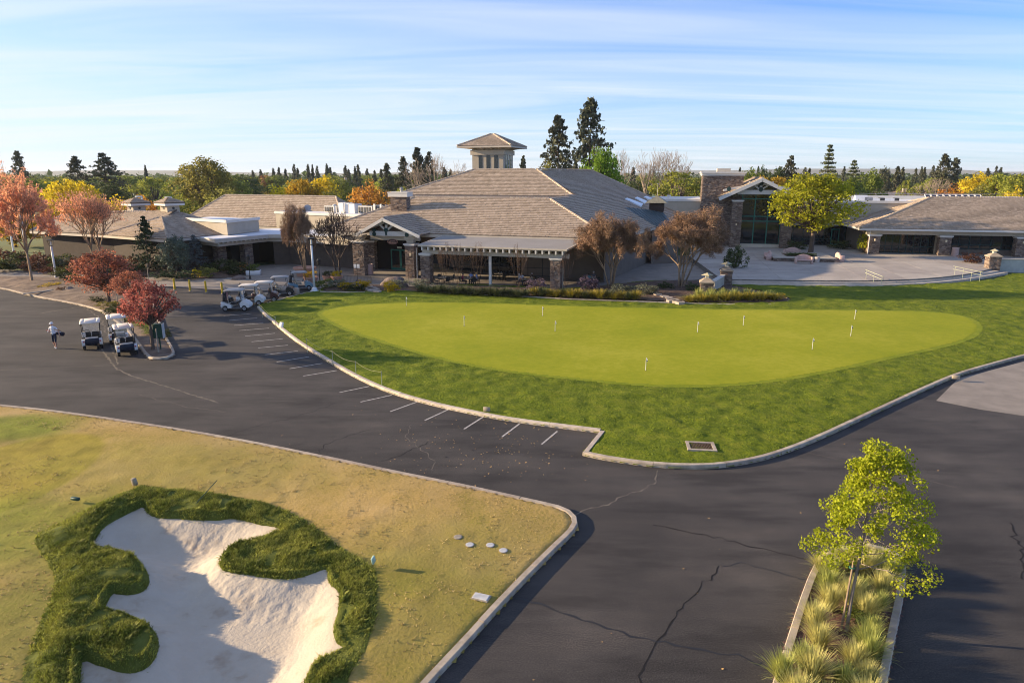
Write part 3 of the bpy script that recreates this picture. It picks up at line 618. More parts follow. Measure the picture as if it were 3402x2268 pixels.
ridge_me = MB().loft([[Vector((x, y, z)) for y, z in ((-0.19, -0.06), (-0.13, 0.075), (0, 0.125), (0.13, 0.075), (0.19, -0.06))] for x in (0.0,)] + [[Vector((0.42, y * 0.86, z - 0.045)) for y, z in ((-0.19, -0.06), (-0.13, 0.075), (0, 0.125), (0.13, 0.075), (0.19, -0.06))]]).mesh('ridge_tile', mat('ridge_cap_tile', (0.43, 0.345, 0.26), 0.85, scale=2, var=0.2, objrand=0.18))
def ridge(parent, p0, p1, step=0.37):
    d = p1 - p0; n = int(d.length / step); d.normalize(); side = d.cross(Vector((0, 0, 1))).normalized(); up = side.cross(d)
    M = Matrix((d, side, up)).transposed().to_4x4()
    for i in range(n):
        o = link('ridge_tile', ridge_me, parent, True); base = o.location.copy()
        o.matrix_local = Matrix.Translation(base + p0 + d * (i * step)) @ M
def plane_of(pts):
    n = Vector((0, 0, 0)); k = len(pts)
    for i in range(k):
        a, b = pts[i], pts[(i + 1) % k]; n += Vector(((a.y - b.y) * (a.z + b.z), (a.z - b.z) * (a.x + b.x), (a.x - b.x) * (a.y + b.y)))
    n.normalize()
    if n.z < 0: n = -n
    return sum(pts, Vector((0, 0, 0))) / k, n
def tile_face(pts, tm, um, course=0.42, tw=0.36):      # pts[0]->pts[1] is the eave
    c, n = plane_of(pts); P = [p - n * (p - c).dot(n) for p in pts]
    e = (P[1] - P[0]).normalized(); s = n.cross(e).normalized()
    if s.z < 0: s = -s
    o = P[0]; Q = [((p - o).dot(e), (p - o).dot(s)) for p in P]; ymax = max(q[1] for q in Q)
    um.slab([p + n * 0.0 for p in P], 0.14)
    y = min(q[1] for q in Q); j = 0
    while y < ymax - 0.05:
        yc = min(y + course * 0.5, ymax - 0.02); xs = []
        for i in range(len(Q)):
            (x0, y0), (x1, y1) = Q[i], Q[(i + 1) % len(Q)]
            if (y0 > yc) != (y1 > yc): xs.append(x0 + (x1 - x0) * (yc - y0) / (y1 - y0))
        xs.sort()
        for a, b in zip(xs[::2], xs[1::2]):
            x = a - (rnd.random() * tw if j else 0)
            while x < b:
                x0 = max(x, a); x1 = min(x + tw - 0.008, b)
                if x1 - x0 > 0.04:
                    h = 0.10 + rnd.uniform(-0.012, 0.014); dy = rnd.uniform(-0.025, 0.02); y0 = y + dy; y1 = min(y + course + 0.05, ymax)
                    pt = lambda X, Y, hh: o + e * X + s * Y + n * hh
                    tm.add([pt(x0, y0, 0.0), pt(x1, y0, 0.0), pt(x1, y0, h), pt(x0, y0, h), pt(x1, y1, 0.018), pt(x0, y1, 0.018)], [(0, 1, 2, 3), (3, 2, 4, 5)])
                x += tw
        y += course; j += 1
def roof(parent, faces, plain=(), ridges=(), name='roof', um=None):
    tm, u = MB(), MB()
    for f in faces: tile_face(f, tm, u)
    for f in plain: u.slab(f, 0.14)
    r = u.build(name, B['under'], parent, world=True)
    tag(tm.build('roof_tiles', B['tile'], r, world=True, fix=False), kind='stuff')
    for a, b in ridges: ridge(r, a + Vector((0, 0, 0.07)), b + Vector((0, 0, 0.07)))
    return r
def band(parent, name, pts, m, h=0.28, t=0.1, drop=0.0, closed=False, world=True):   # fascia / gutter board along points
    mb = MB(); q = list(pts) + ([pts[0]] if closed else [])
    for a, b in zip(q[:-1], q[1:]):
        d = b - a; L_ = d.length
        if L_ < 0.02: continue
        dx = d.normalized(); side = dx.cross(Vector((0, 0, 1))).normalized(); up = side.cross(dx)
        M = Matrix((dx, side, up)).transposed(); mb.box((a + b) / 2 - Vector((0, 0, h / 2 + drop)), (L_ + t * 0.98, t, h), M=M)
    return mb.build(name, m, parent, world=world)
def stones(mb, o, e, width, z0, z1, out, hmin=0.09, hmax=0.17, wmin=0.16, wmax=0.5):
    z = z0
    while z < z1 - 0.03:
        h = min(rnd.uniform(hmin, hmax), z1 - z); x = 0.0
        while x < width - 0.02:
            w = min(rnd.uniform(wmin, wmax), width - x)
            if width - x - w < 0.1: w = width - x
            pr = rnd.uniform(0.012, 0.07); a = o + e * (x + 0.006); b = o + e * (x + w - 0.006); zz0 = z + 0.006; zz1 = z + h - 0.006
            ja, jb, jc = [rnd.uniform(-0.012, 0.012) for _ in range(3)]
            lo = [Vector((p.x, p.y, q)) for p, q in ((a, zz0), (b, zz0), (b, zz1), (a, zz1))]; hi = [p + out * (pr + j) for p, j in zip(lo, (0, ja, jb, jc))]
            mb.add(lo + hi, [(4, 5, 6, 7), (0, 1, 5, 4), (1, 2, 6, 5), (2, 3, 7, 6), (3, 0, 4, 7)]); x += w
        z += h
def column(parent, fr, u, v, z0, z1, w=1.1, d=None, cap=True, name='column', capm=None):
    d = d or w; c = fr.P(u, v, 0); q = MB(); q.box((c.x, c.y, (z0 + z1) / 2), (w - 0.06, d - 0.06, z1 - z0), fr.a)
    o = q.build(name, B['mortar'], parent, world=True); s = MB()
    for sx, e, W, half in ((-fr.v, fr.u, w, d / 2), (fr.u, fr.v, d, w / 2), (fr.v, -fr.u, w, d / 2), (-fr.u, -fr.v, d, w / 2)):
        stones(s, Vector((c.x, c.y, 0)) + sx * (half - 0.03) - e * (W / 2 - 0.02), e, W - 0.04, z0, z1, sx)
    tag(s.build('stone_veneer', B['stone'], o, world=True, fix=False), kind='stuff')
    if cap:
        k = MB(); k.box((c.x, c.y, z1 + 0.05), (w + 0.12, d + 0.12, 0.1), fr.a); k.box((c.x, c.y, z1 + 0.17), (w + 0.28, d + 0.28, 0.14), fr.a); k.build('capital', capm or B['white'], o, world=True)
    return o
def wall_box(parent, fr, u0, u1, v0, v1, z0, z1, m, name='wall'):
    c = fr.P((u0 + u1) / 2, (v0 + v1) / 2, (z0 + z1) / 2); return MB().box(c, (abs(u1 - u0), abs(v1 - v0), abs(z1 - z0)), fr.a).build(name, m, parent, world=True)
def fbox(mb, fr, u0, u1, v0, v1, z0, z1): return mb.box(fr.P((u0 + u1) / 2, (v0 + v1) / 2, (z0 + z1) / 2), (abs(u1 - u0), abs(v1 - v0), abs(z1 - z0)), fr.a)
def glazing(parent, fr, u0, u1, v, z0, z1, cols, rows, door=None, fm=None, bar=0.07):
    """a glazed screen: each pane its own part, mullion frame as another"""
    fm = fm or B['dkgreen']; fb = MB()
    us_ = [u0 + (u1 - u0) * i / cols for i in range(cols + 1)]; zs = [z0 + (z1 - z0) * r for r in rows]
    for x in us_: fbox(fb, fr, x - bar / 2, x + bar / 2, v - 0.06, v + 0.06, z0, z1)
    for z in zs: fbox(fb, fr, u0, u1, v - 0.05, v + 0.05, z - bar / 2, z + bar / 2)
    w = fb.build('window_frame', fm, parent, world=True)
    for i in range(cols):
        for j in range(len(zs) - 1):
            p = MB(); fbox(p, fr, us_[i] + bar / 2, us_[i + 1] - bar / 2, v - 0.012, v + 0.012, zs[j] + bar / 2, zs[j + 1] - bar / 2); p.build('pane', B['glass'], w, world=True)
    return w
def lantern_light(parent, p, fr, out):
    q = MB(); q.box(p + out * 0.1, (0.2, 0.14, 0.3), fr.a); return q.build('wall_lamp', mat('warm_lamp_glass', (0.75, 0.6, 0.38), 0.5), parent, world=True)

# ================================================================== main clubhouse
FM = Frame(-17, 0.943); F17 = Frame(-17)
base = F17.P(-28, 78, 0)
club = thing('clubhouse', tuple(base), label='large central clubhouse with stepped brown tile roof, square tower and patio canopy', cat='building')
E_ = FM(-49.5, 77, 4.5); Af = FM(-11.8, 76.8, 4.5); Bk = G(2300, 718, 4.5 * 0.943 + 11.5 * 0.057)
lTR = FM(-21.3, 85.8, 8.5); lTL = FM(-39.8, 85.8, 8.5); T_ = FM(-20.4, 96.5, 8.5); uL = FM(-48, 96.5, 8.5)
R0 = FM(-38, 104, 12.2); R1 = FM(-27.8, 104, 12.2); dAB = (Bk - Af); R2 = R1 + Vector((dAB.x, dAB.y, 0)) * 0.55
Bl = FM(-49.5, 101, 4.5); lBL = FM(-39.8, 96.5, 8.5)
backR = R2 + (R1 - Af) * 0.0 + Vector((F17.v.x, F17.v.y, 0)) * 18; backR.z = Bk.z
front_low = [E_, Af, lTR, lTL]; dark_face = [Af, Bk, R2, R1, T_, lTR]
rf = roof(club, [front_low, dark_face, [uL, T_, R1, R0]], plain=[[lTL, lTR, T_, uL], [Bl, E_, lTL, lBL], [Bk, backR, R2], [uL, R0, R2 + Vector((-8, 20, -4)), uL + Vector((5, 30, 0))]],
          ridges=[(Af, lTR), (E_, lTL), (T_, R1), (uL, R0), (R0, R1), (R1, R2), (Bk, R2), (lTL, lTR)])
cD, nD = plane_of(dark_face); cF, nF = plane_of(front_low)
band(club, 'fascia', [Bl, E_, Af, Bk], B['cream'], h=0.32, t=0.12, drop=0.06)
up_edge = [uL + Vector((0, 0, 0.02)), T_ + Vector((0, 0, 0.02))]; band(club, 'upper_fascia', up_edge, B['cream'], h=0.2, t=0.1, drop=0.14)
# walls under the eaves
def W(u, v): return F17.P(u, v, 0)
inU = lambda p, du, dv: Vector((p.x, p.y, 0)) + F17.u * du + F17.v * dv
ez = Af.z - 0.3
wl = MB(); wl.prism([inU(E_, 0.9, 4.2), inU(E_, 13.0, 4.2), inU(E_, 13.0, 3.2), inU(Af, -1.0, 3.2), inU(Af, -0.9, 1.0), inU(Bk, -1.2, -1.0), inU(Bk, -20, 2), inU(E_, 0.9, 24)], 0.0, ez); wl.build('wall', B['taupe'], club, world=True)
# window wall along the patio
gu0, gz = F17.loc(Af)[0], 3.35
vW = F17.loc(inU(E_, 13, 3.2))[1]
glazing(club, F17, F17.loc(E_)[0] + 13.3, gu0 - 1.4, vW - 0.09, 0.12, 3.4, 12, (0, 0.28, 1), fm=B['dark'])
wr = MB(); pR = [inU(Af, -0.88, 1.3), inU(Bk, -1.18, -1.6)]
# tower
TF = Frame(-17); vT = F17.loc(R1)[1] + 3.0
tu0 = TF.PV(1569, 540, vT)[0]; tu1 = TF.PV(1672, 540, vT)[0]; tw = tu1 - tu0; zE = TF.PV(1600, 484, vT - 1.6)[1]; zB1 = TF.PV(1600, 499, vT)[1]; zB0 = TF.PV(1600, 515, vT)[1]
tow = MB(); fbox(tow, TF, tu0, tu1, vT, vT + tw, 9.5, zE); tw_o = tow.build('tower_wall', B['stucco'], club, world=True)
tb = MB(); fbox(tb, TF, tu0 - 0.22, tu1 + 0.22, vT - 0.22, vT + tw + 0.22, zB0, zB1); tb.build('tower_band', B['cream'], tw_o, world=True)
for i in range(3):
    x = tu0 + tw * (0.27 + 0.25 * i)
    q = MB(); fbox(q, TF, x - 0.3, x + 0.3, vT - 0.03, vT + 0.3, 11.0, zB0 - 0.02); q.build('tower_window', B['glass'], tw_o, world=True)
    q = MB(); y = vT + tw * (0.27 + 0.25 * i); fbox(q, TF, tu1 - 0.3, tu1 + 0.03, y - 0.3, y + 0.3, 11.0, zB0 - 0.02); q.build('tower_window', B['glass'], tw_o, world=True)
ov = 1.75; e0, e1, e2, e3 = [TF.P(u, v, zE) for u, v in ((tu0 - ov, vT - ov), (tu1 + ov, vT - ov), (tu1 + ov, vT + tw + ov), (tu0 - ov, vT + tw + ov))]
ap = TF.P((tu0 + tu1) / 2, vT + tw / 2, TF.PV(1644, 444, vT + tw / 2)[1])
roof(club, [[e0, e1, ap], [e1, e2, ap]], plain=[[e2, e3, ap], [e3, e0, ap]], ridges=[(e1, ap), (e0, ap), (e2, ap)], name='tower_roof')
band(club, 'tower_fascia', [e0, e1, e2, e3], B['cream'], h=0.24, drop=0.05, closed=True)
so = MB(); so.prism([TF.P(u, v, 0) for u, v in ((tu0 - ov, vT - ov), (tu1 + ov, vT - ov), (tu1 + ov, vT + tw + ov), (tu0 - ov, vT + tw + ov))], zE - 0.2, zE - 0.16); so.build('tower_soffit', B['cream'], club, world=True)
for i in range(4):
    for fu in (0, 1):
        t = 0.06 + 0.29 * i
        q = MB()
        if fu == 0:
            x = tu0 + tw * t; pts = [(vT, zB1 - 0.02), (vT, zE - 0.2), (vT - 1.3, zE - 0.2), (vT - 1.2, zE - 0.36), (vT - 0.5, zE - 0.45), (vT - 0.25, zB1 + 0.1)]
            q.loft([[TF.P(x - 0.12, a, b) for a, b in pts], [TF.P(x + 0.12, a, b) for a, b in pts]])
        else:
            y = vT + tw * t; pts = [(tu1, zB1 - 0.02), (tu1, zE - 0.2), (tu1 + 1.3, zE - 0.2), (tu1 + 1.2, zE - 0.36), (tu1 + 0.5, zE - 0.45), (tu1 + 0.25, zB1 + 0.1)]
            q.loft([[TF.P(a, y - 0.12, b) for a, b in pts], [TF.P(a, y + 0.12, b) for a, b in pts]])
        q.build('bracket', B['cream'], tw_o, world=True)
# chimney on the front roof
cb = ray_plane(1325, 703, cF, nF); cu_, cv_, czb = F17.loc(cb); zc0 = F17.PV(1325, 654, cv_)[1]; zc1 = F17.PV(1325, 638, cv_)[1]
ch = column(club, F17, cu_ + 0.0, cv_ + 0.55, czb - 0.6, zc0, w=2.15, d=1.1, cap=False, name='chimney')
q = MB(); c = F17.P(cu_, cv_ + 0.55, (zc0 + zc1) / 2); q.box(c, (2.6, 1.55, zc1 - zc0), F17.a); q.box(c + Vector((0, 0, (zc1 - zc0) / 2 - 0.06)), (2.72, 1.67, 0.1), F17.a); q.build('chimney_cap', B['white'], ch, world=True)
q = MB(); p = c + F17.u * 0.2 + Vector((0, 0, (zc1 - zc0) / 2)); q.lathe([(0.14, 0), (0.14, 0.25), (0.3, 0.28), (0.3, 0.33), (0.12, 0.36), (0.12, 0.46), (0.26, 0.5), (0.05, 0.58)], p, 10); q.build('flue', B['metal'], ch, world=True)
# skylights on the dark slope
for quad_ in ([(2075, 664), (2083, 662), (2135, 681), (2129, 690)], [(2108, 661), (2116, 658), (2148, 672), (2142, 680)], [(2138, 658), (2146, 655), (2170, 664), (2164, 669)]):
    P = [ray_plane(x, y, cD, nD) for x, y in quad_]; q = MB(); q.loft([[p + nD * 0.05 for p in P], [p + nD * 0.22 for p in P]]); q.build('skylight', mat('skylight_white', (0.62, 0.68, 0.74), 0.3), rf, world=True)
# standing-seam side wing with a cupola
a = ray_plane(2168, 751, cD, nD) + Vector((0, 0, -0.1)); b_ = ray_plane(2074, 690, cD, nD) + nD * 0.1
e2_ = G(2244, 752, a.z); dv_ = (b_ - a); c_ = ray_plane(2200, 702, (a + b_) / 2, (e2_ - a).cross(dv_).normalized())
mt = MB(); mt.slab([a, e2_, c_, b_], 0.1); mo = mt.build('side_roof', B['seam'], club, world=True)
for i in range(1, 9):
    t = i / 9; p0 = a.lerp(e2_, t); p1 = b_.lerp(c_, t); q = MB(); dd = (p1 - p0); sd_ = dd.cross(Vector((0, 0, 1))).normalized(); q.box((p0 + p1) / 2 + Vector((0, 0, 0.03)), (0.05, dd.length, 0.08), M=Matrix((sd_, dd.normalized(), sd_.cross(dd.normalized()))).transposed()); q.build('seam', B['seam'], mo, world=True)
q = MB(); q.prism([a, e2_, e2_ + F17.v * 9, a + F17.v * 9], 0, a.z - 0.25); q.build('side_wall', B['taupe'], club, world=True)
band(club, 'side_gutter', [a, e2_], B['dark'], h=0.25, t=0.12, drop=0.05)
cu2, cv2, cz2 = F17.loc(c_.lerp(b_, 0.16)); cpz0 = cz2 - 0.2
q = MB(); fbox(q, F17, cu2 - 0.95, cu2 + 0.95, cv2 - 0.2, cv2 + 1.6, cpz0, cpz0 + 1.25); cp = q.build('cupola', mat('dark_brown_wood', (0.045, 0.03, 0.024), 0.8, stretch=(1, 1, 8), scale=4), club, world=True)
ce = [F17.P(u, v, cpz0 + 1.25) for u, v in ((cu2 - 1.5, cv2 - 0.75), (cu2 + 1.5, cv2 - 0.75), (cu2 + 1.5, cv2 + 2.15), (cu2 - 1.5, cv2 + 2.15))]; cap_ = F17.P(cu2, cv2 + 0.7, cpz0 + 2.25)
q = MB(); q.add(ce + [cap_], [(0, 1, 4), (1, 2, 4), (2, 3, 4), (3, 0, 4), (3, 2, 1, 0)]); q.build('cupola_roof', mat('weathered_copper', (0.20, 0.19, 0.14), 0.6, scale=3, var=0.3), cp, world=True)
q = MB(); q.tube(cap_, cap_ + Vector((0, 0, 1.5)), 0.03, 0.015, 6); q.lathe([(0.02, 0), (0.12, 0.1), (0.02, 0.2)], cap_ + Vector((0, 0, 1.4)), 8); q.build('finial', B['metal'], cp, world=True)
# entrance gable
vg = 69.6
gL = F17.P(*(lambda t: (t[0], vg, t[1]))(F17.PV(1183, 768, vg))); gR = F17.P(*(lambda t: (t[0], vg, t[1]))(F17.PV(1392, 789, vg))); gA = F17.P(*(lambda t: (t[0], vg, t[1]))(F17.PV(1271, 724, vg)))
zg = (gL.z + gR.z) / 2; gL.z = gR.z = zg
back = lambda p, L_: p + F17.v * L_
gAb = ray_plane(1357, 709, cF, nF); LA = (gAb - gA).dot(F17.v) if True else 6
gAb = back(gA, max(6.0, min(12.0, (gA.z - E_.z) / 0.47 + (F17.loc(E_)[1] - vg) + 0.5)))
gLb = back(gL, 4.0); gRb = back(gR, 4.0)
roof(club, [[gR, gRb, gAb, gA], [gLb, gL, gA, gAb]], ridges=[(gA, gAb)], name='gable_roof')
dn = Vector((0, 0, -0.1)); fv = -F17.v * 0.02
bb = MB()
for p, q_ in ((gL, gA), (gA, gR)):
    d = q_ - p; M = Matrix((d.normalized(), F17.v, d.normalized().cross(F17.v))).transposed(); bb.box((p + q_) / 2 + fv + dn * 1.6, (d.length + 0.1, 0.22, 0.34), M=M)
bb.build('barge_board', B['white'], club, world=True)
vt = vg + 0.7; truss = MB()
uL_, uR_ = F17.loc(gL)[0], F17.loc(gR)[0]; uA = F17.loc(gA)[0]; zt0 = zg - 0.05; zA = gA.z
fbox(truss, F17, uL_ + 1.3, uR_ - 1.1, vt, vt + 0.35, zt0 - 0.2, zt0 + 0.32)
fbox(truss, F17, uA - 0.14, uA + 0.14, vt + 0.03, vt + 0.3, zt0 + 0.3, zA - 0.35)
for sx in (-1, 1):
    p0 = F17.P(uA, vt + 0.16, zt0 + 0.35); p1 = F17.P(uA + sx * 1.15, vt + 0.16, zt0 + 1.32); d = p1 - p0
    truss.box((p0 + p1) / 2, (d.length, 0.26, 0.2), M=Matrix((d.normalized(), F17.v, d.normalized().cross(F17.v))).transposed())
    p0 = F17.P(uA + sx * 0.05, vt + 0.16, zA - 0.5); p1 = F17.P(uA + sx * 3.4, vt + 0.16, zt0 + 0.28); d = p1 - p0
    truss.box((p0 + p1) / 2, (d.length, 0.3, 0.26), M=Matrix((d.normalized(), F17.v, d.normalized().cross(F17.v))).transposed())
truss.build('truss', B['white'], club, world=True)
for u_, z_, r_ in ((uA, zt0 + 0.45, 0.26), (uA, zA - 0.6, 0.2), (uL_ + 1.9, zt0 + 0.42, 0.25), (uR_ - 1.8, zt0 + 0.42, 0.25), (uL_ + 1.9, zt0 - 0.02, 0.25), (uR_ - 1.8, zt0 - 0.02, 0.25)):
    c = F17.P(u_, vt - 0.02, z_); ring = [[c + F17.u * (r_ * math.cos(k * math.pi / 5)) + Vector((0, 0, r_ * math.sin(k * math.pi / 5))) + F17.v * w_ for k in range(10)] for w_ in (-0.02, 0.06)]
    MB().loft(ring).build('truss_plate', B['dkgreen'], club, world=True)
cn = MB(); fbox(cn, F17, uA - 0.12, uA + 0.12, vt - 0.035, vt + 0.02, zt0 - 0.12, zt0 + 0.6); cn.build('truss_plate', B['dkgreen'], club, world=True)
q = MB(); fbox(q, F17, uL_ + 0.9, uR_ - 0.7, vt + 0.9, vt + 1.2, zt0 - 0.75, zt0 - 0.1); q.build('entrance_beam', B['cream'], club, world=True)
q = MB(); q.poly([gL + F17.v * 1.6 + F17.u * 1.2, gR + F17.v * 1.6 - F17.u * 1.2, gA + F17.v * 1.6 - Vector((0, 0, 0.6))]); q.build('gable_panel', B['taupe'], club, world=True)
def col_at(px, pytop, v, z0, w, d=None, par=club, fr=F17, **k):
    u, z = fr.PV(px, pytop, v); return column(par, fr, u, v, z0, z - 0.25, w, d, **k)
for (px, py, v, w, d) in ((1196, 799, 71.2, 1.45, 1.1), (1235, 797, 76.2, 1.1, 1.0), (1366, 808, 71.0, 1.1, 1.1)): col_at(px, py, v, 0.02, w, d)
for px in (1196, 1366):
    u, z = F17.PV(px, 799 if px < 1300 else 806, 71.1); q = MB(); c = F17.P(u, 71.1, 0)
    q.loft([[F17.P(u + x * s_, 71.1 + y * s_, zz) for x, y in ((-1, -1), (1, -1), (1, 1), (-1, 1))] for s_, zz in ((0.38, z), (0.38, z + 0.15), (0.62, z + 0.5), (0.62, zt0 - 0.2))]); q.build('corbel', B['cream'], club, world=True)
lp = MB(); lantern_light(club, F17.P(F17.PV(1365, 845, 70.4)[0], 70.36, F17.PV(1365, 845, 70.4)[1]), F17, -F17.v)
# flat near-black sheet with the recess's shade in its colour, doors, oval sign
vd = 76.55; du0 = F17.PV(1250, 850, vd)[0]; du1 = F17.PV(1352, 850, vd)[0]
q = MB(); fbox(q, F17, du0 - 0.4, du1 + 2.0, vd - 0.13, vd - 0.1, 0.03, zt0 - 0.3); q.build('recess_shade_sheet', B['deep_shade'], club, world=True)
gd0 = F17.PV(1299, 850, vd - 0.3)[0]; gd1 = F17.PV(1331, 850, vd - 0.3)[0]; zd = F17.PV(1310, 828, vd - 0.3)[1]; wdt = gd1 - gd0
dr = thing('entrance_door', tuple(F17.P(gd0, vd - 0.3, 0)), 0); dr.parent = club; dr.location = F17.P(gd0, vd - 0.3, 0) - Vector(club.location)
for k in range(2):
    q = MB(); a0 = gd0 + k * wdt
    for (x0, x1, z0_, z1_) in ((a0, a0 + 0.14, 0.04, zd), (a0 + wdt - 0.13, a0 + wdt, 0.04, zd), (a0 + 0.14, a0 + wdt - 0.13, zd - 0.16, zd), (a0 + 0.14, a0 + wdt - 0.13, 0.04, 0.3)): fbox(q, F17, x0, x1, vd - 0.34, vd - 0.26, z0_, z1_)
    f_ = q.build('door_frame', B['green'], dr, world=True); q = MB(); fbox(q, F17, a0 + 0.14, a0 + wdt - 0.13, vd - 0.31, vd - 0.29, 0.3, zd - 0.16); q.build('door_pane', B['glass'], dr, world=True)
q = MB(); fbox(q, F17, gd0 + 0.9, gd0 + 1.5, vd - 0.36, vd - 0.33, zd + 0.12, zd + 0.34); q.build('exit_sign', mat('pale_sign', (0.62, 0.66, 0.55), 0.6), club, world=True)
vs_ = vt + 0.85; su, sz = F17.PV(1304, 803, vs_)
c = F17.P(su, vs_, sz); ringo = lambda rx, rz_, off: [c + F17.u * (rx * math.cos(k * math.pi / 14)) + Vector((0, 0, rz_ * math.sin(k * math.pi / 14))) + F17.v * off for k in range(28)]
q = MB(); q.loft([ringo(0.64, 0.31, -0.03), ringo(0.64, 0.31, 0.03)]); sg = q.build('oval_sign', mat('sign_rose_border', (0.30, 0.16, 0.13), 0.7), club, world=True)
q = MB(); q.loft([ringo(0.58, 0.26, -0.045), ringo(0.58, 0.26, -0.031)]); q.build('sign_face', mat('sign_dark_face', (0.07, 0.045, 0.04), 0.7), sg, world=True)
q = MB()
for row, (zz, n_) in enumerate(((0.09, 7), (-0.09, 10))):
    for k in range(n_):
        x = (k - (n_ - 1) / 2) * 0.085; h = rnd.choice((0.09, 0.11, 0.13)); q.box(c + F17.u * x + Vector((0, 0, zz)) - F17.v * 0.05, (0.05, 0.012, h), F17.a)
q.build('sign_lettering', mat('sign_letter', (0.42, 0.26, 0.21), 0.7), sg, world=True)
# patio canopy
cz0, cz1 = FM(0, 0, 3.8).z, FM(0, 0, 4.32).z
cFL, cFR, cBL, cBR = FM(-32.6, 70.6, 3.8), FM(-15.6, 70.6, 3.8), FM(-32.3, 76.9, 4.3), FM(-14.7, 76.9, 4.3)
q = MB(); q.slab([cFL, cFR, cBR, cBL], 0.2); can = q.build('patio_canopy', B['canopy'], club, world=True)
band(club, 'canopy_fascia', [cBL, cFL, cFR, cBR], B['cream'], h=0.16, t=0.1, drop=-0.02)
nr_ = 23; vcf = F17.loc(cFL)[1]; uc0, uc1 = F17.loc(cFL)[0], F17.loc(cFR)[0]
for i in range(nr_):
    x = uc0 + 0.4 + (uc1 - uc0 - 0.8) * i / (nr_ - 1); q = MB(); p0 = F17.P(x, vcf + 0.0, cFL.z - 0.37); p1 = F17.P(x, vcf + 5.6, cBL.z - 0.4); d = p1 - p0
    q.box((p0 + p1) / 2, (0.15, d.length, 0.36), M=Matrix((F17.u, d.normalized(), F17.u.cross(d.normalized()))).transposed()); q.build('rafter', B['white'], can, world=True)
vcol = vcf + 0.95
q = MB(); fbox(q, F17, uc0 + 0.1, uc1 + 0.1, vcol - 0.2, vcol + 0.2, cFL.z - 1.0, cFL.z - 0.56); q.build('canopy_beam', B['cream'], can, world=True)
for px in (1419, 1849):
    u, _ = F17.PV(px, 900, vcol); column(club, F17, u, vcol, 0.02, cFL.z - 1.18, 1.05, 1.05)
u, _ = F17.PV(1629, 900, vcol); q = MB(); fbox(q, F17, u - 0.13, u + 0.13, vcol - 0.13, vcol + 0.13, 0.02, cFL.z - 0.88); q.build('canopy_post', B['white'], club, world=True)
for px, vo in ((1868, 0.3), (1391, -0.4)):
    u, _ = F17.PV(px, 900, vcol); q = MB(); q.tube(F17.P(u, vcol + vo, 0.05), F17.P(u, vcol + vo, cFL.z - 0.4), 0.05, 0.05, 6); q.build('downspout', B['cream'], club, world=True)
# ================================================================== lounge building with the glazed gable (right)
F12 = Frame(-12)
lou = thing('lounge_building', tuple(F12.P(15, 112, PZ)), label='lounge building with tall green-framed glass gable beside a massive stone chimney block', cat='building')
vl = 110.8
uc_l, _ = F12.PV(2440, 800, vl); uc_r, _ = F12.PV(2606, 800, vl); zct = F12.PV(2440, 664, vl)[1]
column(lou, F12, uc_l, vl, PZ, zct - 0.25, 1.5, 1.5); column(lou, F12, uc_r, vl, PZ, zct - 0.25, 1.5, 1.5)
vg2 = vl - 1.4
pt = lambda x, y, v=vg2: F12.P(F12.PV(x, y, v)[0], v, F12.PV(x, y, v)[1])
lA = pt(2534, 592); lL = pt(2390, 656); lR = lA * 2 - lL; lR = F12.P(F12.loc(lA)[0] * 2 - F12.loc(lL)[0], vg2, lL.z)
bk = lambda p, L_=12: p + F12.v * L_
roof(lou, [[lR, bk(lR), bk(lA), lA], [bk(lL), lL, lA, bk(lA)]], ridges=[(lA, bk(lA))], name='gable_roof')
bb = MB()
for p, q_ in ((lL, lA), (lA, lR)):
    d = q_ - p; M = Matrix((d.normalized(), F12.v, d.normalized().cross(F12.v))).transposed(); bb.box((p + q_) / 2 - F12.v * 0.02 - Vector((0, 0, 0.22)), (d.length + 0.1, 0.26, 0.5), M=M)
bb.build('barge_board', B['white'], lou, world=True)
uLg, uRg, uAg = F12.loc(lL)[0], F12.loc(lR)[0], F12.loc(lA)[0]; vt2 = vl - 0.5; zb = F12.PV(2534, 640, vt2)[1]
q = MB(); fbox(q, F12, uc_l - 0.1, uc_r + 0.1, vt2, vt2 + 0.5, zb - 0.28, zb + 0.38); q.build('truss_beam', B['white'], lou, world=True)
q = MB(); fbox(q, F12, uAg - 0.17, uAg + 0.17, vt2 + 0.05, vt2 + 0.4, zb + 0.38, lA.z - 0.6); q.build('king_post', B['white'], lou, world=True)
for sx in (-1, 1):
    for (a0, z0_, a1, z1_, th) in ((0.1, zb + 0.45, 1.75, zb + 1.55, 0.22), (0.0, lA.z - 0.75, 5.4, zb + 0.3, 0.3)):
        p0 = F12.P(uAg + sx * a0, vt2 + 0.2, z0_); p1 = F12.P(uAg + sx * a1, vt2 + 0.2, z1_); d = p1 - p0
        MB().box((p0 + p1) / 2, (d.length, 0.3, th), M=Matrix((d.normalized(), F12.v, d.normalized().cross(F12.v))).transposed()).build('truss_strut', B['white'], lou, world=True)
for u_, z_ in ((uAg, zb + 0.45), (uAg, lA.z - 0.75), (uAg - 4.6, zb + 0.5), (uAg + 4.6, zb + 0.5)):
    c = F12.P(u_, vt2 - 0.03, z_); MB().loft([[c + F12.u * (0.3 * math.cos(k * math.pi / 5)) + Vector((0, 0, 0.36 * math.sin(k * math.pi / 5))) + F12.v * w_ for k in range(10)] for w_ in (-0.02, 0.06)]).build('truss_plate', B['dkgreen'], lou, world=True)
glazing(lou, F12, uc_l + 0.75, uc_r - 0.75, vl + 0.5, PZ + 0.45, zb - 0.2, 3, (0, 0.46, 0.555, 0.9, 1), fm=B['green'], bar=0.16)
q = MB(); gt = [F12.P(u, vl + 0.45, z) for u, z in ((uLg + 1.4, lL.z + 0.1), (uRg - 1.4, lL.z + 0.1), (uAg, lA.z - 0.7))]; q.poly(gt); q.build('gable_glass', B['glass'], lou, world=True)
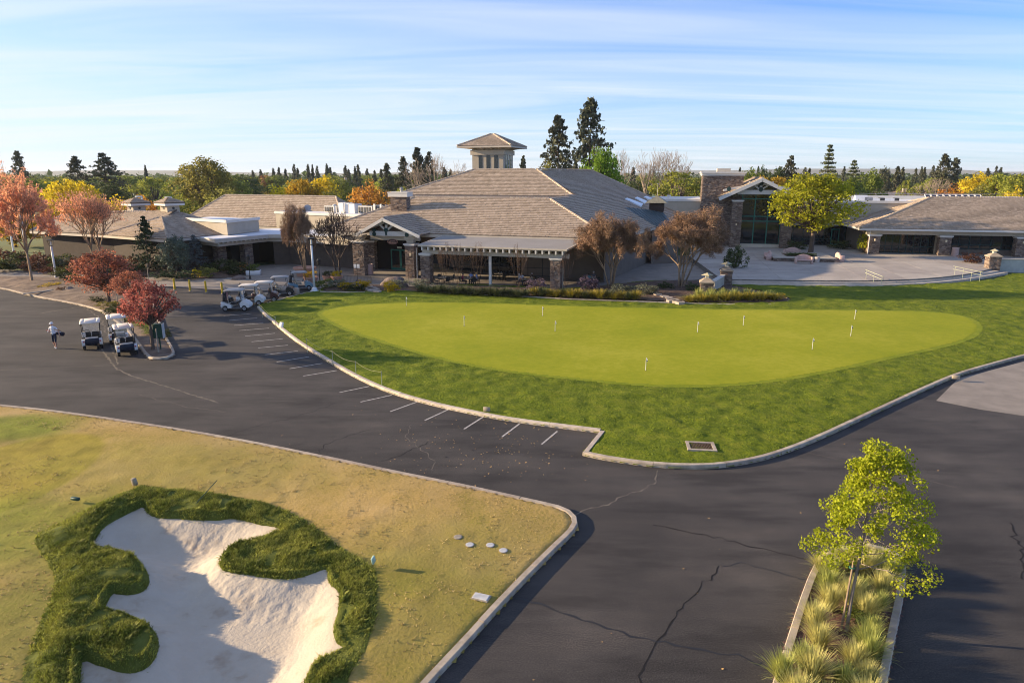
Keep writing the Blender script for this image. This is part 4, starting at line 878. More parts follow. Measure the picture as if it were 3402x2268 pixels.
q = MB(); fbox(q, F12, uc_l + 0.6, uc_r - 0.6, vl - 0.1, vl + 0.7, PZ, PZ + 0.5); q.build('sill_wall', B['cream'], lou, world=True)
MB().prism([F12.P(u, v, 0) for u, v in ((uc_l, vl + 0.62), (uc_r, vl + 0.62), (uc_r + 0.2, vl + 16), (uc_l, vl + 16))], PZ, lL.z - 0.1).build('wall', B['taupe'], lou, world=True)
lantern_light(lou, F12.P(uc_l, vl - 0.82, PZ + 3.5), F12, -F12.v)
# chandelier glow seen through the glass is left to the reflections; chimney block
vcb = vl + 1.6; k0, _ = F12.PV(2332, 640, vcb); k1, _ = F12.PV(2471, 600, vcb); zk = F12.PV(2400, 584, vcb)[1]; zk1 = F12.PV(2400, 571, vcb)[1]
blk = column(lou, F12, (k0 + k1) / 2, vcb + 2.0, 0.3, zk, k1 - k0, 4.0, cap=False, name='chimney_block')
q = MB(); fbox(q, F12, k0 - 0.15, k1 + 0.15, vcb - 0.15, vcb + 4.15, zk, zk + (zk1 - zk) * 0.55); fbox(q, F12, k0 - 0.3, k1 + 0.3, vcb - 0.3, vcb + 4.3, zk + (zk1 - zk) * 0.55, zk1); q.build('chimney_cap', B['white'], blk, world=True)
q = MB(); fbox(q, F12, (k0 + k1) / 2 - 0.9, (k0 + k1) / 2 + 1.1, vcb + 1, vcb + 2.4, zk1, zk1 + 0.5); q.build('flue_vent', B['cream'], blk, world=True)
# flat stucco blocks either side
vw = vl + 3.0; z7 = F12.PV(2280, 664, vw)[1]; j0, _ = F12.PV(2150, 700, vw)
wall_box(lou, F12, j0, k0 + 0.5, vw, vw + 14, 0, z7 - 0.25, B['stucco'], 'stucco_block')
q = MB(); fbox(q, F12, j0 - 0.1, k0 + 0.4, vw - 0.12, vw + 14, z7 - 0.25, z7 + 0.1); q.build('parapet', B['white'], lou, world=True)
q = MB(); c = F12.P(F12.PV(2219, 660, vw + 2)[0], vw + 2, z7 + 0.1); q.tube(c, c + Vector((0, 0, 0.5)), 0.12, 0.12, 8); q.tube(c + Vector((0, 0, 0.45)) - F12.u * 0.15, c + Vector((0, 0, 0.45)) + F12.u * 0.45, 0.13, 0.13, 8); q.build('vent_pipe', B['white'], lou, world=True)
vr = vl + 5.2; r0 = uc_r + 0.4; r1 = F12.PV(3150, 700, vr)[0] + 16; z8 = F12.PV(2850, 668, vr)[1]
wall_box(lou, F12, r0, r1, vr, vr + 16, 3.7, z8 - 0.28, B['stucco'], 'stucco_block')
q = MB(); fbox(q, F12, r0, r1, vr - 0.14, vr + 0.25, z8 - 0.28, z8 + 0.06); fbox(q, F12, r0, r1, vr + 15.7, vr + 16, z8 - 0.28, z8 + 0.4); q.build('parapet', B['white'], lou, world=True)
q = MB(); fbox(q, F12, r0, r1, vr + 0.25, vr + 15.7, z8 - 0.29, z8 - 0.22); q.build('flat_roof', B['flat'], lou, world=True)
wall_box(lou, F12, r0, r0 + 24, vr + 0.6, vr + 10, PZ, 3.68, B['taupe'], 'entry_wall')
glazing(lou, F12, r0 + 0.2, r0 + 14, vr + 0.5, PZ, 3.6, 9, (0, 0.32, 1), fm=B['dkgreen'])
q = MB(); ud = F12.PV(2772, 800, vr + 0.4)[0]
for x0, x1, z0_, z1_ in ((ud - 0.6, ud - 0.46, PZ, 3.2), (ud + 0.46, ud + 0.6, PZ, 3.2), (ud - 0.46, ud + 0.46, 3.04, 3.2), (ud - 0.46, ud + 0.46, PZ, PZ + 0.25)): fbox(q, F12, x0, x1, vr + 0.33, vr + 0.41, z0_, z1_)
q.build('door_frame', B['green'], lou, world=True)
# roof-top plant: panels, curbs, rail
for i in range(9):
    p0 = F12.P(*(lambda t: (t[0], vr + 9.4, z8 - 0.2))(F12.PV(3075 + i * 20.5, 650, vr + 9.4))); q = MB()
    a0, _ = F12.PV(3076 + i * 21, 650, vr + 9.4); a1, _ = F12.PV(3094 + i * 21, 650, vr + 9.4); zt = F12.PV(3100, 647, vr + 10)[1]
    P = [F12.P(a0, vr + 8.6, z8 - 0.1), F12.P(a1, vr + 8.6, z8 - 0.1), F12.P(a1, vr + 10.0, zt), F12.P(a0, vr + 10.0, zt)]
    q.slab(P, 0.05); so_ = q.build('solar_panel', glass('solar_glass', (0.02, 0.024, 0.05), 0.25), lou, world=True)
    band(so_, 'panel_frame', P, B['white'], h=0.08, t=0.12, drop=-0.06, closed=True)
for x, w, h, mm in ((2860, 1.8, 0.9, 'flat'), (2885, 1.2, 0.6, 'metal'), (2930, 0.7, 0.5, 'dark'), (2978, 0.7, 0.5, 'dark'), (2905, 1.6, 0.4, 'flat'), (2955, 1.5, 0.4, 'flat')):
    u_, _ = F12.PV(x, 655, vr + 7); wall_box(lou, F12, u_ - w / 2, u_ + w / 2, vr + 6.6, vr + 7.6, z8 - 0.2, z8 - 0.2 + h, B[mm], 'roof_unit')
q = MB(); fbox(q, F12, r0 + 2, r1, vr + 14.6, vr + 14.65, z8 + 0.75, z8 + 0.8); q.build('roof_rail', B['metal'], lou, world=True)

# ================================================================== pavilion (far right)
pav = thing('pavilion_building', tuple(F12.P(45, 110, PZ)), label='low hip-roofed dining pavilion with stone columns and long dark window walls', cat='building')
pe = lambda u, v, z: F12.P(u, v, z)
ez_ = 4.2; uE = 27.6; vE = 104.2; vRd = 116.2; uRd = 40.0; zR = 8.1; uEnd = 84
P0, P1_, P2_, P3_ = pe(uE, vE, ez_), pe(uEnd, vE, ez_), pe(uEnd, vRd, zR), pe(uRd, vRd, zR)
P4 = pe(uE, vRd * 2 - vE, ez_)
roof(pav, [[P0, P1_, P2_, P3_], [P4, P0, P3_]], plain=[[P4, P3_, P2_, pe(uEnd, vRd * 2 - vE, ez_)]], ridges=[(P0, P3_), (P3_, P2_), (P4, P3_)])
band(pav, 'gutter', [P4, P0, P1_], B['white'], h=0.26, t=0.16, drop=0.04)
q = MB(); q.prism([pe(uE + 0.2, vE + 0.2, 0), pe(uEnd, vE + 0.2, 0), pe(uEnd, vE + 8, 0), pe(uE + 0.2, vE + 8, 0)], ez_ - 0.3, ez_ - 0.26); q.build('soffit', B['cream'], pav, world=True)
q = MB(); fbox(q, F12, uE + 1.0, uEnd, vE + 0.8, vE + 1.3, ez_ - 0.85, ez_ - 0.31); q.build('eave_beam', B['stucco'], pav, world=True)
vc_ = vE + 1.05
for px in (2902, 3137, 3393):
    u_, _ = F12.PV(px, 800, vc_); column(pav, F12, u_, vc_, PZ, ez_ - 1.13, 1.45, 1.1)
    lantern_light(pav, F12.P(u_, vc_ - 0.62, PZ + 2.0), F12, -F12.v)
column(pav, F12, 60.5, vc_, PZ, ez_ - 1.13, 1.45, 1.1)
vgz = vE + 2.6; g0, _ = F12.PV(2918, 800, vgz); g1, _ = F12.PV(3108, 800, vgz); g2, _ = F12.PV(3150, 800, vgz); g3, _ = F12.PV(3365, 800, vgz)
wall_box(pav, F12, uE + 1.2, uEnd, vgz + 0.08, vgz + 20, PZ, ez_ - 0.3, B['taupe'], 'wall')
glazing(pav, F12, g0, g1, vgz, PZ + 0.05, ez_ - 0.8, 8, (0, 0.33, 1), fm=B['dkgreen'])
glazing(pav, F12, g2, g3, vgz, PZ + 0.75, ez_ - 0.8, 6, (0, 0.3, 1), fm=B['dkgreen'])
wall_box(pav, F12, g1 - 0.1, g2 + 0.1, vgz - 0.7, vgz + 0.05, PZ, ez_ - 0.8, B['stucco'], 'pier')
glazing(pav, F12, 54.5, 62, vgz, PZ + 0.05, ez_ - 0.8, 5, (0, 0.3, 1), fm=B['dkgreen'])
q = MB(); c = F12.P(uE + 1.35, vE + 0.4, 0); q.tube(c + Vector((0, 0, PZ)), c + Vector((0, 0, ez_ - 0.3)), 0.06, 0.06, 6); q.build('downspout', B['white'], pav, world=True)

# ================================================================== pro shop (left), hall and service block behind
shop = thing('pro_shop', tuple(G(450, 860, 0)), label='tile-roofed pro shop with two cupolas behind the orange maples', cat='building')
C_ = G(558, 796, 4.2); K_ = G(537, 721, 6.2); V_ = G(345, 780, 4.2); ER = G(815, 769, 4.2); PK = G(592, 706, 6.55)
R_l = G(400, 703, 6.55); L4 = G(205, 716, 5.85); LE = G(100, 767, 4.2); L0 = G(60, 765, 4.2)
roof(shop, [[V_, C_, K_], [C_, ER, PK, K_], [LE, V_, K_, PK, R_l, L4]], plain=[[L4, R_l, R_l + Vector((3, 9, -2.8)), L4 + Vector((3, 9, -2.3))], [R_l, PK, ER + Vector((-6, 9, 0)), R_l + Vector((4, 9, -2.8))]],
     ridges=[(C_, K_), (V_, K_), (PK, R_l), (ER, PK), (L4, R_l), (LE, L4)])
band(shop, 'fascia', [LE, V_, C_, ER], B['cream'], h=0.28, t=0.12, drop=0.06)
MB().prism([p + (Vector((-48, 96, 0)) - p).normalized() * 1.3 for p in [Vector((q.x, q.y, 0)) for q in (LE, V_, C_, ER)]] + [Vector((-40, 100, 0)), Vector((-66, 104, 0))], 0, 3.95).build('wall', mat('dark_wood_wall', (0.05, 0.036, 0.028), 0.85, var=0.2), shop, world=True)
for i, (px, py, mx_) in enumerate(((436, 702, 1.0), (548, 708, 1.0))):
    c = G(px, py, 6.5); fr = Frame(-35); u0_, v0_, _ = fr.loc(c); zt = fr.PV(px, 683, v0_)[1]
    q = MB(); fbox(q, fr, u0_ - 0.85, u0_ + 0.85, v0_ - 0.1, v0_ + 1.6, 5.4, zt); cpo = q.build('cupola', B['stucco'], shop, world=True)
    zr_ = zt + 0.42
    q = MB(); fbox(q, fr, u0_ - 1.35, u0_ + 1.35, v0_ - 0.6, v0_ + 2.1, zt, zr_); q.build('cupola_fascia', B['white'], cpo, world=True)
    ce = [fr.P(u_, v_, zr_) for u_, v_ in ((u0_ - 1.4, v0_ - 0.65), (u0_ + 1.4, v0_ - 0.65), (u0_ + 1.4, v0_ + 2.15), (u0_ - 1.4, v0_ + 2.15))]; ca = fr.P(u0_, v0_ + 0.75, zr_ + 0.62)
    t_, u_m = MB(), MB(); tile_face([ce[0], ce[1], ca], t_, u_m, 0.3); tile_face([ce[1], ce[2], ca], t_, u_m, 0.3); tile_face([ce[3], ce[0], ca], t_, u_m, 0.3)
    cr_ = u_m.build('cupola_roof', B['under'], cpo, world=True); tag(t_.build('roof_tiles', B['tile'], cpo, world=True, fix=False), kind='stuff')
    for uu, vv, out in ((u0_, v0_ - 0.12, -fr.v), (u0_ + 0.87, v0_ + 0.75, fr.u)):
        cc = fr.P(uu, vv, zt - 0.35); ex = fr.u if out == -fr.v else fr.v
        MB().loft([[cc + ex * (0.17 * math.cos(k * math.pi / 6)) + Vector((0, 0, 0.17 * math.sin(k * math.pi / 6))) + out * w_ for k in range(12)] for w_ in (-0.05, 0.03)]).build('round_vent', B['dark'], cpo, world=True)
# porch canopy with stone pillars
F33 = Frame(-35)
cp_ = [G(622, 786, 4.0), G(716, 796, 4.0), G(892, 780, 4.0), G(960, 780, 4.0), G(1172, 790, 4.0), G(1172, 768, 4.0), G(960, 760, 4.0), G(830, 764, 4.0)]
MB().slab([p + Vector((0, 0, 0.1)) for p in cp_], 0.22).build('porch_canopy', B['flat'], shop, world=True)
band(shop, 'porch_fascia', [p + Vector((0, 0, 0.02)) for p in cp_[:5]], B['cream'], h=0.42, t=0.12, drop=0.0)
ins = lambda p, d: p + (Vector((-36, 95, p.z)) - p).normalized() * d
bmp = [ins(cp_[i], 1.0) for i in range(5)]; band(shop, 'porch_beam', [p + Vector((0, 0, -0.42)) for p in bmp], B['cream'], h=0.5, t=0.3)
for i in range(12):
    p = cp_[1].lerp(cp_[2], (i + 0.5) / 12); q = MB(); q.box(p + Vector((0, 0, -0.45)) + Vector((-0.35, 0.25, 0)), (0.9, 0.12, 0.22), F33.a); q.build('rafter', B['cream'], shop, world=True)
for px in (727, 815):
    c = G(px, 893 - (px - 727) * 0.07, 0.0); u_, v_, _ = F33.loc(c); column(shop, F33, u_, v_ + 0.35, 0.0, 2.95, 1.15, 1.15)
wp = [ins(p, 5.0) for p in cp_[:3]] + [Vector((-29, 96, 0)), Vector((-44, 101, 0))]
MB().prism(wp, 0, 3.8).build('porch_back_wall', B['deep_shade'], shop, world=True)  # near-black: the porch's shade and dark glass put into the wall colour
MB().prism([Vector((p.x, p.y, 0)) for p in (G(905, 778, 4), G(960, 776, 4), G(1172, 786, 4), G(1172, 772, 4), G(960, 763, 4))], 0, 3.75).build('covered_wall', mat('shaded_brown_wall', (0.09, 0.07, 0.055), 0.9), shop, world=True)  # brown darkened so the shade under the canopy is in the colour
q = MB(); c = G(702, 880, 0); q.tube(Vector((c.x, c.y, 0)), Vector((c.x, c.y, 3.7)), 0.06, 0.06, 6); q.build('downspout', B['white'], shop, world=True)

hall = thing('assembly_hall', tuple(G(800, 760, 3.4)), label='long hall with pale brown hip roof behind the pro shop canopy', cat='building')
hall.location.z = 0
he = 3.4; eR = G(924, 754, he); eDir = (G(856, 746, he) - eR); FH = Frame(-22)
uR2, vR2, _ = FH.loc(eR); 
hrL = G(757, 648, 8.0); hrR = G(1109, 654, 8.0); ul_, vl_, _ = FH.loc(hrL); ur_, vrr, _ = FH.loc(hrR); vm = (vl_ + vrr) / 2
HR0, HR1 = FH.P(ul_, vm, 8.0), FH.P(ur_, vm, 8.0); wv = vm - vR2
HE0 = FH.P(ul_ - wv, vR2, he); HE1 = FH.P(ur_ + wv, vR2, he); HE2 = FH.P(ur_ + wv, vm + wv, he); HE3 = FH.P(ul_ - wv, vm + wv, he)
roof(hall, [[HE0, HE1, HR1, HR0], [HE1, HE2, HR1]], plain=[[HE3, HE0, HR0], [HE2, HE3, HR0, HR1]], ridges=[(HR0, HR1), (HE1, HR1), (HE0, HR0)])
band(hall, 'fascia', [HE3, HE0, HE1, HE2], B['cream'], h=0.3, t=0.12, drop=0.05)
MB().prism([FH.P(u_, v_, 0) for u_, v_ in ((ul_ - wv + 1, vR2 + 1), (ur_ + wv - 1, vR2 + 1), (ur_ + wv - 1, vm + wv - 1), (ul_ - wv + 1, vm + wv - 1))], 0, he - 0.15).build('wall', mat('brown_stucco', (0.27, 0.17, 0.10), 0.9), hall, world=True)

svc = thing('service_block', tuple(G(1000, 760, 3.5)), label='flat-roofed beige service block with rooftop air-conditioning units', cat='building'); svc.location.z = 0
s0 = G(915, 702, 6.05); s1 = G(1215, 714, 6.05); dS = (s1 - s0); nS = Vector((-dS.y, dS.x, 0)).normalized(); FS = Frame(math.degrees(math.atan2(dS.y, dS.x)))
q = MB(); q.prism([Vector((p.x, p.y, 0)) for p in (s0, s1 + dS * 0.1, s1 + dS * 0.1 + nS * 14, s0 + nS * 14)], 0, 5.75); q.build('wall', B['stucco'], svc, world=True)
q = MB(); q.prism([Vector((p.x, p.y, 0)) for p in (s0 + nS * 0.3, s1 + dS * 0.1 + nS * 0.3, s1 + dS * 0.1 + nS * 14, s0 + nS * 14)], 5.75, 5.8); q.build('flat_roof', B['flat'], svc, world=True)
band(svc, 'parapet', [s0 + nS * 14, s0, s1 + dS * 0.1], B['white'], h=0.34, t=0.3)
us0, vs0, _ = FS.loc(s0)
for x, y0, w, h, mm in ((1110, 690, 2.6, 1.0, 'metal'), (1155, 688, 2.2, 1.5, 'flat'), (1225, 690, 2.8, 1.15, 'metal'), (1180, 688, 1.2, 1.4, 'flat'), (1270, 688, 2.0, 1.3, 'metal')):
    u_, _ = FS.PV(x, y0, vs0 + 6); un = wall_box(svc, FS, u_ - w / 2, u_ + w / 2, vs0 + 5.2, vs0 + 6.8, 5.8, 5.8 + h, B[mm], 'air_unit')
    if mm == 'metal':
        for k in range(5):
            q = MB(); fbox(q, FS, u_ - w / 2 + 0.1 + k * (w - 0.2) / 5, u_ - w / 2 + (k + 0.86) * (w - 0.2) / 5, vs0 + 5.16, vs0 + 5.2, 5.95, 5.65 + h); q.build('grille', B['dark'], un, world=True)
    q = MB(); c = FS.P(u_, vs0 + 6, 5.8 + h); q.lathe([(0.4, 0), (0.4, 0.12), (0.34, 0.14), (0.3, 0.08)], c, 14); q.build('fan_shroud', B['dark'], un, world=True)
for x in (1140, 1244, 1266):
    u_, _ = FS.PV(x, 685, vs0 + 5); q = MB(); fbox(q, FS, u_ - 0.13, u_ + 0.13, vs0 + 4.9, vs0 + 5.1, 5.8, 7.3); q.build('screen_post', B['white'], svc, world=True)
u_, _ = FS.PV(1110, 678, vs0 + 3.5); c = FS.P(u_, vs0 + 3.5, 5.8); q = MB(); q.tube(c, c + Vector((0, 0, 1.1)), 0.17, 0.17, 8); q.lathe([(0.28, 0), (0.28, 0.15), (0.05, 0.28)], c + Vector((0, 0, 1.1)), 10); q.build('roof_vent', B['white'], svc, world=True)
u_, _ = FS.PV(1022, 695, vs0 + 2); c = FS.P(u_, vs0 + 2, 5.8); q = MB(); q.tube(c, c + Vector((0, 0, 0.6)), 0.05, 0.05, 6)
Mr = Matrix.Rotation(R(20), 3, 'Z') @ Matrix.Rotation(R(62), 3, 'X'); dc = c + Vector((0, 0, 0.75))
q.loft([[dc + Mr @ Vector((r * math.cos(k * math.pi / 8), r * math.sin(k * math.pi / 8), h)) for k in range(16)] for r, h in ((0.06, 0.0), (0.3, 0.04), (0.52, 0.13), (0.5, 0.15), (0.28, 0.07), (0.05, 0.03))]); q.tube(dc, dc + Mr @ Vector((0, 0.1, 0.5)), 0.02, 0.02, 5); q.build('satellite_dish', B['metal'], svc, world=True)
b2 = thing('flat_annex', tuple(G(760, 760, 3.5)), label='small beige flat-roofed annex with white parapet beside pro shop roof', cat='building'); b2.location.z = 0
x0, x1, x2, x3 = G(600, 722, 6.0), G(752, 731, 6.0), G(858, 721, 6.0), G(700, 714, 6.0)
MB().prism([Vector((p.x, p.y, 0)) for p in (x0, x1, x2, x3)], 4.15, 5.7).build('wall', B['stucco'], b2, world=True)
MB().prism([Vector((p.x, p.y, 0)) for p in (x0, x1, x2, x3)], 5.7, 5.76).build('flat_roof', B['flat'], b2, world=True)
band(b2, 'parapet', [x0, x1, x2], B['white'], h=0.36, t=0.3)
# ================================================================== far houses
HB = {'w': mat('pale_stucco_far', (0.52, 0.43, 0.33), 0.9), 'r1': mat('brown_shingle_far', (0.16, 0.105, 0.08), 0.9, scale=1, var=0.2), 'r2': mat('grey_shingle_far', (0.17, 0.15, 0.14), 0.9, scale=1, var=0.2)}
def house(px, py, Y, w, dp, hw, rise, rm, rz, label):
    p = AtY(px, py, Y); t = thing('house', (p.x, p.y, 0), R(rz), label=label, cat='house', group='far houses beyond the trees')
    z1 = hw; MB().box((0, 0, z1 / 2), (w, dp, z1)).build('wall', HB['w'], t)
    e = 0.6; q = MB(); q.add([(-w / 2 - e, -dp / 2 - e, z1), (w / 2 + e, -dp / 2 - e, z1), (w / 2 + e, dp / 2 + e, z1), (-w / 2 - e, dp / 2 + e, z1), (-w / 2 + dp * 0.28, 0, z1 + rise), (w / 2 - dp * 0.28, 0, z1 + rise)], [(0, 1, 5, 4), (1, 2, 5), (2, 3, 4, 5), (3, 0, 4), (3, 2, 1, 0)]); r = q.build('roof', HB[rm], t)
    MB().box((w * 0.2, dp * 0.15, z1 + rise * 0.8), (1.2, 0.9, rise * 1.1)).build('chimney', HB['w'], r)
    for k in range(3): MB().box((-w * 0.3 + k * w * 0.3, -dp / 2 - 0.02, z1 * 0.55), (1.3, 0.1, 1.2)).build('window', B['glass'], t)
for i, a in enumerate(((2960, 640, 215, 20, 13, 3.2, 3.0, 'r2', -18, 'far house with broad grey shingle roof beyond the solar panels'), (3040, 628, 235, 22, 13, 3.2, 3.4, 'r1', 24, 'far house with brown shingle roof and pale chimney'), (3115, 634, 225, 13, 11, 3.2, 2.6, 'r1', -10, 'small far house with reddish brown roof'), (2930, 616, 290, 26, 13, 3.4, 3.2, 'r2', 8, 'distant grey-roofed house behind the brown-roofed one'), (3080, 612, 310, 30, 13, 3.4, 3.0, 'r2', 0, 'farthest long house roof under the horizon conifers'), (1120, 622, 330, 22, 13, 4.5, 4.0, 'r1', 20, 'pale far house beyond the bright green fairway'), (3190, 628, 240, 14, 12, 3.2, 3.0, 'r2', 30, 'far house half hidden by brown bare trees'))): house(*a)
# ------------------------------------------------------------------ vegetation
V_ = {}
def leafmat(name, c, c2=None, isl=0.35, tr=0.48, objr=0.12, var=0.3, scale=1.5): return mat(name, c, 0.65, col2=c2, island=isl, trans=tr, objrand=objr, var=var, scale=scale, spec=0.2)
V_['bark'] = mat('brown_bark', (0.11, 0.08, 0.06), 0.9, scale=8, var=0.35)
V_['bark_grey'] = mat('grey_bark', (0.22, 0.18, 0.145), 0.9, scale=8, var=0.3)
V_['twig'] = mat('tan_twig', (0.29, 0.205, 0.13), 0.9, scale=2, var=0.3, island=0.3)
V_['twig_red'] = mat('russet_twig', (0.25, 0.15, 0.09), 0.9, scale=2, var=0.3, island=0.4)
V_['twig_dark'] = mat('dark_twig', (0.075, 0.052, 0.042), 0.9, scale=2, var=0.3)
V_['twig_pale'] = mat('pale_bare_twig', (0.30, 0.24, 0.19), 0.9, scale=2, var=0.3)
V_['green'] = leafmat('leaf_mid_green', (0.17, 0.215, 0.04)); V_['lime'] = leafmat('leaf_lime', (0.31, 0.33, 0.05)); V_['dark'] = leafmat('leaf_dark_green', (0.085, 0.115, 0.038))
V_['bright'] = leafmat('leaf_bright_green', (0.17, 0.28, 0.022)); V_['olive'] = leafmat('leaf_olive', (0.26, 0.245, 0.055)); V_['yellow'] = leafmat('leaf_yellow', (0.70, 0.55, 0.03)); V_['gold'] = leafmat('leaf_gold', (0.48, 0.32, 0.03)); V_['orange'] = leafmat('leaf_orange', (0.52, 0.25, 0.045)); V_['rust'] = leafmat('leaf_rust', (0.30, 0.165, 0.08))
V_['conifer'] = leafmat('needle_dark', (0.085, 0.092, 0.052), isl=0.4, tr=0.1); V_['cedar'] = leafmat('needle_cedar', (0.13, 0.15, 0.065), isl=0.4, tr=0.1); V_['pine'] = leafmat('needle_pine', (0.035, 0.06, 0.022), isl=0.4, tr=0.1); V_['blue'] = leafmat('needle_blue', (0.13, 0.165, 0.165), isl=0.35, tr=0.1); V_['sage'] = leafmat('needle_sage', (0.10, 0.125, 0.085), isl=0.35, tr=0.1)
V_['maple'] = leafmat('leaf_island_maple', (0.36, 0.41, 0.022), isl=0.4, tr=0.5, var=0.25); V_['plaza_tree'] = leafmat('leaf_plaza_tree', (0.36, 0.37, 0.018), isl=0.4, tr=0.45)
V_['salmon'] = leafmat('bud_salmon', (0.88, 0.46, 0.26), isl=0.35); V_['plum'] = leafmat('leaf_plum', (0.33, 0.125, 0.08), isl=0.55); V_['plum_pink'] = leafmat('leaf_plum_pink', (0.34, 0.105, 0.085), isl=0.6)
V_['straw'] = mat('straw_blade', (0.54, 0.50, 0.17), 0.7, island=0.35, trans=0.3, var=0.2, scale=3); V_['straw_green'] = mat('greenish_blade', (0.38, 0.40, 0.10), 0.7, island=0.35, trans=0.3, var=0.2, scale=3)
V_['yel_blade'] = mat('yellow_green_blade', (0.30, 0.24, 0.03), 0.7, island=0.35, trans=0.3); V_['dk_blade'] = mat('deep_green_blade', (0.07, 0.085, 0.03), 0.7, island=0.4, trans=0.2)
V_['grey_leaf'] = leafmat('leaf_grey_green', (0.20, 0.21, 0.14)); V_['lav'] = leafmat('leaf_lavender', (0.16, 0.12, 0.16)); V_['yflower'] = leafmat('leaf_bright_yellow', (0.50, 0.36, 0.012)); V_['shrub'] = leafmat('leaf_shrub', (0.06, 0.075, 0.022)); V_['redshrub'] = leafmat('leaf_red_shrub', (0.11, 0.05, 0.03))

def leaves(rs, C, n_per, rad, size, name, m, flat=0.0, aspect=1.5):
    """leaf-sized faces scattered round clump centres C (k,3)"""
    k = len(C); rad = np.broadcast_to(np.asarray(rad, float), (k,)); N_ = k * n_per
    d = rs.normal(size=(N_, 3)); d /= np.linalg.norm(d, axis=1, keepdims=True) + 1e-9; r = rs.uniform(0.25, 1, N_) ** 0.6
    P = np.repeat(C, n_per, 0) + d * (r * np.repeat(rad, n_per))[:, None]
    nrm = d * 0.9 + rs.normal(size=(N_, 3)) * 0.75 + np.array([0, 0, flat]); nrm /= np.linalg.norm(nrm, axis=1, keepdims=True) + 1e-9
    t = np.cross(nrm, rs.normal(size=(N_, 3))); t /= np.linalg.norm(t, axis=1, keepdims=True) + 1e-9; b = np.cross(nrm, t)
    s = (size * rs.uniform(0.6, 1.35, N_))[:, None]; a = s * aspect
    Vv = np.stack([P - t * a / 2, P + b * s / 2 + t * a * 0.1, P + t * a / 2, P - b * s / 2 + t * a * 0.1], 1).reshape(-1, 3)
    return np_mesh(name, Vv, np.arange(N_ * 4).reshape(-1, 4), m)
def skeleton(rs, segs, tips, p, d, L_, r, lev, maxl, nch, spread, up, shrink=0.72, curve=0.12, rmin=0.004):
    k = 3; q = p.copy(); dd = d.copy()
    for i in range(k):
        dd = dd + rs.normal(size=3) * curve + np.array([0, 0, up * 0.1]); dd /= np.linalg.norm(dd); q2 = q + dd * L_ / k
        r2 = max(r * (1 - 0.3 * (i + 1) / k), rmin); segs.append((q, q2, max(r * (1 - 0.3 * i / k), rmin), r2)); q = q2
    if lev >= maxl: tips.append(q); return
    n = nch if isinstance(nch, int) else nch[min(lev, len(nch) - 1)]
    ph = rs.uniform(0, 6.28)
    for c in range(n):
        a = ph + c * 6.283 / n + rs.uniform(-0.5, 0.5); s = spread * rs.uniform(0.6, 1.3)
        h = np.cross(dd, np.array([0.3, 0.2, 0.93])); h = np.cross(dd, [1, 0, 0]) if np.linalg.norm(h) < 0.1 else h; h /= np.linalg.norm(h); g2 = np.cross(dd, h)
        nd = dd * math.cos(s) + (h * math.cos(a) + g2 * math.sin(a)) * math.sin(s) + np.array([0, 0, up]); nd /= np.linalg.norm(nd)
        skeleton(rs, segs, tips, q, nd, L_ * shrink * rs.uniform(0.8, 1.2), r * 0.62, lev + 1, maxl, nch, spread, up, shrink, curve, rmin)
    if lev >= 1: tips.append(q)
def seg_mesh(segs, name, m, n=4):
    P0 = np.array([s[0] for s in segs]); P1 = np.array([s[1] for s in segs]); r0 = np.array([s[2] for s in segs]); r1 = np.array([s[3] for s in segs]); N_ = len(segs)
    d = P1 - P0; d /= np.linalg.norm(d, axis=1, keepdims=True) + 1e-9; ref = np.where(np.abs(d[:, 2:3]) > 0.9, np.array([[1., 0, 0]]), np.array([[0, 0, 1.]])); h = np.cross(d, ref); h /= np.linalg.norm(h, axis=1, keepdims=True); g2 = np.cross(d, h)
    V = np.empty((N_, 2 * n, 3))
    for k in range(n):
        a = 2 * math.pi * k / n; o = h * math.cos(a) + g2 * math.sin(a); V[:, k] = P0 + o * r0[:, None]; V[:, n + k] = P1 + d * 0.0 + o * r1[:, None]
    f = np.array([[k, (k + 1) % n, n + (k + 1) % n, n + k] for k in range(n)]); F = (np.arange(N_)[:, None, None] * 2 * n + f[None]).reshape(-1, 4)
    return np_mesh(name, V.reshape(-1, 3), F, m, True)
def v3(*a): return np.array(a, float)
# ---- prototypes (unit width and height), kept as mesh data and shared
PROTO = {}
def proto_broad(key, seed, ncl=70, nper=46, leaf=0.031, trunk_h=0.24, zlo=0.2, shape=1.0, clr=(0.08, 0.15), open_=0.0):
    rs = np.random.RandomState(seed); C = []; rad = []
    while len(C) < ncl:
        d = rs.normal(size=3); d /= np.linalg.norm(d); rr = rs.uniform(0.2, 1) ** 0.42
        a = math.atan2(d[1], d[0]); lob = 1 + 0.16 * math.sin(3 * a + seed) + 0.1 * math.sin(5 * a + seed * 2)
        zc_ = (zlo + 1) / 2; c = v3(d[0] * 0.40 * lob, d[1] * 0.40 * lob, d[2] * (1 - zlo) / 2 * 0.86) * rr; c[2] += zc_
        if c[2] < zc_: c[:2] *= 1.05
        else: c[:2] *= (1 - 0.35 * shape * (c[2] - zc_) / ((1 - zlo) / 2))
        C.append(c); rad.append(rs.uniform(*clr) * (1 - open_ * 0.3))
    C = np.array(C); segs = [(v3(0, 0, -0.02), v3(0.01, 0, trunk_h), 0.028, 0.02)]
    for c in C[::2]:
        m_ = v3(c[0] * 0.35, c[1] * 0.35, trunk_h + (c[2] - trunk_h) * 0.45); segs.append((v3(0.01, 0, trunk_h), m_, 0.015, 0.009)); segs.append((m_, c, 0.009, 0.003))
    PROTO[key] = [('crown', leaves(rs, C, nper, rad, leaf, key + '_crown', V_['green'])), ('trunk', seg_mesh(segs, key + '_trunk', V_['bark']))]
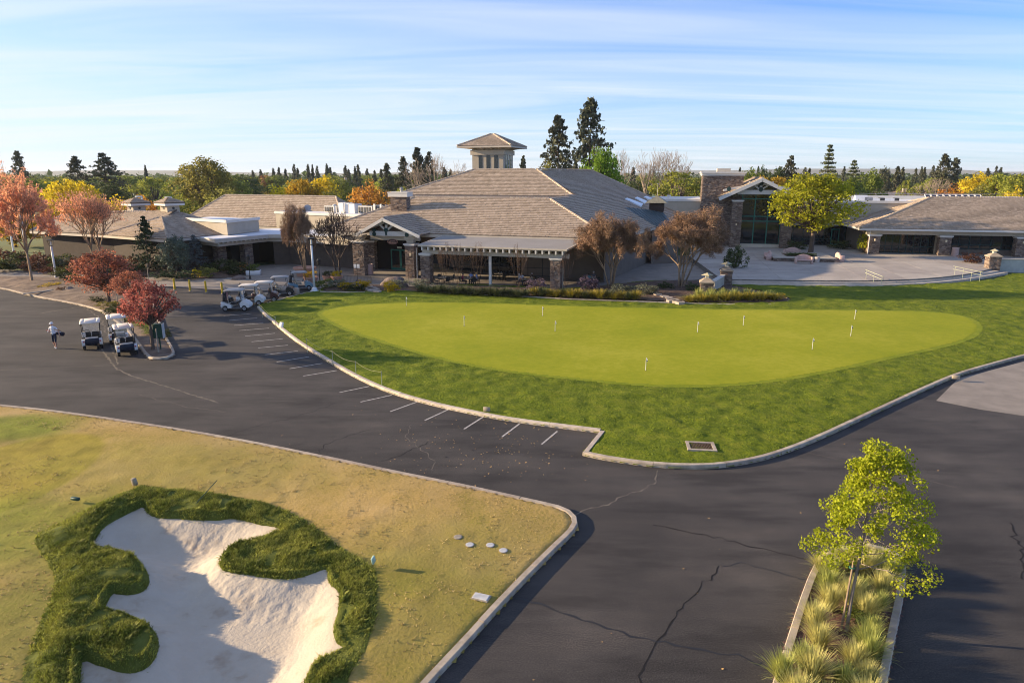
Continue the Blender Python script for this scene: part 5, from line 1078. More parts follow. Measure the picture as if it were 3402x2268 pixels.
def proto_conifer(key, seed, tiers=26, per=8, leaf=0.020, zlo=0.1, droop=0.25, prof=0.85, skip=0.25, flatb=0.0, nl=9, wid=0.5):
    rs = np.random.RandomState(seed); C = []; segs = [(v3(0, 0, -0.02), v3(0, 0, 0.55), 0.022, 0.013), (v3(0, 0, 0.55), v3(0, 0, 1.0), 0.013, 0.002)]
    rad = []
    for t in range(tiers):
        z = zlo + (0.985 - zlo) * (t / (tiers - 1)) ** 0.95; R_ = wid * (1 - (z - zlo) / (1 - zlo)) ** prof * rs.uniform(0.75, 1.08) + 0.012
        for b_ in range(per):
            if rs.rand() < skip: continue
            a = rs.uniform(0, 6.283); L_ = R_ * rs.uniform(0.6, 1.1); e = v3(math.cos(a) * L_, math.sin(a) * L_, z - droop * L_ * 0.5 + (0.02 if flatb else 0)); segs.append((v3(0, 0, z), e, 0.004, 0.0015))
            for j in range(nl):
                f = rs.uniform(0.25, 1.0) if not flatb else rs.uniform(0.15, 1.0); C.append(v3(0, 0, z) * (1 - f) + e * f + rs.normal(size=3) * v3(0.012, 0.012, 0.006)); rad.append((0.012 + 0.02 * (1 - z)) * (0.8 if flatb else 1))
    PROTO[key] = [('crown', leaves(rs, np.array(C), 2 if tiers > 20 else 3, np.array(rad), leaf, key + '_crown', V_['conifer'], flat=0.6 + flatb)), ('trunk', seg_mesh(segs, key + '_trunk', V_['bark'], 3))]
def proto_bare(key, seed, m, maxl=5, nch=(4, 3, 3, 3, 2), spread=0.5, up=0.12, stems=1, r=0.02, trunk=0.2, buds=None, budsize=0.02, budn=2, budr=0.02, shrink=0.74, rmin=0.0016, norm=True, jitter=0.0, lean=0.25, asp=1.5, along=0.0):
    rs = np.random.RandomState(seed); segs = []; tips = []
    for s in range(stems):
        a = s * 6.283 / max(stems, 1) + rs.uniform(-.3, .3); d = v3(math.cos(a) * lean, math.sin(a) * lean, 1) if stems > 1 else v3(0, 0, 1); d /= np.linalg.norm(d)
        skeleton(rs, segs, tips, v3(math.cos(a), math.sin(a), 0) * (0.02 if stems > 1 else 0), d, trunk * rs.uniform(0.85, 1.15), r, 0, maxl, nch, spread, up, shrink, 0.10, rmin)
    T = np.array(tips); zmax = np.percentile(T[:, 2], 99.5); w = np.percentile(np.hypot(T[:, 0], T[:, 1]), 98); sc = v3(0.5 / w, 0.5 / w, 1 / zmax)
    segs = [(a * sc, b * sc, r0, r1) for a, b, r0, r1 in segs]; T = T * sc
    parts = [('branches', seg_mesh(segs, key + '_branches', m, 3))]
    if buds:
        if along:
            mids = np.array([(a + b) / 2 for a, b, r0, r1 in segs if r0 < along]); T = np.concatenate([T, mids])
        parts.insert(0, ('crown', leaves(rs, T, budn, budr, budsize, key + '_crown', buds, aspect=asp)))
    PROTO[key] = parts
for i in range(4): proto_broad('broad%d' % i, 20 + i)
for i in range(2): proto_broad('airy%d' % i, 40 + i, ncl=75, nper=26, leaf=0.024, clr=(0.05, 0.10), open_=0.5)
proto_broad('round0', 60, ncl=70, nper=40, zlo=0.05, trunk_h=0.1, leaf=0.032); proto_broad('round1', 61, ncl=60, nper=40, zlo=0.02, trunk_h=0.1, leaf=0.034)
proto_broad('tall0', 70, ncl=110, nper=52, zlo=0.08, leaf=0.026, shape=1.2, clr=(0.06, 0.11))
proto_broad('dense0', 73, ncl=150, nper=60, zlo=0.14, trunk_h=0.2, leaf=0.021, shape=0.6, clr=(0.06, 0.11))
proto_broad('plumc0', 74, ncl=120, nper=58, zlo=0.16, trunk_h=0.2, leaf=0.020, shape=0.5, clr=(0.05, 0.10))
proto_broad('plumc1', 75, ncl=105, nper=46, zlo=0.34, trunk_h=0.34, leaf=0.021, shape=0.7, clr=(0.05, 0.10))
proto_broad('dome0', 72, ncl=120, nper=70, zlo=0.24, trunk_h=0.26, leaf=0.020, shape=0.7, clr=(0.07, 0.11))
for i in range(3): proto_conifer('redwood%d' % i, 80 + i, tiers=30, per=10, skip=0.45, droop=0.12, leaf=0.025, wid=0.5, nl=11, prof=0.7)
for i in range(2): proto_conifer('spire%d' % i, 90 + i, tiers=22, per=7, skip=0.1, leaf=0.045, droop=0.5, nl=5)
proto_conifer('cedar0', 95, tiers=19, per=8, skip=0.05, leaf=0.017, droop=0.28, flatb=0.8, nl=16, prof=0.8)
proto_bare('bare0', 100, V_['twig_pale'], rmin=0.003, r=0.022, maxl=5, nch=(4, 3, 3, 3, 2), spread=0.52); proto_bare('bare1', 101, V_['twig_pale'], rmin=0.003, r=0.02, maxl=5, nch=(4, 3, 3, 3, 2), spread=0.48)
proto_bare('crape0', 110, V_['twig'], maxl=6, nch=(3, 3, 3, 3, 3, 2), stems=5, r=0.014, trunk=0.24, spread=0.40, up=0.05, buds=V_['twig_red'], budsize=0.0034, budn=4, budr=0.035, asp=12, along=0.0030, rmin=0.0019, lean=0.22, shrink=0.70)
proto_bare('crape1', 111, V_['twig'], maxl=6, nch=(3, 3, 3, 3, 3, 2), stems=5, r=0.014, trunk=0.24, spread=0.42, up=0.05, buds=V_['twig_red'], budsize=0.0034, budn=4, budr=0.035, asp=12, along=0.0030, rmin=0.0019, lean=0.25, shrink=0.70)
proto_bare('crape2', 112, V_['twig_dark'], maxl=5, nch=(4, 3, 3, 3, 3), stems=3, r=0.014, trunk=0.25, spread=0.5, up=0.05, rmin=0.0026, lean=0.3)
proto_bare('wispy0', 115, V_['twig_dark'], maxl=4, nch=(3, 3, 2, 2), stems=5, r=0.007, trunk=0.32, spread=0.25, up=0.15, rmin=0.002, lean=0.2, buds=V_['rust'], budsize=0.012, budn=1, budr=0.01)
proto_bare('maple0', 120, V_['twig'], maxl=5, nch=(7, 4, 3, 3, 2), r=0.02, trunk=0.17, spread=0.62, up=0.16, buds=V_['salmon'], budsize=0.0105, budn=5, budr=0.024, rmin=0.002, asp=2.6, along=0.0032)
proto_bare('maple1', 121, V_['twig'], maxl=5, nch=(6, 4, 3, 3, 2), stems=2, r=0.016, trunk=0.17, spread=0.50, up=0.2, buds=V_['salmon'], budsize=0.009, budn=2, budr=0.03, rmin=0.0022, asp=2.6, along=0.003)
proto_bare('plum0', 130, V_['twig_dark'], maxl=5, nch=(5, 4, 3, 3, 2), r=0.022, trunk=0.17, spread=0.60, up=0.20, buds=V_['plum'], budsize=0.020, budn=9, budr=0.035, rmin=0.002)
proto_bare('plum1', 131, V_['twig_dark'], maxl=5, nch=(5, 4, 3, 3, 2), r=0.022, trunk=0.19, spread=0.60, up=0.20, buds=V_['plum_pink'], budsize=0.020, budn=8, budr=0.035, rmin=0.002)
def proto_shrub(key, seed, n=26, nper=40, leaf=0.05, h=1.0):
    rs = np.random.RandomState(seed); C = []
    for _ in range(n):
        a = rs.uniform(0, 6.28); r_ = rs.rand() ** 0.5 * 0.42; z = rs.uniform(0.12, 0.86) * math.sqrt(max(0.05, 1 - (r_ / 0.5) ** 2)); C.append((r_ * math.cos(a), r_ * math.sin(a), z))
    PROTO[key] = [('foliage', leaves(rs, np.array(C), nper, 0.14, leaf, key + '_foliage', V_['shrub']))]
for i in range(3): proto_shrub('shrub%d' % i, 140 + i)
def proto_grass(key, seed, n=300, w=0.012, spread=0.8, arch=0.9):
    rs = np.random.RandomState(seed); a = rs.uniform(0, 6.283, n); b0 = rs.rand(n) ** 0.5 * 0.10; L_ = rs.uniform(0.6, 1.1, n); th = np.abs(rs.normal(0, 0.42, n)) * spread
    K_ = 4; V = []; F = []
    pts = []
    for j in range(K_ + 1):
        t = j / K_; ang = th * (0.5 + arch * t); rr = b0 + L_ * t * np.sin(ang) * 0.62; z = L_ * t * np.cos(ang * 0.9); pts.append(np.stack([np.cos(a) * rr, np.sin(a) * rr, z], 1))
    side = np.stack([-np.sin(a), np.cos(a), np.zeros(n)], 1)
    Vv = np.empty((n, (K_ + 1) * 2, 3))
    for j in range(K_ + 1):
        ww = w * (1 - 0.85 * j / K_); Vv[:, 2 * j] = pts[j] - side * ww / 2; Vv[:, 2 * j + 1] = pts[j] + side * ww / 2
    f = np.array([[2 * j, 2 * j + 1, 2 * j + 3, 2 * j + 2] for j in range(K_)]); Fa = (np.arange(n)[:, None, None] * (K_ + 1) * 2 + f[None]).reshape(-1, 4)
    PROTO[key] = [('blades', np_mesh(key + '_blades', Vv.reshape(-1, 3), Fa, V_['straw']))]
for i in range(3): proto_grass('grass%d' % i, 150 + i, n=800, w=0.016)
proto_grass('tuft0', 155, n=240, w=0.026, spread=1.1); proto_grass('tuft1', 156, n=240, w=0.026, spread=1.1)

def plant(name, key, loc, w, h, rz=None, m=None, label=None, cat='tree', group=None):
    t = thing(name, tuple(loc), rnd.uniform(0, 6.28) if rz is None else rz, label, cat, group); t.scale = (w, w, h)
    for pn, me_ in PROTO[key]:
        o = link(pn, me_, t)
        if m and pn in ('crown', 'foliage', 'blades'): o.material_slots[0].link = 'OBJECT'; o.material_slots[0].material = V_[m]
    return t
def far_tree(name, key, px, top, wpx, Y, m, label, group=None, cat='tree'):      # px, top, width measured in the 2352-wide view
    wpx *= {'redw': 2.0, 'spir': 2.6, 'ceda': 1.5, 'tall': 1.25, 'broa': 1.32, 'airy': 1.3, 'roun': 1.3}.get(key[:4], 1.1)
    p = AtY(px * K, (top - 3) * K, Y); return plant(name, key, (p.x, p.y, -0.05), max(wpx * K * Y / FPX, 0.5), p.z + 0.05, m=m, label=label, cat=cat, group=group)

# ---- background trees: name, proto, x, top y, width, distance, material, label
BG = [
 ('redwood_tree', 'redwood0', 38, 350, 44, 230, 'conifer', 'leftmost tall dark redwood standing alone above the lime trees'),
 ('redwood_tree', 'redwood1', 172, 362, 58, 200, 'conifer', 'dark redwood behind the yellow trees, shorter of the pair'),
 ('redwood_tree', 'redwood2', 235, 355, 76, 190, 'conifer', 'dark broad redwood behind the yellow trees, taller of the pair'),
 ('broadleaf_tree', 'broad0', 15, 410, 110, 160, 'olive', None), ('broadleaf_tree', 'broad1', 85, 412, 90, 200, 'green', None), ('broadleaf_tree', 'broad2', 130, 408, 90, 240, 'lime', None), ('broadleaf_tree', 'airy0', 30, 430, 90, 140, 'dark', None),
 ('broadleaf_tree', 'broad3', 285, 402, 70, 300, 'green', None), ('broadleaf_tree', 'airy1', 305, 420, 75, 210, 'lime', None), ('broadleaf_tree', 'airy0', 350, 408, 95, 190, 'lime', None), ('broadleaf_tree', 'broad1', 240, 420, 80, 175, 'dark', None), ('broadleaf_tree', 'broad0', 175, 418, 80, 185, 'dark', None),
 ('broadleaf_tree', 'airy1', 400, 405, 70, 230, 'green', None), ('broadleaf_tree', 'broad2', 560, 402, 90, 240, 'dark', None), ('broadleaf_tree', 'broad0', 530, 408, 80, 200, 'green', None), ('broadleaf_tree', 'broad3', 320, 404, 60, 320, 'dark', None),
 ('yellow_tree', 'broad1', 140, 412, 90, 128, 'yellow', 'bright yellow tree beside the dark redwood pair'), ('yellow_tree', 'broad2', 190, 416, 85, 132, 'yellow', 'golden yellow tree just under the taller redwood'), ('yellow_tree', 'round0', 180, 450, 80, 118, 'yellow', 'low round yellow tree behind the orange maple'),
 ('yellow_tree', 'round1', 120, 460, 70, 114, 'gold', 'low gold tree between the orange maples'), ('yellow_tree', 'round0', 275, 450, 90, 120, 'yellow', 'low lemon yellow tree behind the left cupola'), ('rust_tree', 'round1', 330, 448, 60, 122, 'orange', 'rusty orange tree behind the right cupola'), ('yellow_tree', 'round0', 20, 478, 110, 112, 'gold', 'dull gold tree at the far left edge'), ('yellow_tree', 'round1', 235, 470, 90, 112, 'gold', 'bronze gold tree behind the pro shop roof ridge'),
 ('willow_tree', 'dense0', 465, 356, 150, 150, 'olive', 'large airy olive-green tree behind the left end of hall roof'), ('broadleaf_tree', 'round0', 405, 440, 90, 135, 'lime', 'low lime tree at the foot of the large olive-green tree'), ('broadleaf_tree', 'round1', 510, 430, 100, 140, 'olive', None),
 ('yellow_tree', 'round1', 635, 425, 70, 150, 'yellow', 'lime-yellow tree over the middle of the hall roof'), ('yellow_tree', 'broad3', 690, 406, 80, 155, 'gold', 'golden tree rising over the middle of the hall roof'), ('yellow_tree', 'broad0', 735, 408, 80, 160, 'yellow', 'yellow and olive tree next to the golden one over hall roof'), ('broadleaf_tree', 'round0', 760, 430, 60, 150, 'olive', None), ('rust_tree', 'round0', 850, 415, 100, 142, 'orange', 'glowing orange tree just left of the small stone chimney'), ('rust_tree', 'round1', 608, 402, 40, 320, 'rust', 'reddish brown far tree among the horizon conifers'),
 ('broadleaf_tree', 'airy0', 790, 420, 60, 260, 'green', None), ('broadleaf_tree', 'broad2', 800, 415, 50, 300, 'dark', None), ('broadleaf_tree', 'airy1', 925, 425, 60, 150, 'lime', 'lime young tree behind the small stone chimney'), ('broadleaf_tree', 'broad1', 905, 400, 60, 210, 'dark', None),
 ('conifer_tree', 'redwood1', 888, 378, 38, 205, 'conifer', 'shorter conifer left of the bare trees near chimney'), ('conifer_tree', 'redwood0', 925, 363, 44, 200, 'conifer', 'middle conifer left of the bare trees near chimney'), ('conifer_tree', 'spire0', 958, 344, 50, 190, 'conifer', 'tallest pointed conifer among bare trees near chimney'), ('conifer_tree', 'redwood2', 985, 352, 44, 195, 'conifer', 'conifer wrapped in bare branches near chimney'),
 ('bare_tree', 'bare0', 965, 368, 70, 175, None, 'bare tree in front of the tallest pointed conifer'), ('bare_tree', 'bare1', 1000, 355, 60, 178, None, 'pale bare tree right of the conifer group'), ('bare_tree', 'bare0', 1045, 372, 50, 200, None, 'thin pale bare tree left of the tower'), ('conifer_tree', 'spire1', 1020, 388, 22, 300, 'conifer', None),
 ('conifer_tree', 'spire0', 1202, 362, 26, 210, 'conifer', 'small lone conifer just right of the tower'),
 ('redwood_tree', 'redwood0', 1283, 269, 84, 152, 'conifer', 'tall redwood behind the main ridge, shorter of the two'), ('redwood_tree', 'redwood1', 1358, 228, 96, 150, 'conifer', 'tallest redwood of all behind the main ridge'), ('broadleaf_tree', 'dense0', 1386, 330, 110, 128, 'bright', 'dense bright green tree against the tall redwoods'), ('broadleaf_tree', 'broad2', 1265, 372, 50, 150, 'olive', None),
 ('bare_tree', 'bare1', 1432, 345, 56, 170, None, 'bare pale tree right of the dense bright green tree'), ('bare_tree', 'bare0', 1492, 345, 80, 180, None, 'leftmost of three bare trees over the lime willow'), ('bare_tree', 'bare1', 1528, 345, 80, 182, None, 'middle of three bare trees over the lime willow'), ('bare_tree', 'bare0', 1565, 350, 70, 178, None, 'rightmost of three bare trees over the lime willow'),
 ('willow_tree', 'airy0', 1555, 388, 150, 140, 'lime', 'feathery lime willow left of the big stone chimney'), ('willow_tree', 'airy1', 1600, 400, 80, 145, 'olive', 'olive tree partly hidden by the big stone chimney'), ('conifer_tree', 'spire0', 1455, 388, 20, 260, 'conifer', None),
 ('broadleaf_tree', 'tall0', 1755, 374, 40, 180, 'dark', 'dark upright tree between big chimney and gable roof'), ('broadleaf_tree', 'broad1', 1785, 385, 44, 185, 'dark', None), ('conifer_tree', 'redwood2', 1818, 361, 46, 185, 'conifer', 'dark conifer rising above the glass gable'), ('broadleaf_tree', 'broad0', 1720, 390, 60, 170, 'green', None), ('yellow_tree', 'broad3', 1790, 400, 90, 150, 'gold', 'golden-green tree behind the glass gable roof'), ('yellow_tree', 'broad2', 1745, 405, 60, 150, 'gold', 'gold tree between chimney block and gable'),
 ('cedar_tree', 'cedar0', 1908, 338, 78, 150, 'cedar', 'tall layered cedar behind the plaza tree'), ('cedar_tree', 'cedar0', 1963, 373, 70, 155, 'cedar', 'shorter layered cedar with a bent tip'), ('broadleaf_tree', 'broad0', 2000, 392, 70, 160, 'green', 'round green tree beside the shorter cedar'), ('broadleaf_tree', 'broad1', 1950, 410, 80, 145, 'green', None), ('broadleaf_tree', 'round0', 1880, 410, 90, 140, 'olive', None),
 ('conifer_tree', 'tall0', 2034, 378, 40, 240, 'conifer', 'dark rounded conifer left of the far house roofs'), ('conifer_tree', 'spire1', 2063, 386, 24, 270, 'conifer', None), ('conifer_tree', 'spire0', 2075, 388, 20, 275, 'conifer', None),
 ('conifer_tree', 'redwood1', 2172, 356, 46, 230, 'conifer', 'left trunk of the dark conifer pair over the pavilion'), ('conifer_tree', 'redwood0', 2197, 366, 44, 232, 'conifer', 'right trunk of the dark conifer pair over the pavilion'),
 ('yellow_tree', 'broad0', 2250, 400, 90, 175, 'yellow', 'yellow-green tree right of the dark conifer pair'), ('yellow_tree', 'broad1', 2300, 400, 80, 170, 'lime', 'lime tree between two yellow ones over the pavilion'), ('yellow_tree', 'broad3', 2345, 394, 80, 165, 'lime', 'lime-green tree at the right edge of the picture'), ('yellow_tree', 'round0', 2335, 430, 70, 150, 'yellow', 'low yellow tree peeking over pavilion ridge'), ('rust_tree', 'round0', 2195, 424, 80, 160, 'orange', 'low orange tree over the pavilion ridge'), ('bare_tree', 'bare1', 2150, 412, 80, 185, None, 'brown twiggy tree beside the far houses'), ('broadleaf_tree', 'airy0', 2085, 412, 44, 200, 'lime', 'small lime tree among the far house roofs'), ('broadleaf_tree', 'round1', 2250, 425, 80, 155, 'olive', None), ('broadleaf_tree', 'airy1', 2120, 415, 50, 215, 'lime', None),
]
SECT = [(100, 'behind the first orange maple'), (260, 'between the orange maples and the redwood pair'), (420, 'behind the pro shop cupolas'), (600, 'beside the large airy olive-green tree'), (760, 'beyond the middle of the hall roof'), (880, 'beyond the right end of the hall roof'), (1080, 'between the small chimney and the tower'), (1300, 'just right of the tower'), (1480, 'beside the dense bright green tree'), (1640, 'around the lime willow'), (1850, 'behind the big chimney and gable'), (2000, 'beside the two layered cedars'), (2160, 'around the far house roofs'), (9999, 'beyond the pavilion ridge')]
CW = {'green': 'mid-green', 'dark': 'dark green', 'olive': 'olive', 'lime': 'lime-green', 'conifer': 'dark'}
def belt_label(nm, x, Y, m): return ('far ' if Y > 330 else '') + CW[m] + (' broadleaf tree ' if nm == 'broadleaf_tree' else ' pointed conifer ') + next(t for l, t in SECT if x < l)
for nm, key, x, y, w, Y, m, lab in BG:
    far_tree(nm, key, x, y, w, Y, m, lab or belt_label(nm, x, Y, m), None if lab else {'broadleaf_tree': 'trees of the wooded belt', 'conifer_tree': 'horizon conifers'}[nm])
rb = random.Random(3)
for x, y in ((333, 383), (627, 390), (640, 388), (655, 392), (675, 381), (683, 390), (707, 381), (717, 382), (728, 385), (758, 388), (793, 384), (800, 392), (815, 386), (822, 382), (843, 391), (860, 395), (750, 380), (1035, 392), (1220, 390), (1660, 392), (1700, 388), (1742, 386), (1850, 388), (1860, 390), (1940, 386), (2040, 392), (2105, 390), (2118, 386), (2125, 388), (2145, 384), (2155, 386), (2270, 390), (2290, 385), (2300, 388), (598, 393), (580, 395), (875, 392), (1675, 394)):
    Y = rb.uniform(300, 430); far_tree('conifer_tree', rb.choice(('spire0', 'spire1')), x, y, rb.uniform(11, 17), Y, 'conifer', belt_label('conifer_tree', x, Y, 'conifer').replace('far dark', 'small far'), 'horizon conifers')
for x in range(-40, 2400, 34):
    Y = rb.uniform(230, 420); mm_ = rb.choice(('green', 'lime', 'olive', 'green', 'lime', 'dark')); far_tree('broadleaf_tree', rb.choice(('broad0', 'broad1', 'broad2', 'round0')), x + rb.uniform(-14, 14), rb.uniform(403, 416), rb.uniform(44, 76), Y, mm_, belt_label('broadleaf_tree', x, Y, mm_), 'trees of the wooded belt')
# distant wood and hills that read as one mass
rs = np.random.RandomState(9); C = []
for i in range(1500):
    Y = rs.uniform(480, 1500); X = rs.uniform(-0.9, 0.9) * Y; h = rs.uniform(5, 10.5); C.append((X, Y, h * 0.55))
C = np.array(C); me = leaves(rs, C, 16, rs.uniform(5, 9, len(C)), 3.2, 'distant_wood', V_['dark']); me.transform(Matrix.Identity(4))
tag(link('distant_wood', me), kind='stuff')
hv = []; hf_ = []; nH = 90
for i in range(nH):
    a = -0.95 + 1.9 * i / (nH - 1); Y = 4200; hgt = 16 + 20 * (vnoise(np.array([i * 1.0]), np.array([3.0]), 6)[0] + 0.5) + (14 if 55 < i < 75 else 0); hv += [(a * Y, Y - 900, -2), (a * Y, Y, hgt), (a * Y, Y + 900, -2)]
for i in range(nH - 1):
    for j in range(2): b0 = i * 3 + j; hf_.append((b0, b0 + 3, b0 + 4, b0 + 1))
me = bpy.data.meshes.new('hills'); me.from_pydata(hv, [], hf_); me.materials.append(mat('far_hill', (0.20, 0.19, 0.13), 0.95, scale=0.004, var=0.3)); tag(link('hills', me), kind='structure')
poly_sheet('fairway', [AtY(870 * K, 434 * K, 150) * 1.0, AtY(600 * K, 440 * K, 150), AtY(560 * K, 425 * K, 300), AtY(1200 * K, 425 * K, 300)], 0.02, mat('bright_fairway', (0.16, 0.21, 0.035), 0.95, scale=0.1, var=0.2))

# ---- trees round the buildings
def near(name, key, px, py, w, h, m=None, label=None, cat='tree', z=0.15, group=None, rz=None):       # base pixel in the 3402 view
    p = G(px, py, z); return plant(name, key, (p.x, p.y, z - 0.03), w, h, rz, m, label, cat, group)
near('maple_tree', 'maple0', 107, 935, 8.6, 11.6, None, 'orange-budded maple with pale trunk in the near left bed', z=0.3, rz=0.4)
near('maple_tree', 'maple1', 330, 905, 7.6, 9.4, None, 'half-bare orange maple against the pro shop roof', z=0.2)
near('plum_tree', 'plumc0', 362, 1004, 6.6, 4.9, 'plum', 'purple-red plum tree, larger one behind the parked carts', z=0.35, rz=1.0)
near('plum_tree', 'plumc1', 508, 1155, 4.4, 4.6, 'plum_pink', 'pinkish red plum tree with stake at the bed tip', z=0.3, rz=2.0)
near('plum_tree', 'plumc1', 440, 1035, 3.8, 3.5, 'plum', 'smaller dark red plum between the two plum trees', z=0.35)
near('pine_tree', 'redwood2', 498, 905, 5.0, 6.6, 'pine', 'dark green pine with upright top in front of pro shop', z=0.2)
near('blue_conifer', 'tall0', 590, 915, 4.4, 5.0, 'sage', 'grey-green cypress bush beside the pine', z=0.2)
near('blue_conifer', 'cedar0', 655, 905, 4.6, 4.4, 'blue', 'weeping blue spruce at the porch corner', z=0.2)
near('crape_myrtle', 'crape0', 1014, 906, 4.2, 7.2, None, 'bare vase-shaped crape myrtle in a large terracotta planter', z=1.0)
near('crape_myrtle', 'crape2', 1130, 930, 7.0, 7.6, None, 'dark bare spreading tree by the terracotta pots', z=0.1)
near('crape_myrtle', 'crape1', 2030, 958, 7.8, 7.4, None, 'large bare tan crape myrtle at the patio corner', z=0.2)
near('crape_myrtle', 'crape0', 2262, 955, 9.0, 7.8, None, 'large bare russet crape myrtle left of the lantern pillar', z=0.2, rz=2.1)
for px, py, h, lab in ((1475, 952, 4.6, 'wispy grey shrub nearest the left patio column'), (1520, 952, 4.4, 'wispy grey-green shrub in front of the blue-shirted diners'), (1590, 950, 4.6, 'thin upright shrub left of the canopy post'), (1722, 964, 4.6, 'tan wispy shrub beside the right-hand diners'), (1880, 960, 4.2, 'wispy shrub behind the right patio column'), (1362, 948, 2.2, 'small twiggy shrub beside the boulder')):
    near('wispy_shrub', 'wispy0', px, py, h * 0.5, h, None, lab, 'shrub', z=0.25)
near('plaza_tree', 'dome0', 2692, 842, 13.6, 11.0, 'plaza_tree', 'bright yellow-green tree in the stone planter on the plaza', z=0.95)
near('side_tree', 'round1', 2440, 900, 3.4, 3.2, 'dark', 'dark low tree behind the lantern pillars', z=0.2)
# ---- shrubs
def shrub(px, py, w, h, m, lab, z=0.2, key=None, group=None): near('shrub', key or 'shrub%d' % rnd.randrange(3), px, py, w, h, m, lab, 'shrub', z, group)
for a in ((225, 930, 3.2, 2.0, 'shrub', 'dark rounded shrub beside the white lamp pole'), (260, 945, 2.4, 1.6, 'shrub', 'dark shrub just below the bluish one'), (175, 952, 2.6, 0.5, 'yflower', 'low yellow-green groundcover clump on the bed'), (235, 893, 3.0, 1.8, 'sage', 'bluish round shrub against the pro shop wall'), (170, 905, 3.2, 1.0, 'redshrub', 'low reddish shrub behind the walkway'), (60, 893, 3.4, 1.2, 'shrub', 'dark hedge shrub at the bed corner'), (110, 897, 3.6, 1.4, 'redshrub', 'brown-red shrub behind the pale maple trunk'), (320, 903, 3.4, 1.6, 'redshrub', 'russet shrub under the half-bare maple'), (400, 910, 3.4, 1.5, 'shrub', 'dark shrub beneath the maple and pine'), (545, 922, 3.2, 1.0, 'pine', 'low juniper at the foot of the pine'), (620, 925, 2.6, 1.2, 'pine', 'low juniper at the foot of the grey cypress'), (735, 905, 4.6, 2.0, 'shrub', 'broad dark shrub in front of porch pillars'), (795, 907, 3.8, 1.7, 'shrub', 'dark shrub at the right end of porch bed'), (655, 920, 1.3, 1.2, 'yellow', 'small yellow shrub at the porch corner'), (690, 918, 2.2, 1.4, 'olive', 'olive shrub under the blue spruce'),
          (205, 965, 1.2, 0.5, 'redshrub', 'brown dormant clump on the bed path edge'), (325, 1000, 1.6, 0.6, 'shrub', 'dark dormant clump under the large plum'), (360, 1020, 2.2, 0.7, 'olive', 'olive groundcover clump under the large plum'), (395, 1040, 2.6, 0.9, 'shrub', 'brown-green shrub beside the parked carts'), (440, 1062, 1.6, 0.5, 'sage', 'low grey-green clump near the cart roofs'), (480, 1080, 1.8, 0.6, 'green', 'low green clump left of the green box'), (510, 1092, 1.8, 0.5, 'green', 'low green clump in front of the green box'), (505, 1105, 1.4, 0.4, 'green', 'smallest green clump at the staked plum'), (545, 1120, 1.1, 0.8, 'shrub', 'dark clump behind the green box'), (425, 1065, 1.1, 0.4, 'olive', 'tiny olive clump near the kerb by the carts')): shrub(*a)
for px, py, w, h, m, lab in ((70, 885, 4.2, 2.2, 'shrub', 'tall dark shrub at the pro shop corner'), (140, 890, 4.0, 2.4, 'redshrub', 'tall russet shrub against the pro shop wall by the lamp pole'), (205, 893, 3.8, 2.2, 'shrub', 'dark shrub left of the bluish one'), (285, 897, 4.2, 2.3, 'redshrub', 'tall russet shrub right of the bluish one'), (360, 900, 4.4, 2.4, 'shrub', 'tall dark shrub left of the pine'), (430, 903, 4.2, 2.2, 'redshrub', 'russet shrub touching the pine'), (-30, 900, 5.0, 2.0, 'shrub', 'dark hedge at the far left beyond the walkway'), (20, 880, 5.0, 2.6, 'redshrub', 'reddish hedge at the far left behind the bollard')): shrub(px, py, w, h, m, lab)
for a in ((1085, 953, 2.4, 1.1, 'green', 'green shrub right of the white lamp post'), (1120, 955, 2.4, 1.2, 'grey_leaf', 'grey-leaved shrub beside the round pots'), (1150, 958, 1.8, 0.9, 'yflower', 'small yellow bush left of the stone path'), (1205, 958, 2.2, 1.1, 'yflower', 'bright yellow bush by the metal barrier'), (1295, 966, 2.0, 1.2, 'yflower', 'round golden bush in front of the boulder'), (1320, 955, 2.6, 1.1, 'grey_leaf', 'grey feathery bush beside the boulder'), (1180, 962, 2.4, 0.7, 'shrub', 'dark low bush between the yellow bushes'), (1400, 955, 2.6, 1.1, 'grey_leaf', 'grey-green bush at the left patio column foot'), (1955, 962, 2.6, 1.7, 'lav', 'rounded lavender bush at the patio corner'), (1780, 965, 2.6, 1.5, 'lav', 'dark lavender bush left of the right patio column'), (2060, 972, 2.6, 1.0, 'grey_leaf', 'pale grey bush under the crape myrtle'), (2150, 978, 2.6, 1.3, 'grey_leaf', 'pale yellowish bush beside the flagstones'), (2100, 968, 2.4, 0.8, 'sage', 'low sage bush behind the pale grey ones'), (2300, 965, 1.8, 1.0, 'dark', 'dark bush at the lantern pillar foot'), (2380, 985, 3.4, 0.9, 'shrub', 'dark low bush under the lantern pillar wall'), (2470, 985, 3.4, 0.9, 'grey_leaf', 'silvery bush right of the low wall'), (2210, 958, 2.0, 0.8, 'dark', 'dark bush beside the russet crape myrtle'), (2595, 990, 1.2, 0.6, 'gold', 'orange-gold clump at the bed tip')): shrub(*a, z=0.25)
gi = 0
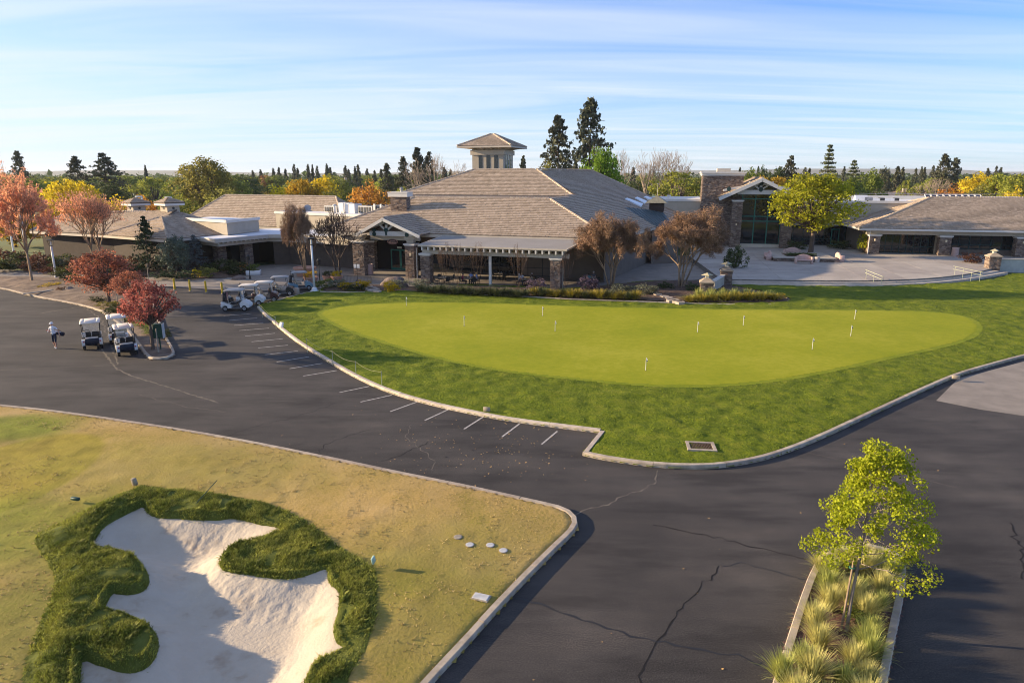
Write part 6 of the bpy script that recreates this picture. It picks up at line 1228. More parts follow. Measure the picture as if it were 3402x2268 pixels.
for px, py, w, h, m in [(1400 + 23 * i, 967 + 0.9 * i + (i % 3) * 2.5, 2.6, rnd.uniform(0.55, 0.85), 'dk_blade') for i in range(16)] + [(1775 + 24 * i, 977 + 1.0 * i + (i % 2) * 3, 2.5, rnd.uniform(0.55, 0.9), ('yel_blade', 'dk_blade', 'yel_blade')[i % 3]) for i in range(15)] + [(2290 + 20 * i, 999 - 0.3 * i - (i % 2) * 4, 2.5, rnd.uniform(0.5, 0.85), ('yel_blade', 'straw_green')[i % 2]) for i in range(15)] + [(2320 + 40 * i, 990, 1.6, 1.0, 'straw_green') for i in range(5)]:
    near('sedge_clump', 'tuft%d' % (gi % 2), px, py, w, h, m, {'dk_blade': 'dark green sedge clump in the patio-front bed', 'yel_blade': 'yellowish sedge clump along the lawn edge of the bed', 'straw_green': 'pale sedge clump at the right end of the bed'}[m], 'grass', 0.25, {'dk_blade': 'dark sedges', 'yel_blade': 'yellow sedges', 'straw_green': 'pale sedges'}[m]); gi += 1
near('hedge_shrub', 'round0', 2872, 840, 2.6, 3.4, 'plaza_tree', 'clipped upright green shrub at the pavilion corner', 'shrub', PZ)
near('rose_shrub', 'shrub1', 3228, 872, 3.2, 1.7, 'redshrub', 'dark reddish rose bush on the plaza', 'shrub', PZ)
for px in (2640, 2790): near('hedge_shrub', 'shrub0', px, 826, 4.0, 1.6, 'dark', 'dark green low hedge along the lounge windows', 'shrub', PZ, 'window hedges')
near('window_plant', 'shrub2', 2565, 820, 1.6, 1.3, 'dark', 'small dark plant before the tall glass gable', 'shrub', PZ)

# ---- island with the young maple and the ornamental grasses
isl = D([(1862, 1300), (1775, 1568), (1735, 1690), (2020, 1690), (2038, 1568), (2090, 1308), (2060, 1270), (1985, 1255), (1905, 1268)])
isl_s = smooth_poly(isl, 2)
grid_in(isl_s, 0.12, lambda X, Y: 0.12 + vnoise(X, Y, 0.25) * 0.05 + vnoise(X, Y, 1) * 0.08, 'island_bed', mat('red_bark_mulch', (0.13, 0.07, 0.055), 0.95, scale=9, ramp=[(0.3, (0.05, 0.028, 0.025)), (0.55, (0.13, 0.068, 0.055)), (0.75, (0.25, 0.15, 0.12))], bump=0.9, bscale=30, bdist=0.04))['kind'] = 'structure'
kerb(smooth_poly(D([(1985, 1255), (1905, 1268), (1862, 1300), (1775, 1568), (1735, 1690)]), 2, False), 1, w=0.2, h=0.16)
kerb(smooth_poly(D([(2020, 1690), (2038, 1568), (2090, 1308), (2060, 1270), (1985, 1255)]), 2, False), 1, w=0.2, h=0.16)
rs = np.random.RandomState(33); tb_ = G(2813, 2088, 0.15); segs, tips = [], []
TH = AtY(2000 * K, 1036 * K, tb_.y).z - 0.15
segs.append((v3(0, 0, -0.1), v3(0.03, 0.02, 1.0), 0.045, 0.038)); segs.append((v3(0.03, 0.02, 1.0), v3(0.09, 0.02, 1.9), 0.038, 0.032)); segs.append((v3(0.09, 0.02, 1.9), v3(0.15, 0.05, TH * 0.72), 0.032, 0.016)); segs.append((v3(0.15, 0.05, TH * 0.72), v3(0.26, 0.05, TH * 0.96), 0.016, 0.006))
for i in range(34):
    z = 1.7 + (TH * 0.92 - 1.7) * i / 33; f = (z - 1.7) / (TH - 1.7); L_ = (2.3 - 1.8 * f) * rs.uniform(0.75, 1.1); a = i * 2.4 + rs.uniform(-.3, .3)
    d = v3(math.cos(a), math.sin(a), 0.30 + 0.6 * f); d /= np.linalg.norm(d); x0 = 0.05 + 0.2 * (z / TH)
    L_ *= 0.8 + 0.24 * math.cos(a)
    skeleton(rs, segs, tips, v3(x0, 0.03, z), d, L_ * 0.5, 0.014, 0, 2, (3, 3), 0.5, 0.05, 0.62, 0.12, 0.003)
T = np.array(tips); mt_ = thing('young_maple', tuple(tb_), 0, 'young staked maple with fresh lime leaves in the kerbed island', 'tree')
link('trunk', seg_mesh(segs, 'trunk', V_['bark_grey'], 6), mt_); link('crown', leaves(rs, T, 30, 0.18, 0.060, 'crown', V_['maple'], aspect=1.1), mt_)
for dx, dy in ((-0.13, 0.03),):
    st = thing('tree_stake', tuple(tb_ + Vector((dx, dy, 0))), 0, 'slim wooden stake tied to the young maple', 'stake'); MB().tube((0, 0, -0.1), (0.1, 0.0, 2.0), 0.028, 0.026, 7).build('post', mat('weathered_stake', (0.26, 0.19, 0.13), 0.9, scale=6, var=0.2), st)
    MB().path([(0.08 + 0.07 * math.cos(a), 0.06 * math.sin(a), 1.75) for a in [k * math.pi / 5 for k in range(10)]], 0.014, 5, True).build('tie', mat('green_tie', (0.05, 0.2, 0.13), 0.7), st)
gl = [(1795, 1545), (1865, 1548), (1935, 1560), (1990, 1555), (1843, 1512), (1960, 1515), (1995, 1500), (1880, 1470), (1990, 1470), (1870, 1425), (2000, 1440), (1985, 1400), (2015, 1385), (1905, 1380), (1975, 1350), (2025, 1345), (1900, 1345), (1950, 1365), (2040, 1310), (1985, 1300), (1905, 1310), (1950, 1290), (1925, 1278), (1975, 1272), (2020, 1285), (1885, 1292), (2060, 1295), (1830, 1600), (1900, 1620), (1990, 1610)]
for i, (x, y) in enumerate(gl):
    p = GD(x, y + 18, 0.12); s_ = rnd.uniform(0.56, 0.74) * (1.15 if y > 1530 and x < 1880 else 1.0)
    plant('ornamental_grass', 'grass%d' % (i % 3), (p.x, p.y, 0.1), s_ * 1.6, s_, None, 'straw' if i % 2 else 'straw_green', 'arching straw-green ornamental grass clump in the kerbed island', 'grass', 'island grasses')
p = GD(1960, 1420, 0.15); plant('shrub', 'shrub1', (p.x, p.y, 0.12), 0.75, 0.5, None, 'green', 'small dark green leafy plant beside the maple trunk', 'shrub')
# ------------------------------------------------------------------ golf carts
CM = {'white': mat('cart_white', (0.62, 0.62, 0.60), 0.35, var=0.05, coat=0.4), 'blue': mat('cart_blue', (0.16, 0.27, 0.33), 0.35, var=0.05, coat=0.4), 'black': mat('cart_black', (0.02, 0.02, 0.022), 0.4, var=0.1, coat=0.3), 'maroon': mat('cart_maroon', (0.07, 0.03, 0.03), 0.35, var=0.05, coat=0.4),
      'roofw': mat('cart_roof_white', (0.66, 0.60, 0.52), 0.5, var=0.05), 'roofg': mat('cart_roof_grey', (0.36, 0.34, 0.32), 0.5, var=0.08), 'seat': mat('cart_seat_black', (0.02, 0.02, 0.021), 0.6), 'seat_tan': mat('cart_seat_tan', (0.40, 0.33, 0.23), 0.6), 'rubber': mat('tyre_rubber', (0.018, 0.018, 0.018), 0.85), 'rim': mat('cart_rim', (0.35, 0.35, 0.36), 0.35, metal=0.7), 'post': mat('cart_post', (0.03, 0.03, 0.03), 0.5), 'navy': mat('cart_rear_navy', (0.010, 0.014, 0.026), 0.45), 'floor': mat('cart_floor', (0.10, 0.10, 0.10), 0.85), 'shield': None, 'bag': mat('golf_bag', (0.03, 0.03, 0.035), 0.7), 'bag2': mat('golf_bag_pink', (0.45, 0.22, 0.24), 0.7), 'lamp': mat('head_lamp', (0.8, 0.8, 0.78), 0.2)}
m = bpy.data.materials.new('clear_windshield'); m.use_nodes = True; bs = m.node_tree.nodes['Principled BSDF']; bs.inputs['Base Color'].default_value = (0.8, 0.83, 0.84, 1); bs.inputs['Roughness'].default_value = 0.05; bs.inputs['Alpha'].default_value = 0.22; CM['shield'] = m
def extr(prof, y0, y1):            # profile in x,z extruded across y
    return [[Vector((x, y0, z)) for x, z in prof], [Vector((x, y1, z)) for x, z in prof]]
def cart(loc, rz, label, body='white', roofm='roofw', seat='seat', rear='navy', bags=(), shield=True, cooler=True, mode='fleet'):
    t = thing('golf_cart', tuple(loc), rz, label, 'golf cart', 'golf carts')      # +x is forward
    q = MB(); q.loft(extr([(0.42, 0.36), (0.40, 0.62), (0.52, 0.86), (0.66, 0.90), (0.92, 0.80), (1.14, 0.60), (1.20, 0.42), (1.16, 0.30), (0.92, 0.30), (0.90, 0.46), (0.74, 0.52), (0.58, 0.46), (0.56, 0.30)], -0.56, 0.56)); q.build('front_cowl', CM[body], t, 'auto')
    q = MB()
    for s in (-1, 1): q.loft(extr([(-0.30, 0.30), (-0.30, 0.58), (-0.56, 0.68), (-0.95, 0.76), (-1.14, 0.70), (-1.20, 0.50), (-1.16, 0.34), (-1.06, 0.34), (-1.02, 0.48), (-0.84, 0.56), (-0.66, 0.48), (-0.62, 0.30)], s * 0.42, s * 0.60))
    q.box((-0.62, 0, 0.50), (0.70, 0.86, 0.28)); q.build('rear_body', CM[body], t, 'auto')
    q = MB(); q.box((0.06, 0, 0.31), (1.0, 1.10, 0.08)); q.box((-0.02, 0.56, 0.30), (1.25, 0.05, 0.10)); q.box((-0.02, -0.56, 0.30), (1.25, 0.05, 0.10)); q.build('floor', CM['floor'], t)
    q = MB(); q.bevbox((-0.16, 0, 0.66), (0.52, 1.04, 0.14), 0.04); se = q.build('seat', CM[seat], t, True)
    for s in (-1, 1): q = MB(); q.bevbox((-0.46, s * 0.265, 0.92), (0.12, 0.50, 0.36), 0.04, M=Matrix.Rotation(R(-9), 3, 'Y')); q.build('backrest', CM[seat], t, True)
    q = MB(); q.bevbox((-1.06, 0, 0.585), (0.34, 0.83, 0.44), 0.03); q.build('rear_panel', CM[rear], t, True)
    q = MB(); q.box((-0.98, 0, 0.805), (0.40, 0.74, 0.04)); q.build('bag_deck', CM['roofw'] if mode == 'fleet' else CM['floor'], t)
    q = MB(); q.bevbox((-0.10, 0, 1.80), (1.62, 1.20, 0.09), 0.035, top=0.05); rf_ = q.build('roof', CM[roofm], t, True)
    for s in (-1, 0, 1):
        q = MB(); q.bevbox((-0.10, s * 0.47, 1.855), (1.34, 0.20 if s else 0.66, 0.05), 0.018, top=0.02); q.build('roof_ridge', CM[roofm], rf_, True)
    for s in (-1, 1):
        q = MB(); q.tube((0.56, s * 0.50, 0.86), (0.46, s * 0.54, 1.78), 0.022, 0.022, 6); q.build('roof_post', CM['post'], t)
        q = MB(); q.tube((-0.62, s * 0.52, 0.70), (-0.70, s * 0.54, 1.78), 0.022, 0.022, 6); q.build('roof_post', CM['post'], t)
        q = MB(); q.tube((-1.0, s * 0.45, 0.80), (-0.72, s * 0.53, 1.60), 0.016, 0.016, 6); q.build('strut', CM['post'], t)
        q = MB(); q.path([(-0.42, s * 0.54, 0.66), (-0.42, s * 0.56, 0.82), (-0.05, s * 0.56, 0.82), (-0.05, s * 0.54, 0.66)], 0.016, 5); q.build('arm_rail', CM['post'], t)
        q = MB(); q.bevbox((1.17, s * 0.40, 0.56), (0.06, 0.20, 0.10), 0.02); q.build('headlight', CM['lamp'], t, True)
        q = MB(); q.bevbox((-1.20, s * 0.48, 0.60), (0.04, 0.10, 0.08), 0.01); q.build('tail_light', mat('tail_lamp', (0.35, 0.02, 0.02), 0.3), t, True)
    q = MB(); q.box((-1.0, 0, 1.22), (0.03, 0.90, 0.03)); q.build('bag_bar', CM['post'], t)
    q = MB(); q.path([(0.30 + 0.09 * math.sin(a), 0.27 + 0.18 * math.cos(a), 0.98 + 0.14 * math.sin(a)) for a in [k * math.pi / 8 for k in range(16)]], 0.016, 6, True); sw = q.build('steering_wheel', CM['post'], t, True)
    MB().tube((0.30, 0.27, 0.98), (0.55, 0.27, 0.62), 0.02, 0.02, 6).build('steering_column', CM['post'], sw)
    if shield: q = MB(); q.box((0.515, 0, 1.33), (0.012, 1.0, 0.84), M=Matrix.Rotation(R(-6), 3, 'Y')); q.build('windshield', CM['shield'], t)
    for x in (0.76, -0.84):
        for s in (-1, 1):
            w = MB(); y = s * 0.50; w.lathe([(0.12, -0.09), (0.20, -0.09), (0.235, -0.06), (0.235, 0.06), (0.20, 0.09), (0.12, 0.09)], (x, y, 0.235), 20, 'Y'); wo = w.build('wheel', CM['rubber'], t, 'auto')
            q = MB(); q.lathe([(0.02, s * 0.07), (0.13, s * 0.075), (0.145, s * 0.095), (0.12, s * 0.10), (0.05, s * 0.085), (0.02, s * 0.10)], (x, y, 0.235), 16, 'Y'); q.build('rim', CM['rim'], wo, 'auto')
            if mode != 'fleet':
                for k in range(5): a = k * 2 * math.pi / 5; q = MB(); q.tube((x, y + s * 0.10, 0.235), (x + 0.13 * math.cos(a), y + s * 0.10, 0.235 + 0.13 * math.sin(a)), 0.022, 0.014, 5); q.build('spoke', CM['rim'], wo)
    if cooler: q = MB(); q.bevbox((-0.72, 0.44, 1.02), (0.24, 0.22, 0.34), 0.03); q.build('sand_bottle', CM['roofw'], t, True)
    for i, (yy, mm) in enumerate(bags):
        b_ = thing('golf_bag', (0, 0, 0), 0); b_.parent = t
        q = MB(); A0 = Vector((-1.0, yy, 0.82)); A1 = Vector((-0.9, yy, 1.5)); q.tube(A0, A1, 0.13, 0.15, 12); q.tube(A1, A1 + Vector((0.01, 0, 0.06)), 0.165, 0.16, 12); q.build('bag_body', CM[mm], b_, True)
        for k in range(6):
            a = k * 1.05; p0 = A1 + Vector((0.08 * math.cos(a), 0.08 * math.sin(a), 0)); p1 = p0 + Vector((0.03, 0, 0.32 + 0.06 * (k % 3))); q = MB(); q.tube(p0, p1, 0.007, 0.007, 5); q.bevbox(p1 + Vector((0, 0.02, 0.02)), (0.07, 0.1, 0.06), 0.015); q.build('club', CM['rim'] if k % 2 else CM['post'], b_)
    return t
def cart_at(px, py, rz, *a, **k): p = G(px, py, 0); return cart((p.x, p.y, 0.0), R(rz), *a, **k)
cart_at(311, 1150, 120, 'white fleet cart standing alone next to the walking golfer')
cart_at(395, 1132, 122, 'white fleet cart behind another, beside the bed kerb')
cart_at(420, 1170, 124, 'white fleet cart closest to the kerb, in front of its twin')
pk = 8
cart_at(789, 1030, 5, 'white cart with black wheels at the first parking bay', 'white', 'roofg', 'seat', 'white', (( -0.2, 'bag'), (0.2, 'bag2')), mode='own')
cart_at(836, 1012, 8, 'white cart with cream roof, second in the parked row', 'white', 'roofw', 'seat', 'white', ((0.2, 'bag'),), mode='own')
cart_at(886, 1000, 10, 'dark maroon cart with tan roof, third in the parked row', 'maroon', 'roofw', 'seat_tan', 'maroon', ((0.2, 'bag'),), mode='own')
cart_at(938, 980, 12, 'black cart with grey roof, fourth in the parked row', 'black', 'roofg', 'seat_tan', 'black', (), mode='own')
cart_at(1000, 962, 22, 'pale blue cart parked by the white lamp post', 'blue', 'roofg', 'seat_tan', 'blue', ((-0.2, 'bag'),), mode='own', shield=False)

# ------------------------------------------------------------------ people
SK = mat('skin', (0.42, 0.245, 0.175), 0.6, var=0.06)
def fabric(n, c): return mat('cloth_' + n, c, 0.85, var=0.1, scale=6)
def person(loc, rz, pose, shirt, trousers, shoes, hair, label, cap=None, shortslegs=True, height=1.76, group=None):
    """pose: 'walk' or 'sit'; +x is forward"""
    t = thing('person', tuple(loc), rz, label, 'person', group); k = height / 1.76
    J = {}
    if pose == 'walk':
        J = dict(pel=(0, 0, 0.95), abd=(0.01, 0, 1.10), che=(0.02, 0, 1.32), nck=(0.03, 0, 1.47), nk2=(0.045, 0, 1.54), hd=(0.06, 0, 1.63), top=(0.06, 0, 1.73),
                 lsh=(0.02, 0.185, 1.41), lel=(-0.06, 0.30, 1.16), lwr=(-0.02, 0.36, 0.95), rsh=(0.02, -0.185, 1.41), rel=(0.0, -0.25, 1.13), rwr=(0.20, -0.14, 1.17),
                 lhp=(0, 0.10, 0.90), lkn=(0.08, 0.11, 0.50), lan=(0.06, 0.11, 0.09), lto=(0.20, 0.12, 0.035), rhp=(0, -0.10, 0.90), rkn=(0.03, -0.10, 0.49), ran=(-0.12, -0.10, 0.10), rto=(0.02, -0.11, 0.035))
    else:
        J = dict(pel=(0, 0, 0.52), abd=(0.0, 0, 0.68), che=(0.04, 0, 0.90), nck=(0.07, 0, 1.05), nk2=(0.09, 0, 1.11), hd=(0.11, 0, 1.20), top=(0.11, 0, 1.30),
                 lsh=(0.05, 0.185, 0.99), lel=(0.12, 0.25, 0.74), lwr=(0.36, 0.14, 0.78), rsh=(0.05, -0.185, 0.99), rel=(0.12, -0.25, 0.74), rwr=(0.36, -0.14, 0.78),
                 lhp=(0.03, 0.10, 0.50), lkn=(0.44, 0.12, 0.50), lan=(0.42, 0.12, 0.09), lto=(0.56, 0.13, 0.035), rhp=(0.03, -0.10, 0.50), rkn=(0.44, -0.12, 0.50), ran=(0.36, -0.12, 0.09), rto=(0.50, -0.13, 0.035))
    rad = dict(pel=0.145, abd=0.135, che=0.15, nck=0.07, nk2=0.06, hd=0.085, top=0.06, lsh=0.07, rsh=0.07, lel=0.045, rel=0.045, lwr=0.03, rwr=0.03, lhp=0.10, rhp=0.10, lkn=0.06, rkn=0.06, lan=0.042, ran=0.042, lto=0.036, rto=0.036)
    E_ = [('pel', 'abd', 1), ('abd', 'che', 1), ('che', 'nck', 1), ('nck', 'nk2', 0), ('nk2', 'hd', 0), ('hd', 'top', 0), ('che', 'lsh', 1), ('lsh', 'lel', 1), ('lel', 'lwr', 0), ('che', 'rsh', 1), ('rsh', 'rel', 1), ('rel', 'rwr', 0), ('pel', 'lhp', 2), ('lhp', 'lkn', 2), ('lkn', 'lan', 0 if shortslegs else 2), ('lan', 'lto', 3), ('pel', 'rhp', 2), ('rhp', 'rkn', 2), ('rkn', 'ran', 0 if shortslegs else 2), ('ran', 'rto', 3)]
    for s, w in (('l', 'lwr'), ('r', 'rwr')):      # palm and five fingers
        e = Vector(J[s + 'el']); wv_ = Vector(J[w]); d = (wv_ - e).normalized(); sd_ = d.cross(Vector((0, 0, 1))); sd_ = sd_.normalized() if sd_.length > 0.2 else Vector((1, 0, 0))
        pm = wv_ + d * 0.05; J[s + 'pm'] = tuple(pm); rad[s + 'pm'] = 0.03; E_.append((w, s + 'pm', 0))
        for i in range(5):
            o = (i - 1.5) * 0.02; L_ = (0.075, 0.085, 0.08, 0.065, 0.05)[i]; b0 = pm + sd_ * o + d * 0.03
            if i == 4: b0 = pm - sd_ * 0.035 - d * 0.01; o = -0.05
            b1 = b0 + d * L_ * 0.6 + Vector((0, 0, -0.012)); b2 = b1 + d * L_ * 0.4 + Vector((0, 0, -0.03))
            for nm_, p_, r_ in (('a', b0, 0.010), ('b', b1, 0.009), ('c', b2, 0.0075)): J[f'{s}f{i}{nm_}'] = tuple(p_); rad[f'{s}f{i}{nm_}'] = r_
            E_ += [(s + 'pm', f'{s}f{i}a', 0), (f'{s}f{i}a', f'{s}f{i}b', 0), (f'{s}f{i}b', f'{s}f{i}c', 0)]
    names = list(J); me = bpy.data.meshes.new('body'); me.from_pydata([J[n] for n in names], [(names.index(a), names.index(b)) for a, b, _ in E_], [])
    ob = bpy.data.objects.new('body', me); COL.objects.link(ob); md = ob.modifiers.new('skin', 'SKIN'); md.use_smooth_shade = True; md.branch_smoothing = 0.6
    for i, n in enumerate(names):
        v = me.skin_vertices[0].data[i]; v.radius = (rad[n], rad[n] * (0.72 if n in ('abd', 'che', 'pel') else 1.0)); v.use_root = n == 'pel'
    # the torso is wider than deep: widen across y
    for n in ('abd', 'che', 'pel'): me.skin_vertices[0].data[names.index(n)].radius = (rad[n] * 1.0, rad[n] * 0.8)
    sb = ob.modifiers.new('sub', 'SUBSURF'); sb.levels = 1; sb.render_levels = 1
    dg = bpy.context.evaluated_depsgraph_get(); em = bpy.data.meshes.new_from_object(ob.evaluated_get(dg)); bpy.data.objects.remove(ob)
    em.materials.clear()
    for m_ in (SK, shirt, trousers, shoes): em.materials.append(m_)
    segs_ = [(Vector(J[a]), Vector(J[b]), mi, max(rad[a], rad[b])) for a, b, mi in E_]
    for p in em.polygons:
        c = p.center; best = None
        for a, b, mi, r_ in segs_:
            ab = b - a; tt = max(0, min(1, (c - a).dot(ab) / max(ab.length_squared, 1e-9))); d = (c - a - ab * tt).length / r_
            if mi == 1 and (a - Vector(J['lsh'])).length < 0.01 or (mi == 1 and (a - Vector(J['rsh'])).length < 0.01):
                if tt > 0.62: mi = 0
            if best is None or d < best[0]: best = (d, mi)
        p.material_index = best[1]
    em.polygons.foreach_set('use_smooth', [True] * len(em.polygons))
    body = link('body', em, t); hd = Vector(J['hd'])
    # face: nose, brow, eyes, mouth, ears as small pieces of the head; hair or cap
    q = MB(); q.loft([[hd + Vector((0.075, y, z)) for y, z in ((-0.012, 0.02), (0.012, 0.02), (0.016, -0.02), (-0.016, -0.02))], [hd + Vector((0.102, y, z)) for y, z in ((-0.005, 0.0), (0.005, 0.0), (0.01, -0.018), (-0.01, -0.018))]]); q.build('nose', SK, t)
    for s in (-1, 1):
        MB().lathe([(0.003, -0.004), (0.011, 0), (0.003, 0.004)], hd + Vector((0.082, s * 0.032, 0.018)), 8).build('eye', CM['seat'], t); MB().bevbox(hd + Vector((0.0, s * 0.086, 0.0)), (0.03, 0.016, 0.05), 0.006).build('ear', SK, t, True)
    MB().box(hd + Vector((0.083, 0, -0.048)), (0.01, 0.04, 0.008)).build('mouth', mat('lip', (0.30, 0.11, 0.09), 0.6), t)
    top = hd + Vector((-0.012, 0, 0.028)); prof = [(0.098, -0.02), (0.102, 0.02), (0.094, 0.06), (0.066, 0.095), (0.02, 0.112)]
    if cap:
        q = MB(); q.lathe(prof, top, 14); rim = [top + Vector((0.07 + 0.11 * math.cos(a), 0.088 * math.sin(a), 0.0)) for a in [(-0.5 + k / 8) * math.pi for k in range(9)]]
        q.loft([[p + Vector((0, 0, 0.004)) for p in rim], [p + Vector((0, 0, 0.018)) for p in rim]]); q.build('cap', cap, t, 'auto')
    else:
        q = MB(); q.lathe([(0.07, -0.09)] + prof, top + Vector((-0.02, 0, 0)), 14); q.build('hair', hair, t, True)
    t.scale = (k, k, k); return t
wht = fabric('white', (0.66, 0.67, 0.70)); navy = fabric('navy', (0.02, 0.025, 0.045)); blu = fabric('blue', (0.17, 0.25, 0.46)); gry = fabric('grey', (0.12, 0.12, 0.13)); kha = fabric('khaki', (0.22, 0.18, 0.13)); blk = fabric('black', (0.02, 0.02, 0.022)); mar = fabric('maroon', (0.16, 0.03, 0.05)); pat = fabric('pattern', (0.34, 0.33, 0.30))
hb = mat('hair_brown', (0.06, 0.035, 0.02), 0.7); hbl = mat('hair_blond', (0.42, 0.27, 0.11), 0.7); hgr = mat('hair_grey', (0.33, 0.31, 0.29), 0.7)
gp = G(186, 1157, 0)
person((gp.x, gp.y, 0), R(-94), 'walk', wht, navy, fabric('shoe_white', (0.7, 0.68, 0.64)), hb, 'golfer in white cap, white shirt and navy shorts carrying a golf bag', cap=wht, height=1.84)
gb = thing('carried_golf_bag', (gp.x + 0.12, gp.y + 0.30, 1.0), R(-8), 'white and navy golf bag slung behind the walking golfer', 'golf bag')
q = MB(); q.lathe([(0.11, -0.35), (0.135, -0.30), (0.13, 0.05), (0.15, 0.32), (0.15, 0.40)], (0, 0, 0), 14, 'Y'); bo = q.build('bag_body', fabric('bag_white', (0.52, 0.53, 0.56)), gb, True); bo.rotation_euler = (R(10), 0, R(90))
q = MB(); q.lathe([(0.142, -0.37), (0.146, -0.22), (0.10, -0.38)], (0, 0, 0), 14, 'Y'); o = q.build('bag_base', navy, gb, True); o.rotation_euler = (R(10), 0, R(90))
q = MB(); q.bevbox((0.1, -0.14, 0.02), (0.40, 0.10, 0.18), 0.03); q.build('pocket', navy, gb, True)
q = MB(); q.path([(-0.3, -0.02, 0.12), (-0.1, -0.22, 0.36), (0.12, -0.2, 0.34), (0.28, -0.02, 0.10)], 0.018, 5); q.build('strap', navy, gb)
for k in range(6):
    a = k * 1.05; p0 = Vector((-0.36, 0.07 * math.cos(a), 0.05 + 0.07 * math.sin(a))); p1 = p0 + Vector((-0.30 - 0.05 * (k % 3), 0, 0.06)); q = MB(); q.tube(p0, p1, 0.008, 0.008, 5); q.bevbox(p1 + Vector((-0.03, 0, 0)), (0.12, 0.07, 0.07), 0.02); q.build('club', (wht, CM['rim'], mat('club_red', (0.3, 0.04, 0.03), 0.5))[k % 3], gb)

# ------------------------------------------------------------------ patio furniture and diners
iron = mat('wrought_iron', (0.025, 0.025, 0.025), 0.6)
def table(px, py, lab):
    p = G(px, py, 0.03); t = thing('patio_table', (p.x, p.y, 0.03), 0, lab, 'table', 'patio tables')
    MB().lathe([(0.02, 0.70), (0.62, 0.70), (0.64, 0.72), (0.64, 0.735), (0.02, 0.74)], (0, 0, 0), 20).build('table_top', mat('table_top_tan', (0.30, 0.24, 0.17), 0.6), t, 'auto')
    MB().tube((0, 0, 0.02), (0, 0, 0.70), 0.04, 0.04, 8).build('pedestal', iron, t)
    for k in range(4): a = k * math.pi / 2 + 0.4; MB().tube((0, 0, 0.12), (0.36 * math.cos(a), 0.36 * math.sin(a), 0.02), 0.022, 0.018, 6).build('foot', iron, t)
    return p
def chair(x, y, rz, lab, m_=None):
    t = thing('patio_chair', (x, y, 0.03), rz, lab, 'chair', 'patio chairs')       # faces +x
    MB().bevbox((0, 0, 0.44), (0.46, 0.46, 0.05), 0.015).build('seat', m_ or iron, t, True)
    q = MB(); q.loft([[Vector((-0.22 - 0.10 * z, y_, 0.50 + z * 0.46)) for z, y_ in ((0, -0.22), (0.75, -0.22), (1, -0.14), (1, 0.14), (0.75, 0.22), (0, 0.22))], [Vector((-0.25 - 0.10 * z, y_, 0.50 + z * 0.46)) for z, y_ in ((0, -0.22), (0.75, -0.22), (1, -0.14), (1, 0.14), (0.75, 0.22), (0, 0.22))]]); q.build('backrest', m_ or iron, t)
    for sx in (-1, 1):
        for sy in (-1, 1): MB().tube((sx * 0.20, sy * 0.20, 0.43), (sx * 0.22, sy * 0.22, 0.0), 0.016, 0.014, 6).build('leg', iron, t)
        MB().path([(-0.22, sx * 0.24, 0.66), (0.10, sx * 0.26, 0.66), (0.18, sx * 0.24, 0.44)], 0.014, 5).build('armrest', iron, t)
TB = [(1475, 944, 'patio table nearest the left stone column'), (1560, 946, 'patio table of the blue-shirted diners'), (1748, 950, 'patio table of the four diners right of the post'), (1965, 945, 'patio table outside the right stone column'), (1660, 930, 'patio table behind the white canopy post')]
dinr = {1: [(0.2, 'blue', blu, hbl, 'diner in light blue shirt with blond hair beside the wispy shrubs'), (1.4, 'b', blu, hb, 'diner in blue shirt seen from behind, seated next to the blond one'), (3.6, 'm', mar, hb, 'diner in maroon facing the two blue shirts')],
        2: [(3.2, 'p', pat, hgr, 'diner in patterned shirt and pale cap beside the tan shrub'), (2.2, 'w', wht, hbl, 'blond diner in white top at the busy table'), (0.6, 'k', blk, hgr, 'diner in black top with grey hair at the busy table'), (5.6, 'g', kha, hb, 'diner in khaki leaning by the right stone column')], 3: [(1.2, 'g', gry, hgr, 'grey-haired diner in the shade outside the right column'), (4.2, 't', fabric('teal', (0.10, 0.22, 0.24)), hb, 'diner in teal at the outer table')]}
for i, (px, py, lab) in enumerate(TB):
    p = table(px, py, lab); ang = {d[0] for d in dinr.get(i, ())}; used_ = list(ang)
    for a in used_ + [b for b in (0.5, 2.1, 3.7, 5.2) if all(abs(math.remainder(b - c, 6.283)) > 0.9 for c in used_)]:
        r_ = 0.85; chair(p.x + r_ * math.cos(a), p.y + r_ * math.sin(a), a + math.pi, 'black iron chair at the ' + lab)
    for (a, _, sh, hr, lb_) in dinr.get(i, ()):
        person((p.x + 0.82 * math.cos(a), p.y + 0.82 * math.sin(a), 0.03), a + math.pi, 'sit', sh, navy if sh != blk else kha, blk, hr, lb_, shortslegs=False, group='patio diners')
    for k in range(2):
        c = thing('bottle' if k else 'cup', (p.x + 0.2 * math.cos(i + k * 2), p.y + 0.2 * math.sin(i + k * 2), 0.771), 0, ('small condiment bottle on the ' if k else 'white cup on the ') + lab.replace('patio ', ''), 'bottle' if k else 'cup')
        if k: MB().lathe([(0.03, 0), (0.032, 0.12), (0.014, 0.16), (0.014, 0.21)], (0, 0, 0), 10).build('glass_body', mat('bottle_pale', (0.55, 0.5, 0.42), 0.3), c, True)
        else: MB().lathe([(0.03, 0), (0.042, 0.11), (0.038, 0.11), (0.028, 0.01)], (0, 0, 0), 10).build('cup_body', B['white'], c, True)
p = G(1700, 905, 0.03); um = thing('folded_umbrella', (p.x, p.y, 0.03), 0, 'folded dark green patio umbrella behind the canopy post', 'umbrella'); MB().tube((0, 0, 0), (0, 0, 2.4), 0.025, 0.025, 8).build('pole', iron, um); MB().lathe([(0.30, 0.0), (0.30, 0.06), (0.05, 0.09)], (0, 0, 0), 16).build('base', iron, um); MB().lathe([(0.14, 1.0), (0.17, 1.25), (0.11, 1.9), (0.03, 2.4)], (0, 0, 0), 10).build('canopy', fabric('green', (0.02, 0.07, 0.055)), um, True)
